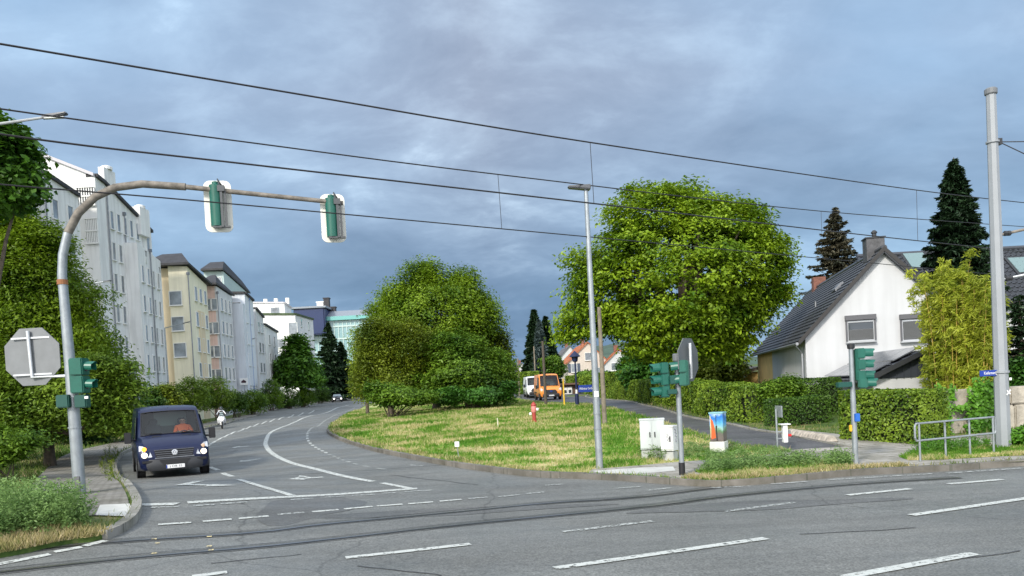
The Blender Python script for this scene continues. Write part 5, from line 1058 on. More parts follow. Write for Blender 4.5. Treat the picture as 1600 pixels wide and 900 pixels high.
# sign post with white device
b8 = G(1215, 703, .1); dp = thing('sign_post', b8, 'thin sign post with an edge-on plate and white litter dispenser on the side street verge', 'sign post'); Y8 = b8.y
m_ = MB(); m_.tube([b8, Vector((b8.x, Y8, D(1213, 639, Y8).z))], .025, 8); m_.build('pole', M_galv, dp, world=True)
u = D(1216.5, 634, Y8); l = D(1217, 652, Y8); m_ = MB(); m_.box(((u.x+l.x)/2, Y8, (u.z+l.z)/2), (.03, .35, u.z-l.z), rz=R(8)); m_.build('sign_plate', M_galv, dp, world=True, bevel=.004)
u = D(1222.5, 664, Y8); l = D(1229, 691, Y8); cx0 = (u.x+l.x)/2; m_ = MB(); m_.box((cx0, Y8-.02, (u.z+l.z)/2), (.11, .16, u.z-l.z)); m_.build('dispenser', M_white2, dp, world=True, bevel=.01)
m_ = MB(); m_.box((cx0, Y8-.02, u.z+.02), (.25, .24, .025)); m_.build('dispenser_roof', M_white2, dp, world=True)
m_ = MB(); m_.box(((b8.x+cx0)/2-.02, Y8, (u.z+l.z)/2+.06), (cx0-b8.x, .03, .03)); m_.box(((b8.x+cx0)/2-.02, Y8, (u.z+l.z)/2-.12), (cx0-b8.x, .03, .03)); m_.build('bracket', M_galv, dp, world=True)
m_ = MB(); m_.box((cx0+.10, Y8, (u.z+l.z)/2-.02), (.09, .12, .2)); m_.build('bag_holder', M_signback, dp, world=True); m_ = MB(); m_.box((cx0+.11, Y8-.02, (u.z+l.z)/2-.04), (.08, .14, .06)); m_.build('red_label', mat('label_red', (.6, .02, .02), .5), dp, world=True)

# tubular railing on the right
pr = [G(1438, 721, .12), G(1478, 715.5, .12), G(1516, 711.5, .12), G(1553, 708, .12)]; rl_ = thing('tubular_railing', pr[0], 'galvanised tubular railing with two rails on the right pavement', 'railing')
for p in pr: m_ = MB(); m_.tube([p, Vector((p.x, p.y, pr[0].z+.80))], .022, 10); m_.build('post', M_galv, rl_, world=True, smooth=True)
za, zb2 = pr[0].z+.80, pr[0].z+.44; dx_ = (pr[-1]-pr[0]).normalized()*.12; A_ = pr[0]-dx_; B_ = pr[-1]+dx_*.6
loop = [Vector((A_.x, A_.y, zb2+.06)), Vector((A_.x, A_.y, za-.06)), Vector((A_.x, A_.y, za))+dx_*.3, Vector((B_.x, B_.y, za))-dx_*.3, Vector((B_.x, B_.y, za-.06)), Vector((B_.x, B_.y, zb2+.06)), Vector((B_.x, B_.y, zb2))-dx_*.3, Vector((A_.x, A_.y, zb2))+dx_*.3, Vector((A_.x, A_.y, zb2+.06))]
m_ = MB(); m_.tube(loop, .022, 8, cap=False); m_.build('rail', M_galv, rl_, world=True)
# far railing at the bend
fr = thing('bend_railing', (-33, 181, 1.8), 'pale two-bar railing at the far bend of the left road', 'railing'); P_ = [Vector((-37.5+2.6*k, 178+2.9*k, 0)) for k in range(8)]
for p in P_: p.z = z1(p.x, p.y)+.1
for p in P_: m_ = MB(); m_.box((p.x, p.y, p.z+.6), (.18, .18, 1.2)); m_.build('post', M_frame, fr, world=True)
m_ = MB(); m_.tube([p+Vector((0, 0, 1.15)) for p in P_], .09, 6); m_.tube([p+Vector((0, 0, .55)) for p in P_], .09, 6); m_.build('rail', M_frame, fr, world=True)
# billboard, small sign, backs of direction signs
def board(px0, px1, py0, py1, Y_, name, label, cat, m, legs=1, pm=None, art=None):
    a = D(px0, py1, Y_); c_ = D(px1, py0, Y_); cx_ = (a.x+c_.x)/2; zb_ = z1(cx_, Y_); t = thing(name, (cx_, Y_, zb_), label, cat); w, h = c_.x-a.x, c_.z-a.z
    m_ = MB(); m_.box((cx_, Y_, (a.z+c_.z)/2), (w, .10, h)); bd = m_.build('panel', m, t, world=True, bevel=.02)
    for k in range(legs): x = cx_ if legs == 1 else a.x+w*(.2+.6*k); m_ = MB(); m_.tube([(x, Y_+.12, zb_), (x, Y_+.12, (a.z+c_.z)/2)], .06, 8); m_.build('post', pm or M_galv, t, world=True)
    return t, bd, Vector((cx_, Y_-.055, (a.z+c_.z)/2)), w, h
t, bd, c, w, h = board(505.5, 530, 582, 600, 160, 'billboard', 'billboard with a pink and red picture at the far bend', 'billboard', mat('billboard_cream', (.62, .58, .56), .5), legs=2, pm=M_rust)
for k, (ux, uz, rx_, rz__, col) in enumerate(((-.05, .1, .24, .30, 'a'), (.20, -.12, .22, .28, 'b'), (-.02, -.22, .15, .18, 'b'), (.28, .28, .10, .12, 'c'), (-.33, -.02, .12, .10, 'd'))):
    cm = {'a': mat('print_rose', (.65, .20, .24), .5), 'b': mat('print_red', (.50, .08, .07), .5), 'c': mat('print_dark', (.08, .07, .08), .5), 'd': mat('print_pink', (.75, .45, .42), .5)}[col]
    m_ = MB(); m_.plate([c+Vector((w*(ux+rx_*math.cos(a)*(1+.25*math.sin(3*a+k))), -.004*k, h*(uz+rz__*math.sin(a)*(1+.2*math.cos(2*a+k))))) for a in np.linspace(0, math.tau, 16, endpoint=False)], (0, -.005, 0)); m_.build('printed_shape', cm, t, world=True)
t, bd, c, w, h = board(375, 387, 590.5, 602, 100, 'small_sign', 'small white sign with dark emblem at the hedge beside the second street lamp', 'sign', M_white2)
m_ = MB(); m_.plate([c+Vector((w*x, 0, h*z)) for x, z in ((-.28, -.18), (.28, -.18), (.30, .05), (.12, .18), (0, .28), (-.12, .18), (-.30, .05))], (0, -.02, 0)); m_.build('emblem', mat('emblem_dark', (.05, .02, .03), .5), t, world=True)
t, bd, c, w, h = board(193, 217, 604, 626, 33, 'direction_sign', 'grey back of a direction sign half hidden in the left trees', 'sign', mat('pale_sign_back', (.42, .47, .47), .5, .2), legs=1)
a = D(199, 590, 33); c_ = D(213, 564, 33); m_ = MB(); m_.box(((a.x+c_.x)/2, 33, (a.z+c_.z)/2), (c_.x-a.x, .06, c_.z-a.z)); m_.build('upper_panel', MATS['pale_sign_back'], t, world=True, bevel=.02)
# delineator like post beside the far kerb
post(487, 628, 486, 607, .12, mat('concrete_post', (.40, .40, .38), .8), 'concrete_post', 'short pale post beside the far left kerb, under the green tree', 'post', Y=135)

# concrete block wall by the bamboo
wl_ = thing('block_wall', G(1530, 698), 'rough beige concrete block retaining wall under the bamboo, partly grown over with ivy', 'wall'); M_blk = mat('block_concrete', (.44, .40, .33), .9, var=.25, vscale=3, bump=.8, bscale=14, dirt=.25)
wx0 = D(1452, 640, 21.3); 
for r_ in range(2):
    for k in range(6):
        x = wx0.x+.15+1.2*k+(.0 if r_ % 2 == 0 else -.12); y = 21.4+.13*k; hh_ = (.85, .5)[r_]; m_ = MB(); m_.box((x+.6, y+.3, (.42, 1.10)[r_]), (1.185, .6, hh_-.015), rz=R(6)); m_.build('block', M_blk, wl_, world=True, bevel=.035)
# low natural stone edging of the driveway
st_ = thing('stone_edging', G(1262, 682), 'row of rough natural stones edging the bed beside the driveway', 'stones')
for k in range(16):
    p = G(1236+4.2*k, 677.5+.75*k, .15); m_ = MB(); m_.lathe(p-Vector((0, 0, .1)), [(.10, 0), (.16+.05*random.random(), .10), (.12, .20), (.04, .25)], 7); m_.build('stone', mat('field_stone', (.36, .32, .27), .9, var=.3, vscale=5, bump=.6, bscale=9), st_, world=True)
# ------------------------------------------------------------------ people
def person(name, joints, edges, label, mats, pick, parent=None, scale=1.0, hands=None):
    """one continuous skinned figure. joints: {name: (x, y, z, radius)}; pick(co) -> material index"""
    me = bpy.data.meshes.new(name); names = list(joints); V = [Vector(joints[n][:3])*scale for n in names]; E = [(names.index(a), names.index(b)) for a, b in edges]; Rr = [joints[n][3]*scale for n in names]
    for h, (el, dirv) in (hands or {}).items():       # palm and five fingers at each hand joint
        hi = names.index(h); base = V[hi]; d = Vector(dirv).normalized(); side = d.cross(Vector((0, 0, 1))); side = (side if side.length > .1 else Vector((1, 0, 0))).normalized(); dn = Vector((0, 0, -1))
        for k in range(5):
            o = (k-1.5)*.021 if k < 4 else -.045; L0 = (.07, .082, .076, .06, .045)[k]
            p1 = base+side*o*1.0+d*(.05 if k < 4 else .01); p2 = p1+d*L0*.5+dn*.012; p3 = p2+d*L0*.25+dn*L0*.45
            i = len(V); V += [p1, p2, p3]; Rr += [.011, .0095, .008]; E += [(hi, i), (i, i+1), (i+1, i+2)]
    me.from_pydata(V, E, []); o = bpy.data.objects.new(name, me); C.objects.link(o)
    sk = o.modifiers.new('s', 'SKIN'); sk.use_smooth_shade = True; o.modifiers.new('u', 'SUBSURF').levels = 2
    if not me.skin_vertices: bpy.context.view_layer.objects.active = o
    if not me.skin_vertices:
        bpy.ops.object.select_all(action='DESELECT'); o.select_set(True); bpy.ops.mesh.customdata_skin_add()
    for i, sv_ in enumerate(me.skin_vertices[0].data): sv_.radius = (Rr[i], Rr[i]); sv_.use_root = (i == 0)
    bpy.context.view_layer.update(); nm = bpy.data.meshes.new_from_object(o.evaluated_get(bpy.context.evaluated_depsgraph_get())); bpy.data.objects.remove(o)
    nm.materials.clear()
    for m in mats: nm.materials.append(m)
    for p in nm.polygons: p.material_index = pick(p.center); p.use_smooth = True
    o = bpy.data.objects.new(name, nm); C.objects.link(o); tag(o, label, 'person'); return o
M_skin = mat('skin', (.50, .30, .22), .55); M_hair = mat('dark_hair', (.03, .02, .015), .6); M_orange = mat('safety_orange', (.90, .16, .03), .6); M_trous = mat('dark_trousers', (.03, .035, .05), .8)
def face(parent, c, r_, fwd=-1, glasses=False):
    """eyes, nose, mouth and ears on a head centred at c, facing -Y"""
    m_ = MB(); m_.lathe(c+Vector((0, -r_*.93, -.15*r_)), [(.002, -.02), (.012, 0), (.015, .02)], 8, axis='Y'); m_.build('nose', M_skin, parent)
    for s in (-1, 1):
        m_ = MB(); m_.lathe(c+Vector((s*r_*.36, -r_*.90, .05*r_)), [(.004, -.010), (.012, 0), (.010, .01)], 8, axis='Y'); m_.build('eye', M_black, parent)
        m_ = MB(); m_.lathe(c+Vector((s*r_*.95, 0, -.05*r_)), [(.02, -.012), (.028, 0), (.02, .012)], 8, axis='X'); m_.build('ear', M_skin, parent)
    m_ = MB(); m_.box(c+Vector((0, -r_*.86, -.48*r_)), (.045, .02, .010)); m_.build('mouth', mat('lips', (.35, .12, .10), .5), parent)

# ------------------------------------------------------------------ vehicles
M_tyre = mat('tyre', (.018, .018, .019), .8); M_rim = mat('rim_grey', (.28, .29, .30), .35, .8); M_glassv = glass('car_glass', (.80, .88, .86), .015); M_plast = mat('bumper_plastic', (.035, .037, .042), .55)
M_lampg = mat('headlamp_lens', (.55, .58, .62), .08, spec=.9); M_on = mat('headlamp_on', (1, .95, .8), .3, emit=(1, .86, .62), estr=1.3); M_ind = mat('indicator_on', (1, .45, .05), .3, emit=(1, .33, .02), estr=2.0)
M_int = mat('interior_dark', (.02, .022, .025), .8); M_chrome = mat('chrome', (.75, .76, .78), .12, 1.0)
def wheel(parent, x, y, r_, w, sx):
    m_ = MB(); m_.lathe((x, y, r_), [(r_*.62, -w/2), (r_*.92, -w/2), (r_, -w*.35), (r_, w*.35), (r_*.92, w/2), (r_*.62, w/2)], 28, axis='X'); t = m_.build('wheel', M_tyre, parent, smooth=True)
    m_ = MB(); m_.lathe((x+sx*w*.32, y, r_), [(r_*.62, 0), (r_*.60, sx*.03), (r_*.3, sx*.05), (.03, sx*.06)], 20, axis='X'); m_.build('rim', M_rim, t, smooth=True); return t
def loft(secs, ring, skip=None):
    """secs: list of section dicts; ring(sec) -> half outline from bottom centre to top centre (x >= 0)"""
    m_ = MB(); rows = []
    for s in secs:
        h = ring(s); full = [(-x, s['y'], z) for x, z in h[::-1]] + [(x, s['y'], z) for x, z in h[1:]] if False else [(x, s['y'], z) for x, z in h] + [(-x, s['y'], z) for x, z in h[-2:0:-1]]
        rows.append(full)
    n = len(rows[0]); V = [p for r_ in rows for p in r_]; fs = []
    for i in range(len(rows)-1):
        for k in range(n):
            if skip and skip(i, k, n): continue
            fs.append((i*n+k, i*n+(k+1) % n, (i+1)*n+(k+1) % n, (i+1)*n+k))
    m_.add(V, fs); return m_, rows
def van_ring(s):
    zb, zt, wb, wm, wt = s['zb'], s['zt'], s['wb'], s['wm'], s['wt']; zm = s.get('zm', min(1.15, zt-.12)); r_ = min(.13, (zt-zm)*.5)
    return [(0, zb), (wb*.9, zb), (wb, zb+.08), (wm, zm*.55+zb*.45), (wm, zm), (wt+.02, zt-r_*1.2), (wt-.01, zt-r_*.35), (wt-.09, zt-.01), (wt*.6, zt+.015), (0, zt+.03)]
def van(base, rz, label, paint, W=2.05, Hs=1.0, L_=5.2, roofh=2.14, lights=True, orange=False, driver=True, plate='J OB 32', group=None, name='van'):
    t = thing(name, base, label, 'van', group, rz=rz); k = W/2.0; h = L_/2
    S_ = [dict(y=-h, zb=.34, zt=.93, wb=.86, wm=.90, wt=.78), dict(y=-h+.05, zb=.30, zt=.99, wb=.91, wm=.95, wt=.84), dict(y=-h+.25, zb=.28, zt=1.13, wb=.95, wm=.985, wt=.88), dict(y=-h+.62, zb=.28, zt=1.26, wb=.96, wm=1.0, wt=.90), dict(y=-h+.85, zb=.28, zt=1.32, wb=.96, wm=1.0, wt=.92),
          dict(y=-h+1.48, zb=.28, zt=roofh-.17, wb=.96, wm=1.0, wt=.86), dict(y=-h+1.62, zb=.28, zt=roofh-.07, wb=.96, wm=1.0, wt=.86), dict(y=-h+2.1, zb=.28, zt=roofh, wb=.96, wm=1.0, wt=.87), dict(y=h-.15, zb=.30, zt=roofh, wb=.96, wm=1.0, wt=.87), dict(y=h, zb=.36, zt=roofh-.06, wb=.90, wm=.95, wt=.82)]
    for s in S_:
        for a in ('wb', 'wm', 'wt'): s[a] *= k
    R0 = len(van_ring(S_[0])); top0 = R0-4       # faces from the screen corner to the centre
    def skip(i, kk, n):
        kk2 = kk if kk < R0-1 else n-1-kk
        return (i == 4 and kk2 >= R0-3)
    m_, rows = loft(S_, van_ring, skip); n = len(rows[0]); m_.f.append(tuple(range(n))[::-1]); m_.m.append(0)
    b_ = len(rows)-1; m_.f.append(tuple(b_*n+q for q in range(n))); m_.m.append(0); body = m_.build('body', paint, t, smooth=50)
    # windscreen with black surround
    a, c_ = rows[4], rows[5]; i1 = R0-3
    wl0 = [Vector(a[i1]), Vector(a[R0-2]), Vector(a[R0-1]), Vector(a[n-(R0-2)]), Vector(a[n-i1])]; wl1 = [Vector(c_[i1]), Vector(c_[R0-2]), Vector(c_[R0-1]), Vector(c_[n-(R0-2)]), Vector(c_[n-i1])]
    m_ = MB(); m_.add(wl0+wl1, [(q, q+1, q+6, q+5) for q in range(4)]); m_.build('windscreen', M_glassv, t, smooth=True)
    m_ = MB(); m_.tube([p+Vector((0, -.012, .012)) for p in wl0], .022, 6); m_.tube([p+Vector((0, -.012, .0)) for p in wl1], .018, 6)
    for e in (0, 4): m_.tube([wl0[e]+Vector((0, -.01, 0)), wl1[e]+Vector((0, -.01, 0))], .022, 6)
    m_.build('screen_seal', M_black, t)
    for s in (-1, 1): m_ = MB(); q = wl0[2]+Vector((s*.28*k, -.05, .02)); m_.tube([q, q+Vector((s*.45*k, .01, .02))], .012, 6); m_.build('wiper', M_black, t)
    # cab interior: dashboard, seats, wheel; bulkhead with a rear window
    m_ = MB(); m_.box((0, -h+1.05, 1.12), (W*.88, .55, .26)); m_.build('dashboard', M_int, t, bevel=.05)
    for s in (-.42, .42):
        m_ = MB(); m_.box((s*k, -h+1.95, .95), (.5, .5, .18)); m_.box((s*k, -h+2.2, 1.30), (.48, .14, .62)); m_.box((s*k, -h+2.2, 1.70), (.26, .10, .2)); m_.build('seat', mat('seat_grey', (.09, .10, .11), .8), t, bevel=.04)
    m_ = MB(); m_.box((0, -h+2.75, 1.1), (W*.9, .03, .9)); m_.box((-.62*k, -h+2.75, 1.78), (W*.26, .03, .46)); m_.box((.75*k, -h+2.75, 1.78), (W*.13, .03, .46)); m_.box((0, -h+2.75, roofh-.10), (W*.8, .03, .12)); m_.build('bulkhead', mat('cab_grey', (.22, .24, .24), .8), t)
    m_ = MB(); m_.box((.12*k, -h+2.80, 1.78), (W*.55, .01, .5)); m_.build('bulkhead_window', mat('bulkhead_glass', (.42, .55, .50), .3), t)
    sw = Vector((.42*k, -h+1.48, 1.24)); m_ = MB(); Rx = Matrix.Rotation(R(35), 3, 'X'); m_.tube([sw+Rx @ Vector((.19*math.cos(a_), 0, .19*math.sin(a_))) for a_ in np.linspace(0, math.tau, 20)], .016, 6); m_.build('steering_wheel', M_black, t)
    # side windows and doors
    for s in (-1, 1):
        x0 = lambda z: s*(W/2-(W/2-.87*k-.02)*max(0, (z-1.15))/(roofh-1.3-.0)+.006)
        pts = [(-h+.98, 1.22), (-h+1.50, roofh-.30), (-h+2.35, roofh-.30), (-h+2.35, 1.20)]; m_ = MB(); m_.plate([(x0(z), y, z) for y, z in pts], (s*.008, 0, 0)); m_.build('side_window', M_pane, t)
        m_ = MB(); m_.box((s*(W/2+.003), -h+2.42, .85), (.006, .02, 1.0)); m_.box((s*(W/2+.003), -h+1.0, .80), (.006, .02, .7)); m_.box((s*(W/2+.004), -h+3.6, .75), (.02, 2.2, .10)); m_.build('door_seam', M_black, t)
        m_ = MB(); m_.box((s*(W/2+.02), -h+2.25, 1.08), (.03, .18, .04)); m_.build('door_handle', M_black, t)
        # mirror
        m_ = MB(); m_.box((s*(W/2+.20), -h+1.02, 1.28), (.19, .14, .34)); m_.tube([(s*(W/2-.05), -h+1.10, 1.20), (s*(W/2+.14), -h+1.04, 1.20)], .035, 8); mi = m_.build('mirror', M_black, t, bevel=.03, smooth=True)
        for y in (-h+.92, h-1.05):
            m_ = MB(); m_.lathe((s*(W/2-.01), y, .36), [(.42, -.002), (.42, s*.014), (.36, s*.016)], 28, axis='X'); m_.build('wheel_arch', M_black, t); wheel(t, s*(W/2-.11), y, .345, .24, s)
    # bumper, grille, lamps
    yf = -h-.03
    def arc(x): return .10*(abs(x)/(W/2))**3
    def fplate(name, pts, m, th=.03, parent=t, y=yf, sub=6, emb=None):
        m_ = MB(); xs = [p[0] for p in pts]
        fr = [Vector((x, y+arc(x)+(.16 if z > .8 else 0)*(z-.8), z)) for x, z in pts]; m_.hexa(fr, [p+Vector((0, th+.08, 0)) for p in fr]); return m_.build(name, m, parent, bevel=.008)
    bp_ = [(-W*.475, .34), (-W*.30, .27), (W*.30, .27), (W*.475, .34), (W*.485, .62), (W*.30, .64), (0, .645), (-W*.30, .64), (-W*.485, .62)]
    m_ = MB(); n_ = 18; V = []
    for q in range(n_+1):
        x = -W*.49+W*.98*q/n_; yy = yf+.30*(abs(x)/(W/2))**5-.05; V += [(x, yy+.05, .27+.05*(abs(x)/(W/2))**4), (x, yy, .36), (x, yy-.01, .50), (x, yy+.03, .62), (x, yy+.25, .64), (x, yy+.3, .27)]
    m_.add(V, [(q*6+j, q*6+(j+1) % 6, (q+1)*6+(j+1) % 6, (q+1)*6+j) for q in range(n_) for j in range(6)]+[(0, 1, 2, 3, 4, 5), tuple(n_*6+j for j in (5, 4, 3, 2, 1, 0))]); m_.build('bumper', M_plast if not orange else mat('bumper_black', (.02, .02, .022), .5), t, smooth=40)
    g_w = W*.28
    if not orange:
        fplate('grille_frame', [(-W*.25, .665), (W*.25, .665), (W*.285, .94), (-W*.285, .94)], M_black, y=yf-.005)
        for q in range(4): zz = .71+.062*q; m_ = MB(); ww = W*(.485+.02*q); m_.box((0, yf-.016+.16*max(0, zz-.8), zz), (ww, .02, .022)); m_.build('grille_slat', mat('slat_grey', (.10, .105, .12), .4), t, bevel=.004)
        m_ = MB(); m_.box((0, yf-.02, .655), (W*.54, .03, .035)); m_.build('trim_strip', M_zinc, t, bevel=.008)
        fplate('air_intake', [(-W*.16, .42), (W*.16, .42), (W*.21, .60), (-W*.21, .60)], M_black, y=yf-.068)
        for s in (-1, 1): m_ = MB(); m_.box((s*W*.37, yf+.005, .56), (W*.14, .04, .07)); m_.build('fog_recess', M_black, t, bevel=.01); m_ = MB(); m_.box((s*W*.14, -h+.66, 1.285), (W*.26, .10, .014), rot=Matrix.Rotation(R(14), 3, 'X')); m_.build('bonnet_vent', M_black, t)
        ey = yf-.045; ez = .80; m_ = MB(); m_.lathe((0, ey, ez), [(.088, 0), (.088, -.012), (.076, -.014)], 28, axis='Y'); em = m_.build('emblem', M_chrome, t)
        m_ = MB(); m_.lathe((0, ey-.0145, ez), [(.076, 0), (.076, -.002)], 28, axis='Y'); m_.build('emblem_field', mat('emblem_field', (.35, .37, .42), .3, .6), em)
        m_ = MB()
        for pts in ([(-.036, .064), (0, .006), (.036, .064)], [(-.066, .034), (-.028, -.062), (0, -.004), (.028, -.062), (.066, .034)]):
            for (xa, za_), (xb, zb_) in zip(pts, pts[1:]): m_.tube([(xa, ey-.02, ez+za_), (xb, ey-.02, ez+zb_)], .0065, 5)
        m_.build('emblem_letters', M_white2, em)
        hl = [(.30, .70), (.40, .665), (.455, .70), (.475, .86), (.47, 1.06), (.42, 1.04), (.33, .90)]
    else:
        fplate('grille_frame', [(-W*.22, .58), (W*.22, .58), (W*.29, .74), (W*.20, .98), (-W*.20, .98), (-W*.29, .74)], M_black, y=yf-.03)
        for q in range(4): zz = .66+.075*q; m_ = MB(); m_.box((0, yf-.045+.16*max(0, zz-.8), zz), (W*.40, .02, .016)); m_.build('grille_slat', mat('slat_grey', (.10, .105, .12), .4), t)
        m_ = MB(); m_.lathe((0, 0, 0), [(.10, 0), (.10, -.02), (.085, -.025)], 24, axis='Y'); em = m_.build('emblem', mat('emblem_blue', (.01, .04, .25), .3), t); em.location = (0, yf-.05, .82); em.scale = (1.25, 1, .62)
        hl = [(.30, .86), (.42, .80), (.47, .90), (.475, 1.12), (.44, 1.16), (.36, 1.0)]
    for s in (-1, 1):
        pts = [(s*x*W, z) for x, z in hl]; o = fplate('headlight', pts, M_lampg if orange else mat('headlamp_chrome', (.62, .64, .68), .18, .5), y=yf-.012)
        if lights:
            m_ = MB(); m_.lathe((s*W*.405, yf-.025+arc(W*.4), .765), [(.085, 0), (.085, -.03), (.05, -.045)], 18, axis='Y'); m_.build('headlight_bulb', M_on, o)
            if s < 0: m_ = MB(); m_.lathe((s*W*.405, yf+.02+arc(W*.4), .945), [(.065, 0), (.065, -.04), (.03, -.05)], 16, axis='Y'); m_.build('indicator', M_ind, o)
            else: m_ = MB(); m_.lathe((s*W*.405, yf+.02+arc(W*.4), .945), [(.055, 0), (.055, -.04), (.03, -.05)], 16, axis='Y'); m_.build('indicator', mat('indicator_off', (.65, .45, .30), .2), o)
    m_ = MB(); m_.box((0, yf-.085 if not orange else yf-.07, .385 if not orange else .43), (.52, .015, .11)); pl = m_.build('number_plate', M_white2, t, bevel=.003)
    m_ = MB(); m_.box((-.245, yf-.095 if not orange else yf-.08, .385 if not orange else .43), (.03, .004, .10)); m_.build('plate_band', M_signblue, pl)
    if plate: text_mesh(plate, .085, 'plate_text', M_black, pl, (.015, yf-.094 if not orange else yf-.079, .385 if not orange else .43), (R(90), 0, 0), width=.36, ext=.001)
    m_ = MB(); m_.box((0, -h+1.66, roofh-.045), (.05, .08, .03)); m_.build('roof_aerial', M_black, t, bevel=.01)
    return t
M_vblue = mat('van_blue', (.005, .011, .050), .35, .3, coat=.3, spec=.4)
vb = G(275, 745, .006); vrz = math.atan2(-vb.x, vb.y)*-1*0; RZV = R(28)
blue = van(vb+Vector((-math.sin(RZV)*2.6, math.cos(RZV)*2.6, -.005)), RZV, 'dark blue van with headlights on coming down the left road, driver in orange', M_vblue, W=2.05, roofh=2.2)
blue.location.z = z1(blue.location.x, blue.location.y)+.005
# driver
J = dict(hip=(0, 0, 0, .15), belly=(0, -.01, .16, .15), chest=(0, -.02, .38, .165), neck=(0, -.03, .54, .06), head=(0, -.06, .66, .085), crown=(0, -.05, .75, .078),
         shl=(-.19, -.02, .47, .075), ell=(-.27, -.22, .28, .052), hal=(-.16, -.44, .33, .035), shr=(.19, -.02, .47, .075), elr=(.27, -.22, .28, .052), har=(.16, -.44, .33, .035),
         knl=(-.12, -.42, .04, .085), anl=(-.12, -.56, -.36, .055), knr=(.12, -.42, .04, .085), anr=(.12, -.56, -.36, .055))
Ed = [('hip', 'belly'), ('belly', 'chest'), ('chest', 'neck'), ('neck', 'head'), ('head', 'crown'), ('chest', 'shl'), ('shl', 'ell'), ('ell', 'hal'), ('chest', 'shr'), ('shr', 'elr'), ('elr', 'har'), ('hip', 'knl'), ('knl', 'anl'), ('hip', 'knr'), ('knr', 'anr')]
def pickd(c):
    if c.z > .57: return 2 if (c.z > .725 or (c.y > -.03 and c.z > .64)) else 1
    if c.y < -.40 and c.z > .2: return 1
    if c.z < .08: return 3
    return 0
Mv = Matrix.Translation(blue.location) @ Matrix.Rotation(RZV, 4, 'Z')
pd = person('person', J, Ed, 'driver in orange safety jacket holding the steering wheel of the blue van', [M_orange, M_skin, M_hair, M_trous], pickd, hands={'hal': ('ell', (.3, -.6, .2)), 'har': ('elr', (-.3, -.6, .2))})
pd.location = Mv @ Vector((.43, -.78, 1.04)); pd.rotation_euler = (0, 0, RZV); face(pd, Vector((0, -.06, .665)), .088)
# orange van and the white one behind it
M_vor = mat('van_orange', (.80, .26, .035), .4, coat=.4)
ob = G(858, 628, .11); ob = Vector((D(858, 628, 73).x, 75.3, 0)); ob.z = z1(ob.x, ob.y)+.11
van(ob, R(5), 'bright orange van with black grille parked in the side street', M_vor, W=2.1, roofh=2.5, orange=True, lights=False, plate='J LK 18', driver=False)
wb_ = Vector((D(836, 628, 84).x, 86, 0)); wb_.z = z1(wb_.x, wb_.y)+.11
van(wb_, R(4), 'white van parked behind the orange van, only its side showing', mat('van_white', (.72, .74, .76), .4, coat=.4), W=2.0, roofh=2.3, orange=True, lights=False, plate=None, driver=False)
# approaching dark car
def car(base, rz, label, paint):
    t = thing('car', base, label, 'car', rz=rz)
    def ring(s): return [(0, s['zb']), (s['w']*.92, s['zb']), (s['w'], s['zb']+.12), (s['w'], s['zm']), (s['w']*.97, s['zm']+.08), (s['wt'], s['zt']-.05), (s['wt']*.9, s['zt']), (0, s['zt']+.02)]
    S_ = [dict(y=-2.2, zb=.25, zm=.5, w=.74, wt=.66, zt=.66), dict(y=-2.1, zb=.2, zm=.56, w=.86, wt=.76, zt=.76), dict(y=-1.2, zb=.2, zm=.70, w=.90, wt=.80, zt=.92), dict(y=-.95, zb=.2, zm=.74, w=.90, wt=.80, zt=.98), dict(y=-.25, zb=.2, zm=.78, w=.90, wt=.62, zt=1.40), dict(y=.6, zb=.2, zm=.80, w=.90, wt=.62, zt=1.43), dict(y=1.5, zb=.2, zm=.82, w=.89, wt=.66, zt=1.12), dict(y=2.1, zb=.25, zm=.8, w=.86, wt=.74, zt=.98), dict(y=2.2, zb=.3, zm=.6, w=.8, wt=.7, zt=.8)]
    m_, rows = loft(S_, ring); n = len(rows[0]); m_.f.append(tuple(range(n))[::-1]); m_.m.append(0); b_ = len(rows)-1; m_.f.append(tuple(b_*n+q for q in range(n))); m_.m.append(0); m_.build('body', paint, t, smooth=45)
    m_ = MB(); m_.plate([(-.74, -.93, 1.0), (.74, -.93, 1.0), (.57, -.29, 1.37), (-.57, -.29, 1.37)], (0, -.02, .02)); m_.build('windscreen', mat('car_screen', (.20, .25, .27), .08, spec=.9), t)
    for s in (-1, 1):
        m_ = MB(); m_.lathe((s*.60, -2.14, .60), [(.14, 0), (.14, -.07), (.06, -.09)], 14, axis='Y'); m_.build('headlight', mat('headlamp_far', (1, .97, .9), .3, emit=(1, .93, .82), estr=1.6), t)
        m_ = MB(); m_.box((s*.98, -.75, .98), (.2, .12, .13)); m_.build('mirror', M_black, t, bevel=.02)
        m_ = MB(); m_.plate([(s*.885, -.75, .95), (s*.885, 1.3, .97), (s*.70, .9, 1.30), (s*.68, -.2, 1.30)], (s*.01, 0, 0)); m_.build('side_window', M_pane, t)
        for y in (-1.35, 1.35): wheel(t, s*.80, y, .32, .22, s)
    m_ = MB(); m_.box((0, -2.21, .56), (.72, .05, .16)); m_.build('grille', M_black, t); m_ = MB(); m_.box((0, -2.23, .38), (.52, .03, .11)); m_.build('number_plate', M_white2, t); return t
cb = G(523, 628.5, .005); car(cb+Vector((0, 2, 0)), R(15), 'small dark car with headlights on coming round the far bend', mat('car_black', (.02, .022, .028), .25, .3, coat=.6))
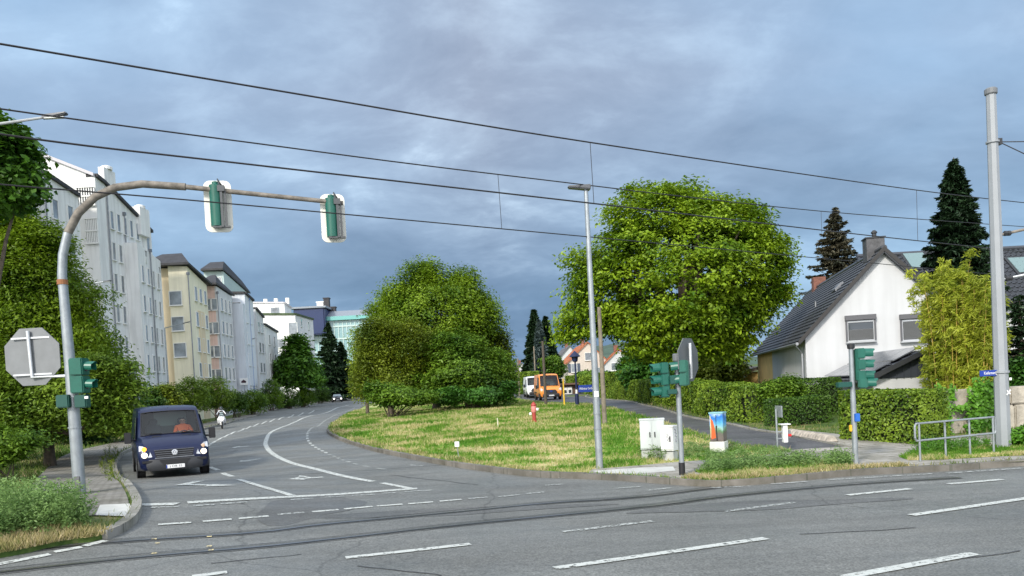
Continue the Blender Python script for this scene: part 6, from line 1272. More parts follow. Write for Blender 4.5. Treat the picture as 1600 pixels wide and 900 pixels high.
# motor scooter and rider
sb = G(347, 669.5, .01); SRZ = R(22); sc_ = thing('motorcycle', sb, 'white motorcycle with black front wheel following the blue van', 'motorcycle', rz=SRZ)
M_wf = mat('fairing_white', (.75, .76, .78), .3, coat=.5)
for y in (-.72, .70):
    m_ = MB(); m_.lathe((0, y, .30), [(.20, -.05), (.27, -.055), (.30, -.03), (.30, .03), (.27, .055), (.20, .05)], 24, axis='X'); w_ = m_.build('wheel', M_tyre, sc_, smooth=True); m_ = MB(); m_.lathe((0, y, .30), [(.20, -.02), (.03, -.04), (.03, .04), (.20, .02)], 18, axis='X'); m_.build('rim', M_rim, w_)
m_ = MB(); m_.hexa([(-.14, -.62, .42), (.14, -.62, .42), (.17, .1, .30), (-.17, .1, .30)], [(-.20, -.72, .78), (.20, -.72, .78), (.24, -.35, 1.05), (-.24, -.35, 1.05)]); m_.build('front_fairing', M_wf, sc_, bevel=.05, smooth=True)
m_ = MB(); m_.hexa([(-.14, -.30, .30), (.14, -.30, .30), (.16, .80, .42), (-.16, .80, .42)], [(-.10, -.2, .62), (.10, -.2, .62), (.16, .85, .80), (-.16, .85, .80)]); m_.build('tail_body', M_wf, sc_, bevel=.04, smooth=True)
m_ = MB(); m_.box((0, .30, .80), (.30, .75, .12)); m_.build('seat', M_black, sc_, bevel=.04)
m_ = MB(); m_.plate([(-.17, -.60, 1.03), (.17, -.60, 1.03), (.11, -.42, 1.30), (-.11, -.42, 1.30)], (0, -.01, 0)); m_.build('windshield', M_glassv, sc_)
m_ = MB(); m_.tube([(-.36, -.38, 1.06), (-.15, -.50, 1.02), (.15, -.50, 1.02), (.36, -.38, 1.06)], .018, 8); m_.build('handlebar', M_black, sc_)
m_ = MB(); m_.lathe((0, -.72, .80), [(.12, 0), (.12, -.04), (.05, -.06)], 16, axis='Y'); m_.build('headlight', mat('scooter_lamp', (1, 1, .95), .3, emit=(1, .97, .9), estr=2.5), sc_)
for s in (-1, 1):
    m_ = MB(); m_.tube([(s*.07, -.55, .85), (s*.07, -.72, .30)], .025, 8); m_.build('fork', M_rim, sc_); m_ = MB(); m_.box((s*.42, -.40, 1.22), (.13, .03, .08)); m_.tube([(s*.30, -.40, 1.06), (s*.40, -.40, 1.20)], .01, 5); m_.build('mirror', M_black, sc_)
m_ = MB(); m_.box((0, -.74, .60), (.12, .30, .04)); m_.build('mudguard', M_wf, sc_, bevel=.02)
J = dict(hip=(0, .28, .93, .14), belly=(0, .24, 1.07, .135), chest=(0, .16, 1.30, .155), neck=(0, .11, 1.45, .06), head=(0, .06, 1.56, .09), crown=(0, .06, 1.65, .085), shl=(-.19, .15, 1.39, .07), ell=(-.31, -.08, 1.22, .05), hal=(-.33, -.34, 1.09, .035), shr=(.19, .15, 1.39, .07), elr=(.31, -.08, 1.22, .05), har=(.33, -.34, 1.09, .035),
         knl=(-.25, -.20, .78, .085), anl=(-.24, .02, .36, .055), fol=(-.25, -.14, .33, .045), knr=(.25, -.20, .78, .085), anr=(.24, .02, .36, .055), foR=(.25, -.14, .33, .045))
Ed = [('hip', 'belly'), ('belly', 'chest'), ('chest', 'neck'), ('neck', 'head'), ('head', 'crown'), ('chest', 'shl'), ('shl', 'ell'), ('ell', 'hal'), ('chest', 'shr'), ('shr', 'elr'), ('elr', 'har'), ('hip', 'knl'), ('knl', 'anl'), ('anl', 'fol'), ('hip', 'knr'), ('knr', 'anr'), ('anr', 'foR')]
def pickr(c):
    if c.z > 1.47: return 2 if abs(c.x) > .03 else 1
    if c.y < -.30 and c.z > 1.0: return 0
    if c.z < .42: return 0
    if c.z < .95: return 1
    if abs(c.x) > .13: return int((abs(c.x)*9+c.z*5) % 2 < 1)
    return int((c.z*13) % 2 < 1)
pr_ = person('person', J, Ed, 'rider in black and white striped jacket and black helmet on the white motorcycle', [M_black, M_wf, mat('helmet_black', (.015, .015, .017), .2, coat=.5)], pickr, hands={'hal': ('ell', (0, -.6, -.2)), 'har': ('elr', (0, -.6, -.2))})
pr_.location = sb; pr_.rotation_euler = (0, 0, SRZ)
m_ = MB(); m_.lathe((0, .055, 1.50), [(.09, 0), (.135, .05), (.145, .12), (.12, .20), (.06, .245), (.01, .255)], 18); m_.build('helmet', MATS['helmet_black'], pr_, smooth=True)
m_ = MB(); m_.box((0, -.075, 1.60), (.19, .04, .09)); m_.build('visor', mat('visor_glass', (.10, .12, .14), .05, spec=.9), pr_, bevel=.015)
# ------------------------------------------------------------------ vegetation
LM = dict(
 chest=leafmat('chestnut_leaf', (.06, .15, .006), (.32, .45, .02), trans=.30),
 yel=leafmat('yellow_green_leaf', (.055, .13, .006), (.27, .40, .022), trans=.35),
 olive=leafmat('olive_leaf', (.055, .10, .008), (.24, .30, .022), trans=.25),
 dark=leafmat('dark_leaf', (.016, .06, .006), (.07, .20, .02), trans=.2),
 mid=leafmat('mid_leaf', (.035, .10, .008), (.19, .32, .025), trans=.3),
 maple=leafmat('maple_leaf', (.02, .07, .008), (.12, .27, .02), trans=.3),
 willow=leafmat('willow_leaf', (.07, .15, .012), (.26, .38, .04), trans=.35),
 hedge=leafmat('hedge_leaf', (.06, .13, .008), (.25, .36, .03), trans=.25, scale=1.2),
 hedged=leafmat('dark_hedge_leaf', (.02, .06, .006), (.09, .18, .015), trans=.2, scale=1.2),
 spruce=leafmat('spruce_needle', (.010, .028, .012), (.035, .075, .028), trans=.08),
 sprb=leafmat('brown_spruce_needle', (.04, .05, .035), (.15, .13, .08), trans=.08),
 spblue=leafmat('blue_spruce_needle', (.05, .08, .08), (.13, .18, .18), trans=.08),
 bamboo=leafmat('bamboo_leaf', (.17, .23, .012), (.52, .56, .06), trans=.4),
 weed=leafmat('weed_leaf', (.09, .18, .04), (.27, .42, .13), trans=.35, scale=2.5),
 ivy=leafmat('ivy_leaf', (.04, .13, .008), (.14, .34, .025), trans=.25))
M_bark = mat('bark', (.10, .08, .06), .95, var=.35, vscale=6, bump=.8, bscale=12)
def unit(a): return a/np.maximum(np.linalg.norm(a, axis=1, keepdims=True), 1e-9)
def leafmesh(name, Cc, Nn, size, asp, m, parent, rnd, tdir=None, fold=.18):
    """one pointed, folded leaf per point"""
    n = len(Cc); sz = size*(.65+.7*rng.random(n))[:, None]; Nn = unit(Nn)
    r_ = rng.normal(size=(n, 3)) if tdir is None else tdir+rng.normal(size=(n, 3))*.35
    t = unit(r_-(r_*Nn).sum(1, keepdims=True)*Nn); b = np.cross(Nn, t)
    V = np.empty((n, 4, 3)); V[:, 0] = Cc-t*sz*.5; V[:, 2] = Cc+t*sz*.5; V[:, 1] = Cc+b*sz*asp*.5+Nn*sz*fold+t*sz*.08; V[:, 3] = Cc-b*sz*asp*.5+Nn*sz*fold*.6+t*sz*.08
    return rawmesh(name, V.reshape(-1, 3), np.arange(n*4).reshape(n, 4), m, parent, np.repeat(rnd, 4))
def crown_points(lobes, nclump, cr, nleaf, flat=.5, inner=.55, droop=.0):
    lb = np.array(lobes, float); lb[:, 3:6] = np.maximum(lb[:, 3:6]-cr*np.array([.6, .6, .45]), lb[:, 3:6]*.45); wgt = (lb[:, 3]*lb[:, 4]+lb[:, 4]*lb[:, 5]+lb[:, 3]*lb[:, 5]); wgt /= wgt.sum()
    k = rng.choice(len(lb), nclump*2, p=wgt); d = unit(rng.normal(size=(nclump*2, 3))); rad = inner+(1-inner)*rng.random(nclump*2)**.55
    P_ = lb[k, :3]+d*lb[k, 3:6]*rad[:, None]
    # drop clumps deep inside another lobe
    dep = np.min([np.linalg.norm((P_-l[:3])/l[3:6], axis=1) for l in lb], axis=0); P_ = P_[dep > inner*.85]; P_ = P_[:nclump]
    n = len(P_); cc = lb[:, :3].mean(0); out = unit(P_-cc)
    g = unit(rng.normal(size=(n*nleaf, 3))).reshape(n, nleaf, 3)*(rng.random((n, nleaf, 1))**.45)*np.array([1, 1, flat])*cr*(.55+.6*rng.random((n, 1, 1)))
    Q = P_[:, None]+g; Q[..., 2] -= droop*(g[..., 0]**2+g[..., 1]**2)/cr
    Nn = np.array([0, 0, 1.0])[None, None]*.9+out[:, None]*.55+rng.normal(size=(n, nleaf, 3))*.45
    rd = (rng.random((n, 1))*.6+rng.random((n, nleaf))*.5)
    return P_, Q.reshape(-1, 3), Nn.reshape(-1, 3), rd.ravel()
def lobe(px, py, rx, ry, Y, depth=None):
    c = D(px, py, Y); k = Y/F; return (c.x, c.y, c.z, rx*k, (depth or rx)*k, ry*k)
def tree(name, label, lobes, m, nclump, cr, nleaf, leaf, asp=.55, trunk=None, tr=.25, group=None, cat='tree', flat=.5, inner=.55, droop=.0, nbr=14, extra=None, stems=1):
    lb = np.array(lobes); base = trunk or (float(lb[:, 0].mean()), float(lb[:, 1].mean())); zb = z1(*base); t = thing(name, (base[0], base[1], zb), label, cat, group)
    P_, Q, Nn, rd = crown_points(lobes, nclump, cr, nleaf, flat, inner, droop)
    keep = Q[:, 2] > zf(Q[:, 0], Q[:, 1])+.12; Q, Nn, rd = Q[keep], Nn[keep], rd[keep]
    leafmesh('crown', Q, Nn, leaf, asp, m, t, rd)
    m_ = MB(); B = Vector((base[0], base[1], zb)); cen = Vector(lb[:, :3].mean(0)); hub = B.lerp(Vector((cen.x, cen.y, cen.z)), .45)
    if stems == 1: m_.tube([B, B+(hub-B)*.15, hub], [tr*1.25, tr, tr*.75], 12)
    for q in P_[rng.choice(len(P_), min(nbr, len(P_)), replace=False)]:
        q = Vector(q); s0 = hub if stems == 1 else B+Vector((random.uniform(-.4, .4), random.uniform(-.3, .3), 0)); mid = s0.lerp(q, .5)+Vector((0, 0, (q-s0).length*.08)); m_.tube([s0, mid, q], [tr*.5, tr*.28, tr*.06], 7)
    m_.build('trunk', M_bark, t, world=True, smooth=True); return t

# great chestnut
Yc = 42; tree('chestnut_tree', 'huge bright green chestnut tree rising over the hedges in the middle right', [lobe(*a, Yc, dd) for *a, dd in [(1062, 420, 140, 125, 150), (975, 440, 90, 100, 95), (1160, 425, 80, 100, 90), (1030, 335, 100, 54, 100), (1125, 350, 88, 54, 90), (915, 497, 55, 44, 60), (1000, 495, 80, 48, 80), (1165, 485, 52, 52, 60), (1100, 500, 84, 52, 90), (905, 430, 36, 60, 40), (1210, 400, 40, 50, 40), (1205, 450, 40, 40, 40), (890, 520, 36, 24, 40), (1055, 535, 88, 40, 80), (1130, 535, 60, 40, 60), (1000, 300, 40, 24, 40), (1075, 295, 40, 22, 40)]], LM['chest'], 1250, 1.15, 92, .225, .5, trunk=(D(1075, 600, Yc).x, Yc), tr=.42, flat=.42, inner=.66, droop=.35, nbr=60)
tree('broadleaf_tree', 'olive green tree under the right side of the chestnut, behind the long hedge', [lobe(*a, 55) for a in [(1125, 575, 46, 42), (1140, 575, 26, 36), (1105, 590, 40, 35), (1130, 530, 40, 40)]], LM['olive'], 420, .9, 46, .26, group='trees behind the hedges')
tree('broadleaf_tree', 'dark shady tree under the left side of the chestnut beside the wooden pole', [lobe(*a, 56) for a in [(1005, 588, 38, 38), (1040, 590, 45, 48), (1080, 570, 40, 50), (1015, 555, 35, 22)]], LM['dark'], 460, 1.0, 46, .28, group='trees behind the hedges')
# central group
cg = 'trees of the central clump'
tree('broadleaf_tree', 'tall yellow-green tree forming the top of the central clump', [lobe(*a, 57) for a in [(690, 500, 88, 66), (628, 488, 50, 56), (752, 505, 42, 58), (662, 432, 46, 30), (720, 455, 44, 40), (600, 515, 40, 40)]], LM['yel'], 900, 1.15, 84, .215, .45, group=cg, tr=.3, flat=.8, trunk=(D(680, 600, 57).x, 57), nbr=30)
tree('broadleaf_tree', 'olive brown feathery tree at the left of the central clump', [lobe(*a, 52) for a in [(592, 545, 42, 60), (572, 590, 30, 42), (640, 540, 42, 50), (620, 600, 45, 34)]], LM['olive'], 560, .95, 80, .185, .4, group=cg, tr=.2, flat=.8)
tree('broadleaf_tree', 'green low tree with spreading fronds at the right front of the central clump', [lobe(*a, 53) for a in [(720, 585, 80, 48), (770, 575, 40, 44), (660, 595, 50, 40), (705, 545, 60, 40), (785, 600, 28, 38)]], LM['mid'], 700, 1.2, 70, .25, .36, group=cg, tr=.2, flat=.28, droop=.35)
tree('broadleaf_tree', 'yellowish tree at the right edge of the central clump', [lobe(*a, 58) for a in [(775, 555, 30, 55), (790, 590, 22, 42), (745, 540, 40, 40)]], LM['olive'], 320, .95, 52, .24, .45, group=cg, tr=.2, flat=.8)
tree('shrub', 'dense mid green shrub at the left foot of the central clump', [lobe(*a, 47) for a in [(612, 617, 40, 22), (585, 612, 22, 24), (650, 622, 40, 15)]], LM['mid'], 260, .7, 50, .2, .5, group=cg, cat='shrub', tr=.08, stems=3)
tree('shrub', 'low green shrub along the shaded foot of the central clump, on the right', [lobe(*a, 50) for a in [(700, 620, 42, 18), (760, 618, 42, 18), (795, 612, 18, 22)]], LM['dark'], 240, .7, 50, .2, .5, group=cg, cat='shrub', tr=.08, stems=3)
tree('broadleaf_tree', 'pale wispy tree peeping out at the left of the central clump', [lobe(*a, 64) for a in [(585, 485, 20, 18), (560, 545, 22, 40), (560, 590, 20, 30)]], LM['yel'], 130, .9, 34, .2, .4, group=cg, tr=.15)
# left roadside trees
lg = 'trees left of the pavement'
tree('maple_tree', 'dark maple with jagged outline at the upper left edge', [lobe(*a, 25) for a in [(10, 255, 56, 74), (-60, 260, 90, 95), (22, 300, 46, 44), (-5, 205, 36, 36)]], LM['maple'], 700, .75, 46, .20, .75, group=lg, trunk=(D(-40, 600, 25).x, 25), tr=.2)
tree('locust_tree', 'feathery yellow-green tree at the left edge behind the stop sign', [lobe(*a, 30) for a in [(30, 420, 85, 82), (90, 455, 62, 75), (128, 500, 44, 56), (60, 375, 62, 44), (-40, 430, 80, 100), (30, 510, 110, 60), (150, 455, 26, 22), (150, 540, 50, 40), (15, 335, 56, 36), (-30, 330, 60, 60)]], LM['yel'], 1700, .85, 62, .15, .4, group=lg, tr=.2, flat=.45, droop=.5)
tree('broadleaf_tree', 'dark green tree with layered fronds hanging over the pavement', [lobe(*a, 29) for a in [(150, 575, 58, 42), (190, 605, 34, 44), (120, 620, 80, 54), (185, 655, 42, 34), (60, 600, 80, 70), (-20, 600, 80, 80), (20, 660, 100, 50), (195, 570, 24, 16)]], LM['willow'], 1700, .85, 62, .17, .42, group=lg, tr=.18, flat=.32, droop=.4)
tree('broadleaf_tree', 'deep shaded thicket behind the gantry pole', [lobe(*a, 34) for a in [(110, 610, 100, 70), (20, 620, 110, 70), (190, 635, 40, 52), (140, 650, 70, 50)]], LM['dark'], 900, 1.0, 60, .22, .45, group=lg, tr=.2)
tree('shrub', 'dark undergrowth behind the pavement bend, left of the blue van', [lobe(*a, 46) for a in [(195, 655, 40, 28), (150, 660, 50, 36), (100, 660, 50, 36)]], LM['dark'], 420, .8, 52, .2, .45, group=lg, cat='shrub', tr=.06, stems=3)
tree('shrub', 'leafy undergrowth at the left edge beside the pavement', [lobe(*a, 22) for a in [(0, 700, 50, 36), (45, 690, 30, 24), (-60, 690, 70, 50)]], LM['mid'], 420, .5, 52, .12, .45, group=lg, cat='shrub', tr=.05, stems=3)
# shrubs along the left road
rowg = 'shrubs along the left road'
for (px, py, rx, ry, Y_, k, lab) in ((228, 622, 22, 24, 52, 'hedged', 'dark shrub just behind the blue van'), (258, 616, 22, 20, 62, 'olive', 'brownish shrub between the dark shrub and the willowy ones'), (298, 612, 30, 28, 72, 'willow', 'bright willowy shrub under the yellow block'), (338, 612, 28, 28, 79, 'willow', 'bright drooping shrub under the pink block'), (367, 625, 18, 18, 86, 'hedged', 'low dark shrub right of the two willowy ones'),
        (395, 625, 22, 19, 94, 'mid', 'round green shrub beside the small white sign'), (424, 613, 20, 24, 105, 'mid', 'taller green shrub in front of the green tree, nearer one'), (452, 620, 18, 17, 113, 'hedged', 'low green shrub in front of the green tree, farther one'), (477, 618, 16, 15, 121, 'mid', 'small green shrub left of the short pale post'), (500, 614, 16, 14, 134, 'hedged', 'last dark shrub before the billboard')):
    c = D(px, py, Y_); tree('shrub', lab, [lobe(px, py, rx, ry, Y_), lobe(px-rx*.4, py+ry*.5, rx*.8, ry*.8, Y_), lobe(px+rx*.5, py+ry*.4, rx*.7, ry*.8, Y_)], LM[k], 130, .85, 42, .24, .4, group=rowg, cat='shrub', tr=.08, stems=3, flat=.6)
tree('broadleaf_tree', 'conical dark green tree with layered branches beyond the white blocks', [lobe(*a, 122) for a in [(466, 585, 42, 26), (464, 565, 38, 24), (463, 545, 27, 20), (462, 528, 14, 16), (490, 592, 18, 22)]], LM['maple'], 420, 2.2, 40, .62, .5, tr=.3, flat=.28, droop=.4)
for i, (px, py, rx, ry, Y_, k, lab) in enumerate(((555, 590, 26, 26, 190, 'mid', 'green tree behind the far railing'), (585, 570, 34, 36, 200, 'yel', 'light green tree between the dark spruces and the central clump'), (535, 600, 26, 14, 200, 'dark', 'low dark trees closing the far bend'), (620, 580, 40, 40, 210, 'mid', 'green tree behind the central clump'))):
    tree('broadleaf_tree', lab, [lobe(px, py, rx, ry, Y_), lobe(px+rx*.5, py-ry*.3, rx*.6, ry*.7, Y_)], LM[k], 160, 2.6, 36, .9, .5, group='trees beyond the far bend', tr=.3)

# conifers
def conifer(name, label, px, py_top, py_base, rpx, Y_, m, ntier=16, nper=11, dens=60, needle=.22, group=None, irr=.25):
    b_ = D(px, py_base, Y_); top = D(px, py_top, Y_); zb = z1(b_.x, Y_); t = thing(name, (b_.x, Y_, zb), label, 'conifer', group); k = Y_/F; Rm = rpx*k; zlo = min(b_.z, top.z-1); Ht = top.z-zlo; x0 = top.x
    m_ = MB(); m_.tube([(x0, Y_, zb-.2), (x0, Y_, zlo+Ht*.5), (x0, Y_, top.z)], [.03*Ht*.5+.1, .10, .02], 10)
    Pp, Nn, T, rd = [], [], [], []
    for i in range(ntier):
        u = i/(ntier-1); z = zlo+Ht*(u**.9)*.97; L0 = Rm*(1-u)**.85*(.96)+.12
        for j in range(nper):
            a = random.random()*math.tau; L1 = L0*(1+random.uniform(-irr, irr)); dr = -.22-.25*(1-u); tip = .18
            z_ = z+random.uniform(-.5, .5)*Ht/ntier; path = [Vector((x0+math.cos(a)*L1*s, Y_+math.sin(a)*L1*s, z_+L1*(dr*s+tip*s*s*1.3))) for s in (0, .35, .7, 1)]
            if L1 > .4: m_.tube(path, [.03, .02, .012, .006], 4, cap=False)
            n = max(8, int(dens*L1/Rm)); s = rng.random(n)**.7; pa = np.array([x0, Y_, z_])+np.stack([math.cos(a)*L1*s, math.sin(a)*L1*s, L1*(dr*s+tip*s*s*1.3)], 1)
            wid = L1*.24*(1.15-s)+.06; lat = rng.normal(size=n)*wid; pa[:, 0] += -math.sin(a)*lat; pa[:, 1] += math.cos(a)*lat; pa[:, 2] -= abs(lat)*.35+rng.random(n)*.10*L1*.3
            Pp.append(pa); Nn.append(np.array([0, 0, 1.])+rng.normal(size=(n, 3))*.5); T.append(np.tile([math.cos(a), math.sin(a), -.35], (n, 1))+np.outer(np.sign(lat), [-math.sin(a), math.cos(a), 0])*.8); q = random.random()*.5; rd.append(q+rng.random(n)*.5)
    m_.build('trunk', M_bark, t, world=True); leafmesh('crown', np.concatenate(Pp), np.concatenate(Nn), needle, .30, m, t, np.concatenate(rd), np.concatenate(T)); return t
conifer('spruce_tree', 'tall dark spruce behind the bamboo, left of the tram mast', 1490, 246, 500, 62, 39.5, LM['spruce'], 26, 18, 190, .30)
conifer('spruce_tree', 'smaller brownish spruce between the chestnut and the white house chimney', 1305, 325, 470, 48, 66, LM['sprb'], 17, 13, 130, .42, irr=.4)
conifer('spruce_tree', 'dark conifer rising behind the vans in the side street', 834, 484, 600, 24, 118, LM['spruce'], 20, 16, 130, .9)
conifer('spruce_tree', 'second dark conifer close behind, right of the silvery one', 852, 495, 600, 22, 122, LM['spruce'], 18, 16, 130, .9)
conifer('spruce_tree', 'slender silvery blue spruce in front of the dark conifers', 842, 500, 585, 14, 108, LM['spblue'], 18, 13, 100, .55)
conifer('spruce_tree', 'blackish spruce left of the far billboard, taller one', 512, 505, 612, 26, 150, LM['spruce'], 18, 15, 110, .9, irr=.4)
conifer('spruce_tree', 'blackish spruce behind the far billboard, shorter one', 532, 535, 612, 22, 154, LM['spruce'], 16, 14, 110, .9, irr=.4)
conifer('thuja_tree', 'narrow dark conifer at the right edge behind the tram mast', 1592, 462, 650, 34, 26, LM['spruce'], 16, 12, 90, .16, irr=.35)

# hedges
def hedge(name, label, path, w, h, m, leaf, dens, group=None, closed_ends=True, bulge=.08, mcore=None):
    """clipped hedge along path (x, y): leaves spread over and just under its faces"""
    pts = [Vector(p) for p in path]; L0 = sum((b-a).length for a, b in zip(pts, pts[1:])); zb = z1(*pts[0]); t = thing(name, (pts[0].x, pts[0].y, zb), label, 'hedge', group)
    seg = np.array([[p.x, p.y] for p in resample(pts, .1)]); n = int(L0*(2*h+w)*dens); 
    def samp(n):
        i = rng.integers(0, len(seg)-1, n); u = rng.random(n)[:, None]; P_ = seg[i]*(1-u)+seg[i+1]*u; d = unit(seg[i+1]-seg[i]); return P_, d, np.stack([d[:, 1], -d[:, 0]], 1)
    P_, d, nr = samp(n); per = 2*h+w; s = rng.random(n)*per; side = np.where(s < h, 1, np.where(s < 2*h, -1, 0)); zz = np.where(side == 1, s, np.where(side == -1, s-h, h)); la = np.where(side == 0, (s-2*h)-w/2, side*w/2)
    inn = rng.random(n)**2*.22; wob = bulge*(np.sin(P_[:, 0]*2.1+zz*1.7)+np.sin(P_[:, 1]*1.7+zz*2.9+1))
    xy = P_+nr*(la+np.where(side != 0, side*(wob-inn), 0))[:, None]; z = zf(xy[:, 0], xy[:, 1])+.1+np.where(side == 0, h+wob*.5-inn, zz)
    Q = np.concatenate([xy, z[:, None]], 1); Nn = np.concatenate([nr*side[:, None], (side == 0)[:, None]*1.0], 1)+rng.normal(size=(n, 3))*.5+np.array([0, 0, .35])
    ends = []
    for e, sg in ((0, -1), (-1, 1)):
        ne = int(w*h*dens); dd = (pts[1]-pts[0]).normalized() if e == 0 else (pts[-1]-pts[-2]).normalized(); nn_ = Vector((dd.y, -dd.x)); a = rng.random(ne)*w-w/2; zq = rng.random(ne)*h; x = pts[e].x+nn_.x*a+dd.x*sg*.03; y = pts[e].y+nn_.y*a+dd.y*sg*.03
        Q = np.concatenate([Q, np.stack([x, y, zf(x, y)+.1+zq], 1)]); Nn = np.concatenate([Nn, np.tile([dd.x*sg, dd.y*sg, .3], (ne, 1))+rng.normal(size=(ne, 3))*.5])
    leafmesh('foliage', Q, Nn, leaf, .55, m, t, rng.random(len(Q)))
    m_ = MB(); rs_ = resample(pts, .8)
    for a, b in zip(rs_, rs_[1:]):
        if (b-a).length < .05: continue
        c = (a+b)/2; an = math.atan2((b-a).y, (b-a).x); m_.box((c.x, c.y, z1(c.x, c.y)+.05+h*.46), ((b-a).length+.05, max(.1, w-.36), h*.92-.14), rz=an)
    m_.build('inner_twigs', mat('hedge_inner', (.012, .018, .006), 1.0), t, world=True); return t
hp_path = off(SS_up, -1.35); hp_path = [p for p in hp_path if 28.5 < p.y < 66]
hedge('long_hedge', 'long bright clipped hedge running along the side street', hp_path, 1.3, 1.36, LM['hedge'], .11, 420)
q0 = G(1312, 693); q1 = G(1428, 696, .1); dq = Vector((q1.x-q0.x, q1.y-q0.y)).normalized(); nq = Vector((-dq.y, dq.x))
hedge('clipped_hedge', 'dense clipped box-shaped hedge in front of the garage', [Vector((q0.x, q0.y))+nq*.6, Vector((q1.x, q1.y))+nq*.6+dq*.15], 1.1, 1.36, LM['hedge'], .085, 900, bulge=.03)
a_, b_ = G(1224, 675), G(1290, 668); hedge('low_hedge', 'low dark clipped hedge in front of the white gable', [Vector((a_.x, a_.y+1)), Vector((b_.x+.3, b_.y+1))], .9, .95, LM['hedged'], .08, 700, bulge=.02)
a_, b_ = D(1262, 640, 30), D(1300, 640, 30); hedge('tall_hedge', 'dark square hedge block left of the garage', [Vector((a_.x, 30.5)), Vector((b_.x+.4, 30.5))], 1.0, 1.45, LM['hedged'], .08, 700, bulge=.02)
hedge('far_hedge', 'tall dark evergreen hedge beside the wooden pole', [Vector((D(957, 600, 66).x, 70)), Vector((D(1000, 600, 60).x, 62))], 1.4, 2.3, LM['hedge'], .16, 260)
hedge('far_hedge', 'dark hedge under the chestnut, along the end of the long hedge', [Vector((D(1000, 600, 64).x, 66)), Vector((D(1060, 600, 60).x, 62))], 1.4, 2.6, LM['hedged'], .16, 260)
hedge('far_hedge', 'green hedge behind the blue street name sign', [Vector((D(893, 600, 92).x, 93)), Vector((D(955, 600, 80).x, 80))], 1.4, 2.0, LM['hedge'], .2, 200)
hedge('far_hedge', 'hedge left of the white van at the bush edge', [Vector((D(818, 600, 100).x, 102)), Vector((D(835, 600, 92).x, 93))], 1.4, 2.8, LM['hedge'], .22, 180)
for (px, py, rx, ry, Y_, k, lab) in ((862, 570, 20, 18, 104, 'mid', 'round green tree directly behind the orange van'), (918, 588, 22, 12, 98, 'mid', 'leafy shrub in front of the beige house'), (948, 592, 14, 14, 90, 'dark', 'dark shrub behind the wooden pole'), (982, 572, 20, 22, 100, 'dark', 'dark tree in front of the half-hidden white house'), (808, 598, 12, 20, 110, 'mid', 'small tree right of the central clump')):
    tree('shrub', lab, [lobe(px, py, rx, ry, Y_), lobe(px+rx*.5, py+ry*.4, rx*.7, ry*.7, Y_)], LM[k], 120, 1.1, 40, .36, .5, group='garden shrubs along the side street', cat='shrub', tr=.12, stems=3)
tree('shrub', 'leafy garden shrub with thin pale stems in front of the white house corner', [lobe(*a, 28.5) for a in [(1232, 605, 28, 22), (1205, 612, 22, 24), (1245, 625, 20, 18)]], LM['mid'], 220, .45, 44, .12, .5, cat='shrub', tr=.05, stems=4)
tree('shrub', 'small leafy shrub at the foot of the tram mast', [lobe(*a, 17.9) for a in [(1590, 685, 22, 20), (1620, 680, 30, 24)]], LM['ivy'], 120, .35, 44, .11, .6, cat='shrub', tr=.03, stems=3)
tree('shrub', 'dark tall shrub behind the block wall at the right edge', [lobe(*a, 23.5) for a in [(1610, 590, 34, 40), (1580, 610, 22, 22), (1640, 560, 30, 50)]], LM['dark'], 260, .5, 46, .13, .5, cat='shrub', tr=.05, stems=3)

# bamboo
def bamboo(label, px, top, base, rpx, Y_, ncane, seed):
    r_ = random.Random(seed); b_ = D(px, base, Y_); zb = z1(b_.x, Y_); t = thing('bamboo_clump', (b_.x, Y_, zb), label, 'bamboo', 'bamboo clumps behind the block wall'); k = Y_/F; zt = D(px, top, Y_).z; Q, Nn, T, rd = [], [], [], []
    for i in range(ncane):
        a = r_.random()*math.tau; rr = math.sqrt(r_.random()); x = b_.x+math.cos(a)*rr*rpx*k*.5; y = Y_+math.sin(a)*rr*.9; h = (zt-zb)*(1-.30*rr**1.5*r_.random()-.22*r_.random()); lx = math.cos(a)*rr*.5; ly = math.sin(a)*rr*.4
        path = [Vector((x+lx*s*s, y+ly*s*s, zb+h*s-.12*h*(s**4)*.3)) for s in (0, .25, .5, .75, .9, 1)]; m_ = MB(); m_.tube(path, [.022, .020, .017, .012, .008, .004], 6)
        if i < 26: m_.build('cane', mat('bamboo_cane', (.42, .30, .06), .45, var=.25, vscale=4), t, world=True)
        n = 520; s = .22+.80*rng.random(n)**.75; s = np.minimum(s, 1.02); cx_ = x+lx*s*s; cy_ = y+ly*s*s; cz = zb+h*s; nb = 26; bi = rng.integers(0, nb, n); ba = np.random.default_rng(seed*97+i).random(nb)*math.tau; bs = .22+.8*np.random.default_rng(seed*31+i).random(nb)**.8
        s2 = bs[bi]; u = rng.random(n); L1 = (.42-.20*s2)*u; cx_ = x+lx*s2*s2+np.cos(ba[bi])*L1; cy_ = y+ly*s2*s2+np.sin(ba[bi])*L1; cz = zb+h*s2+L1*.55-u*u*.18
        Q.append(np.stack([cx_, cy_, cz], 1)+rng.normal(size=(n, 3))*.045); Nn.append(rng.normal(size=(n, 3))+[0, 0, .5]); T.append(np.stack([np.cos(ba[bi]), np.sin(ba[bi]), np.full(n, -.5)], 1)); rd.append(rng.random(n)*.6+r_.random()*.5)
    leafmesh('foliage', np.concatenate(Q), np.concatenate(Nn), .17, .20, LM['bamboo'], t, np.concatenate(rd), np.concatenate(T))
bamboo('tall feathery yellow-green bamboo clump right of the gabled house', 1476, 388, 640, 32, 25, 34, 3)
bamboo('bamboo clump with golden canes between the tall clump and the tram mast', 1512, 418, 640, 30, 24.3, 34, 5)
bamboo('lower olive bamboo clump directly behind the tram mast', 1541, 430, 640, 20, 25.2, 26, 8)
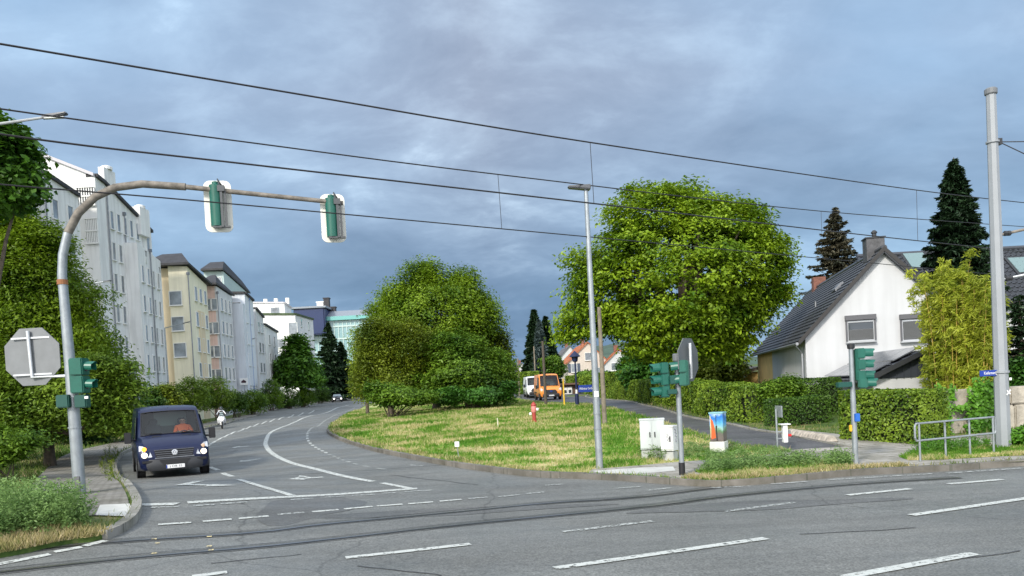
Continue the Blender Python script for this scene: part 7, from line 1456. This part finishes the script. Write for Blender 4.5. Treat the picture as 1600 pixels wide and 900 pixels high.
# ivy on the block wall
n = 2600; xs_ = []; 
def ivy(label, blobs, Y_):
    Q = []
    for (px, py, rx, ry, n) in blobs:
        c = D(px, py, Y_); k = Y_/F; a = rng.normal(size=(n, 3))*.5; Q.append(np.array([c.x, Y_, c.z])+a*np.array([rx*k, .10, ry*k]))
    Q = np.concatenate(Q); base = G(blobs[0][0], 692); t = thing('ivy', (base.x, Y_, base.z), label, 'ivy', 'ivy on the block wall'); leafmesh('foliage', Q, np.array([0, -1., .45])+rng.normal(size=Q.shape)*.45, .10, .85, LM['ivy'], t, rng.random(len(Q)))
ivy('bright ivy mass spilling over the block wall beside the tram mast', [(1537, 640, 20, 34, 2000), (1540, 612, 20, 14, 900), (1526, 672, 14, 18, 500), (1555, 668, 16, 22, 700)], 21.2)
ivy('thin ivy strands climbing the left end of the block wall', [(1480, 660, 6, 30, 260), (1466, 622, 6, 20, 200), (1502, 638, 14, 4, 130), (1488, 615, 4, 12, 80)], 21.2)

# weeds and grass
def weeds(name, label, outline, n, h, m, leaf, dens=40, spread=.16, kind=None, cat='weeds', seedheads=0, dz=.12):
    P_ = pix(outline); xs = [p.x for p in P_]; ys = [p.y for p in P_]; pts = []
    def inside(x, y):
        c = False; j = len(P_)-1
        for i in range(len(P_)):
            if (P_[i].y > y) != (P_[j].y > y) and x < (P_[j].x-P_[i].x)*(y-P_[i].y)/(P_[j].y-P_[i].y)+P_[i].x: c = not c
            j = i
        return c
    tries = 0
    while len(pts) < n and tries < n*60:
        tries += 1; x, y = random.uniform(min(xs), max(xs)), random.uniform(min(ys), max(ys))
        if inside(x, y): pts.append((x, y))
    pts = np.array(pts); n = len(pts); z = zf(pts[:, 0], pts[:, 1])+dz; hh = h*(.45+.75*rng.random(n)); s = rng.random((n, dens)); a = rng.random((n, dens))*math.tau; rr = spread*(.25+s*.9)*rng.random((n, dens))
    Q = np.stack([pts[:, 0:1]+np.cos(a)*rr, pts[:, 1:2]+np.sin(a)*rr, z[:, None]+hh[:, None]*s], 2).reshape(-1, 3); T = np.stack([np.cos(a), np.sin(a), .6+0*a], 2).reshape(-1, 3)
    o = leafmesh(name, Q, rng.normal(size=Q.shape)*.6+[0, -.2, .8], leaf, .32, m, None, np.repeat(rng.random(n)*.5, dens)+rng.random(len(Q))*.5, T); tag(o, label, cat, kind=kind); return o
weeds('weed_patch', None, [(-60, 862), (-60, 815), (0, 810), (60, 812), (110, 822), (150, 832), (140, 842), (90, 850), (0, 866)], 300, .60, LM['weed'], .055, 120, .22, 'stuff')
weeds('weed_patch', None, [(1000, 722), (1015, 705), (1052, 712), (1056, 722), (1030, 728)], 90, .34, LM['weed'], .05, 60, .12, 'stuff')
weeds('weed_patch', None, [(1092, 747), (1105, 738), (1200, 732), (1325, 729), (1330, 738), (1240, 741), (1160, 748), (1120, 753)], 300, .30, LM['weed'], .05, 60, .14, 'stuff')
weeds('weed_patch', None, [(1425, 712), (1445, 704), (1545, 701), (1548, 709), (1440, 717)], 110, .22, LM['ivy'], .05, 50, .12, 'stuff')
weeds('weed_patch', None, [(153, 735), (163, 712), (180, 702), (186, 716), (176, 735), (185, 762), (172, 765)], 60, .30, LM['olive'], .05, 34, .10, 'stuff')
weeds('weed_patch', None, [(1060, 725), (1070, 700), (1180, 705), (1240, 712), (1180, 720)], 260, .12, LM['weed'], .04, 40, .12, 'stuff')
def in_poly(x, y, P_):
    c = np.zeros(len(x), bool); j = len(P_)-1
    for i in range(len(P_)):
        xi, yi, xj, yj = P_[i][0], P_[i][1], P_[j][0], P_[j][1]
        if yi != yj: c ^= ((yi > y) != (yj > y)) & (x < (xj-xi)*(y-yi)/(yj-yi)+xi)
        j = i
    return c
def blades(name, poly, n, h, m, dz, w=.012, near=None, excl=()):
    xs = [p[0] for p in poly]; ys = [p[1] for p in poly]; y1 = min(max(ys), 85)
    x = rng.uniform(min(xs), max(xs), n*6); y = min(ys)+(y1-min(ys))*rng.random(n*6)**1.7; k = in_poly(x, y, poly)
    for e in excl: k &= ~in_poly(x, y, e)
    x, y = x[k][:n], y[k][:n]; n = len(x); z = zf(x, y)+dz; dist = np.hypot(x, y); sc = np.clip(dist/20, .8, 3)
    patch = .5+.5*np.sin(x*1.3+2*np.sin(y*.9))*np.sin(y*1.7+1.5*np.sin(x*.7)); hh = h*(.35+.9*rng.random(n))*(.5+.8*patch)*np.clip(sc, 1, 1.5); a = rng.random(n)*math.tau; bx, by = np.cos(a), np.sin(a); la = rng.random(n)*math.tau; lean = hh*(.2+.7*rng.random(n)); ww = w*sc
    V = np.empty((n, 3, 3)); V[:, 0] = np.stack([x-bx*ww, y-by*ww, z], 1); V[:, 1] = np.stack([x+bx*ww, y+by*ww, z], 1); V[:, 2] = np.stack([x+np.cos(la)*lean, y+np.sin(la)*lean, z+hh], 1)
    o = rawmesh(name, V.reshape(-1, 3), np.arange(n*3).reshape(n, 3), m, None, np.repeat(rng.random(n), 3)); tag(o, kind='stuff'); return o
blades('grass', isl_poly, 150000, .10, M_blade, .10, excl=[rp])
sp_ = pix([(1085, 745), (1120, 738), (1190, 733), (1290, 727), (1335, 731), (1330, 741), (1200, 753), (1120, 757)]); blades('grass', sp_, 7000, .10, M_blade, .12)
sp_ = pix([(1405, 722), (1430, 714), (1500, 708), (1640, 704), (1640, 719), (1560, 722), (1470, 727), (1420, 728)]); blades('grass', sp_, 7000, .09, M_blade, .12)
M_vb = ground_mat('verge_blades', [(0.35, (0.05, 0.11, 0.015)), (0.5, (0.11, 0.18, 0.03)), (0.62, (0.26, 0.24, 0.10)), (0.75, (0.42, 0.35, 0.2))], 0.8, fine=0.3, bscale=14, rndw=.15, bump=0, trans=.3)
vpoly = [p for p in K_left if p.y < 75]+[Vector((-45, 75)), Vector((-45, 14)), Vector((-16, 9))]; blades('grass', vpoly, 60000, .16, M_vb, .10, excl=[kk[st:-12] + lp_in[::-1] + pix([(70, 822), (160, 815)])])
rpoly = right_poly; blades('grass', [p for p in rpoly if p.y < 60]+[], 30000, .12, M_vb, .10, excl=[rp, pix([(1215, 680), (1262, 689), (1345, 706), (1420, 704), (1300, 683), (1236, 676)])])

# dry grass hanging over the near left kerb and along the island kerb
M_dry = ground_mat('dry_blades', [(0.35, (0.22, 0.22, 0.08)), (0.5, (0.45, 0.38, 0.18)), (0.7, (0.62, 0.52, 0.32))], 1.2, fine=0.3, bscale=14, rndw=.3, bump=0, trans=.3)
def along(path, d0, d1): return off(path, d0)+off(path, d1)[::-1]
near_l = K_left[:kst+2]
blades('dry_grass', along(near_l, -.06, .6), 12000, .15, M_dry, .08)
blades('dry_grass', along([p for p in K_isl if p.y < 50 and p.x < .6], -.55, -.08), 9000, .09, M_dry, .12)
blades('dry_grass', along([p for p in K_right if 3.2 < p.x < 8], .06, .5), 3500, .10, M_dry, .12)
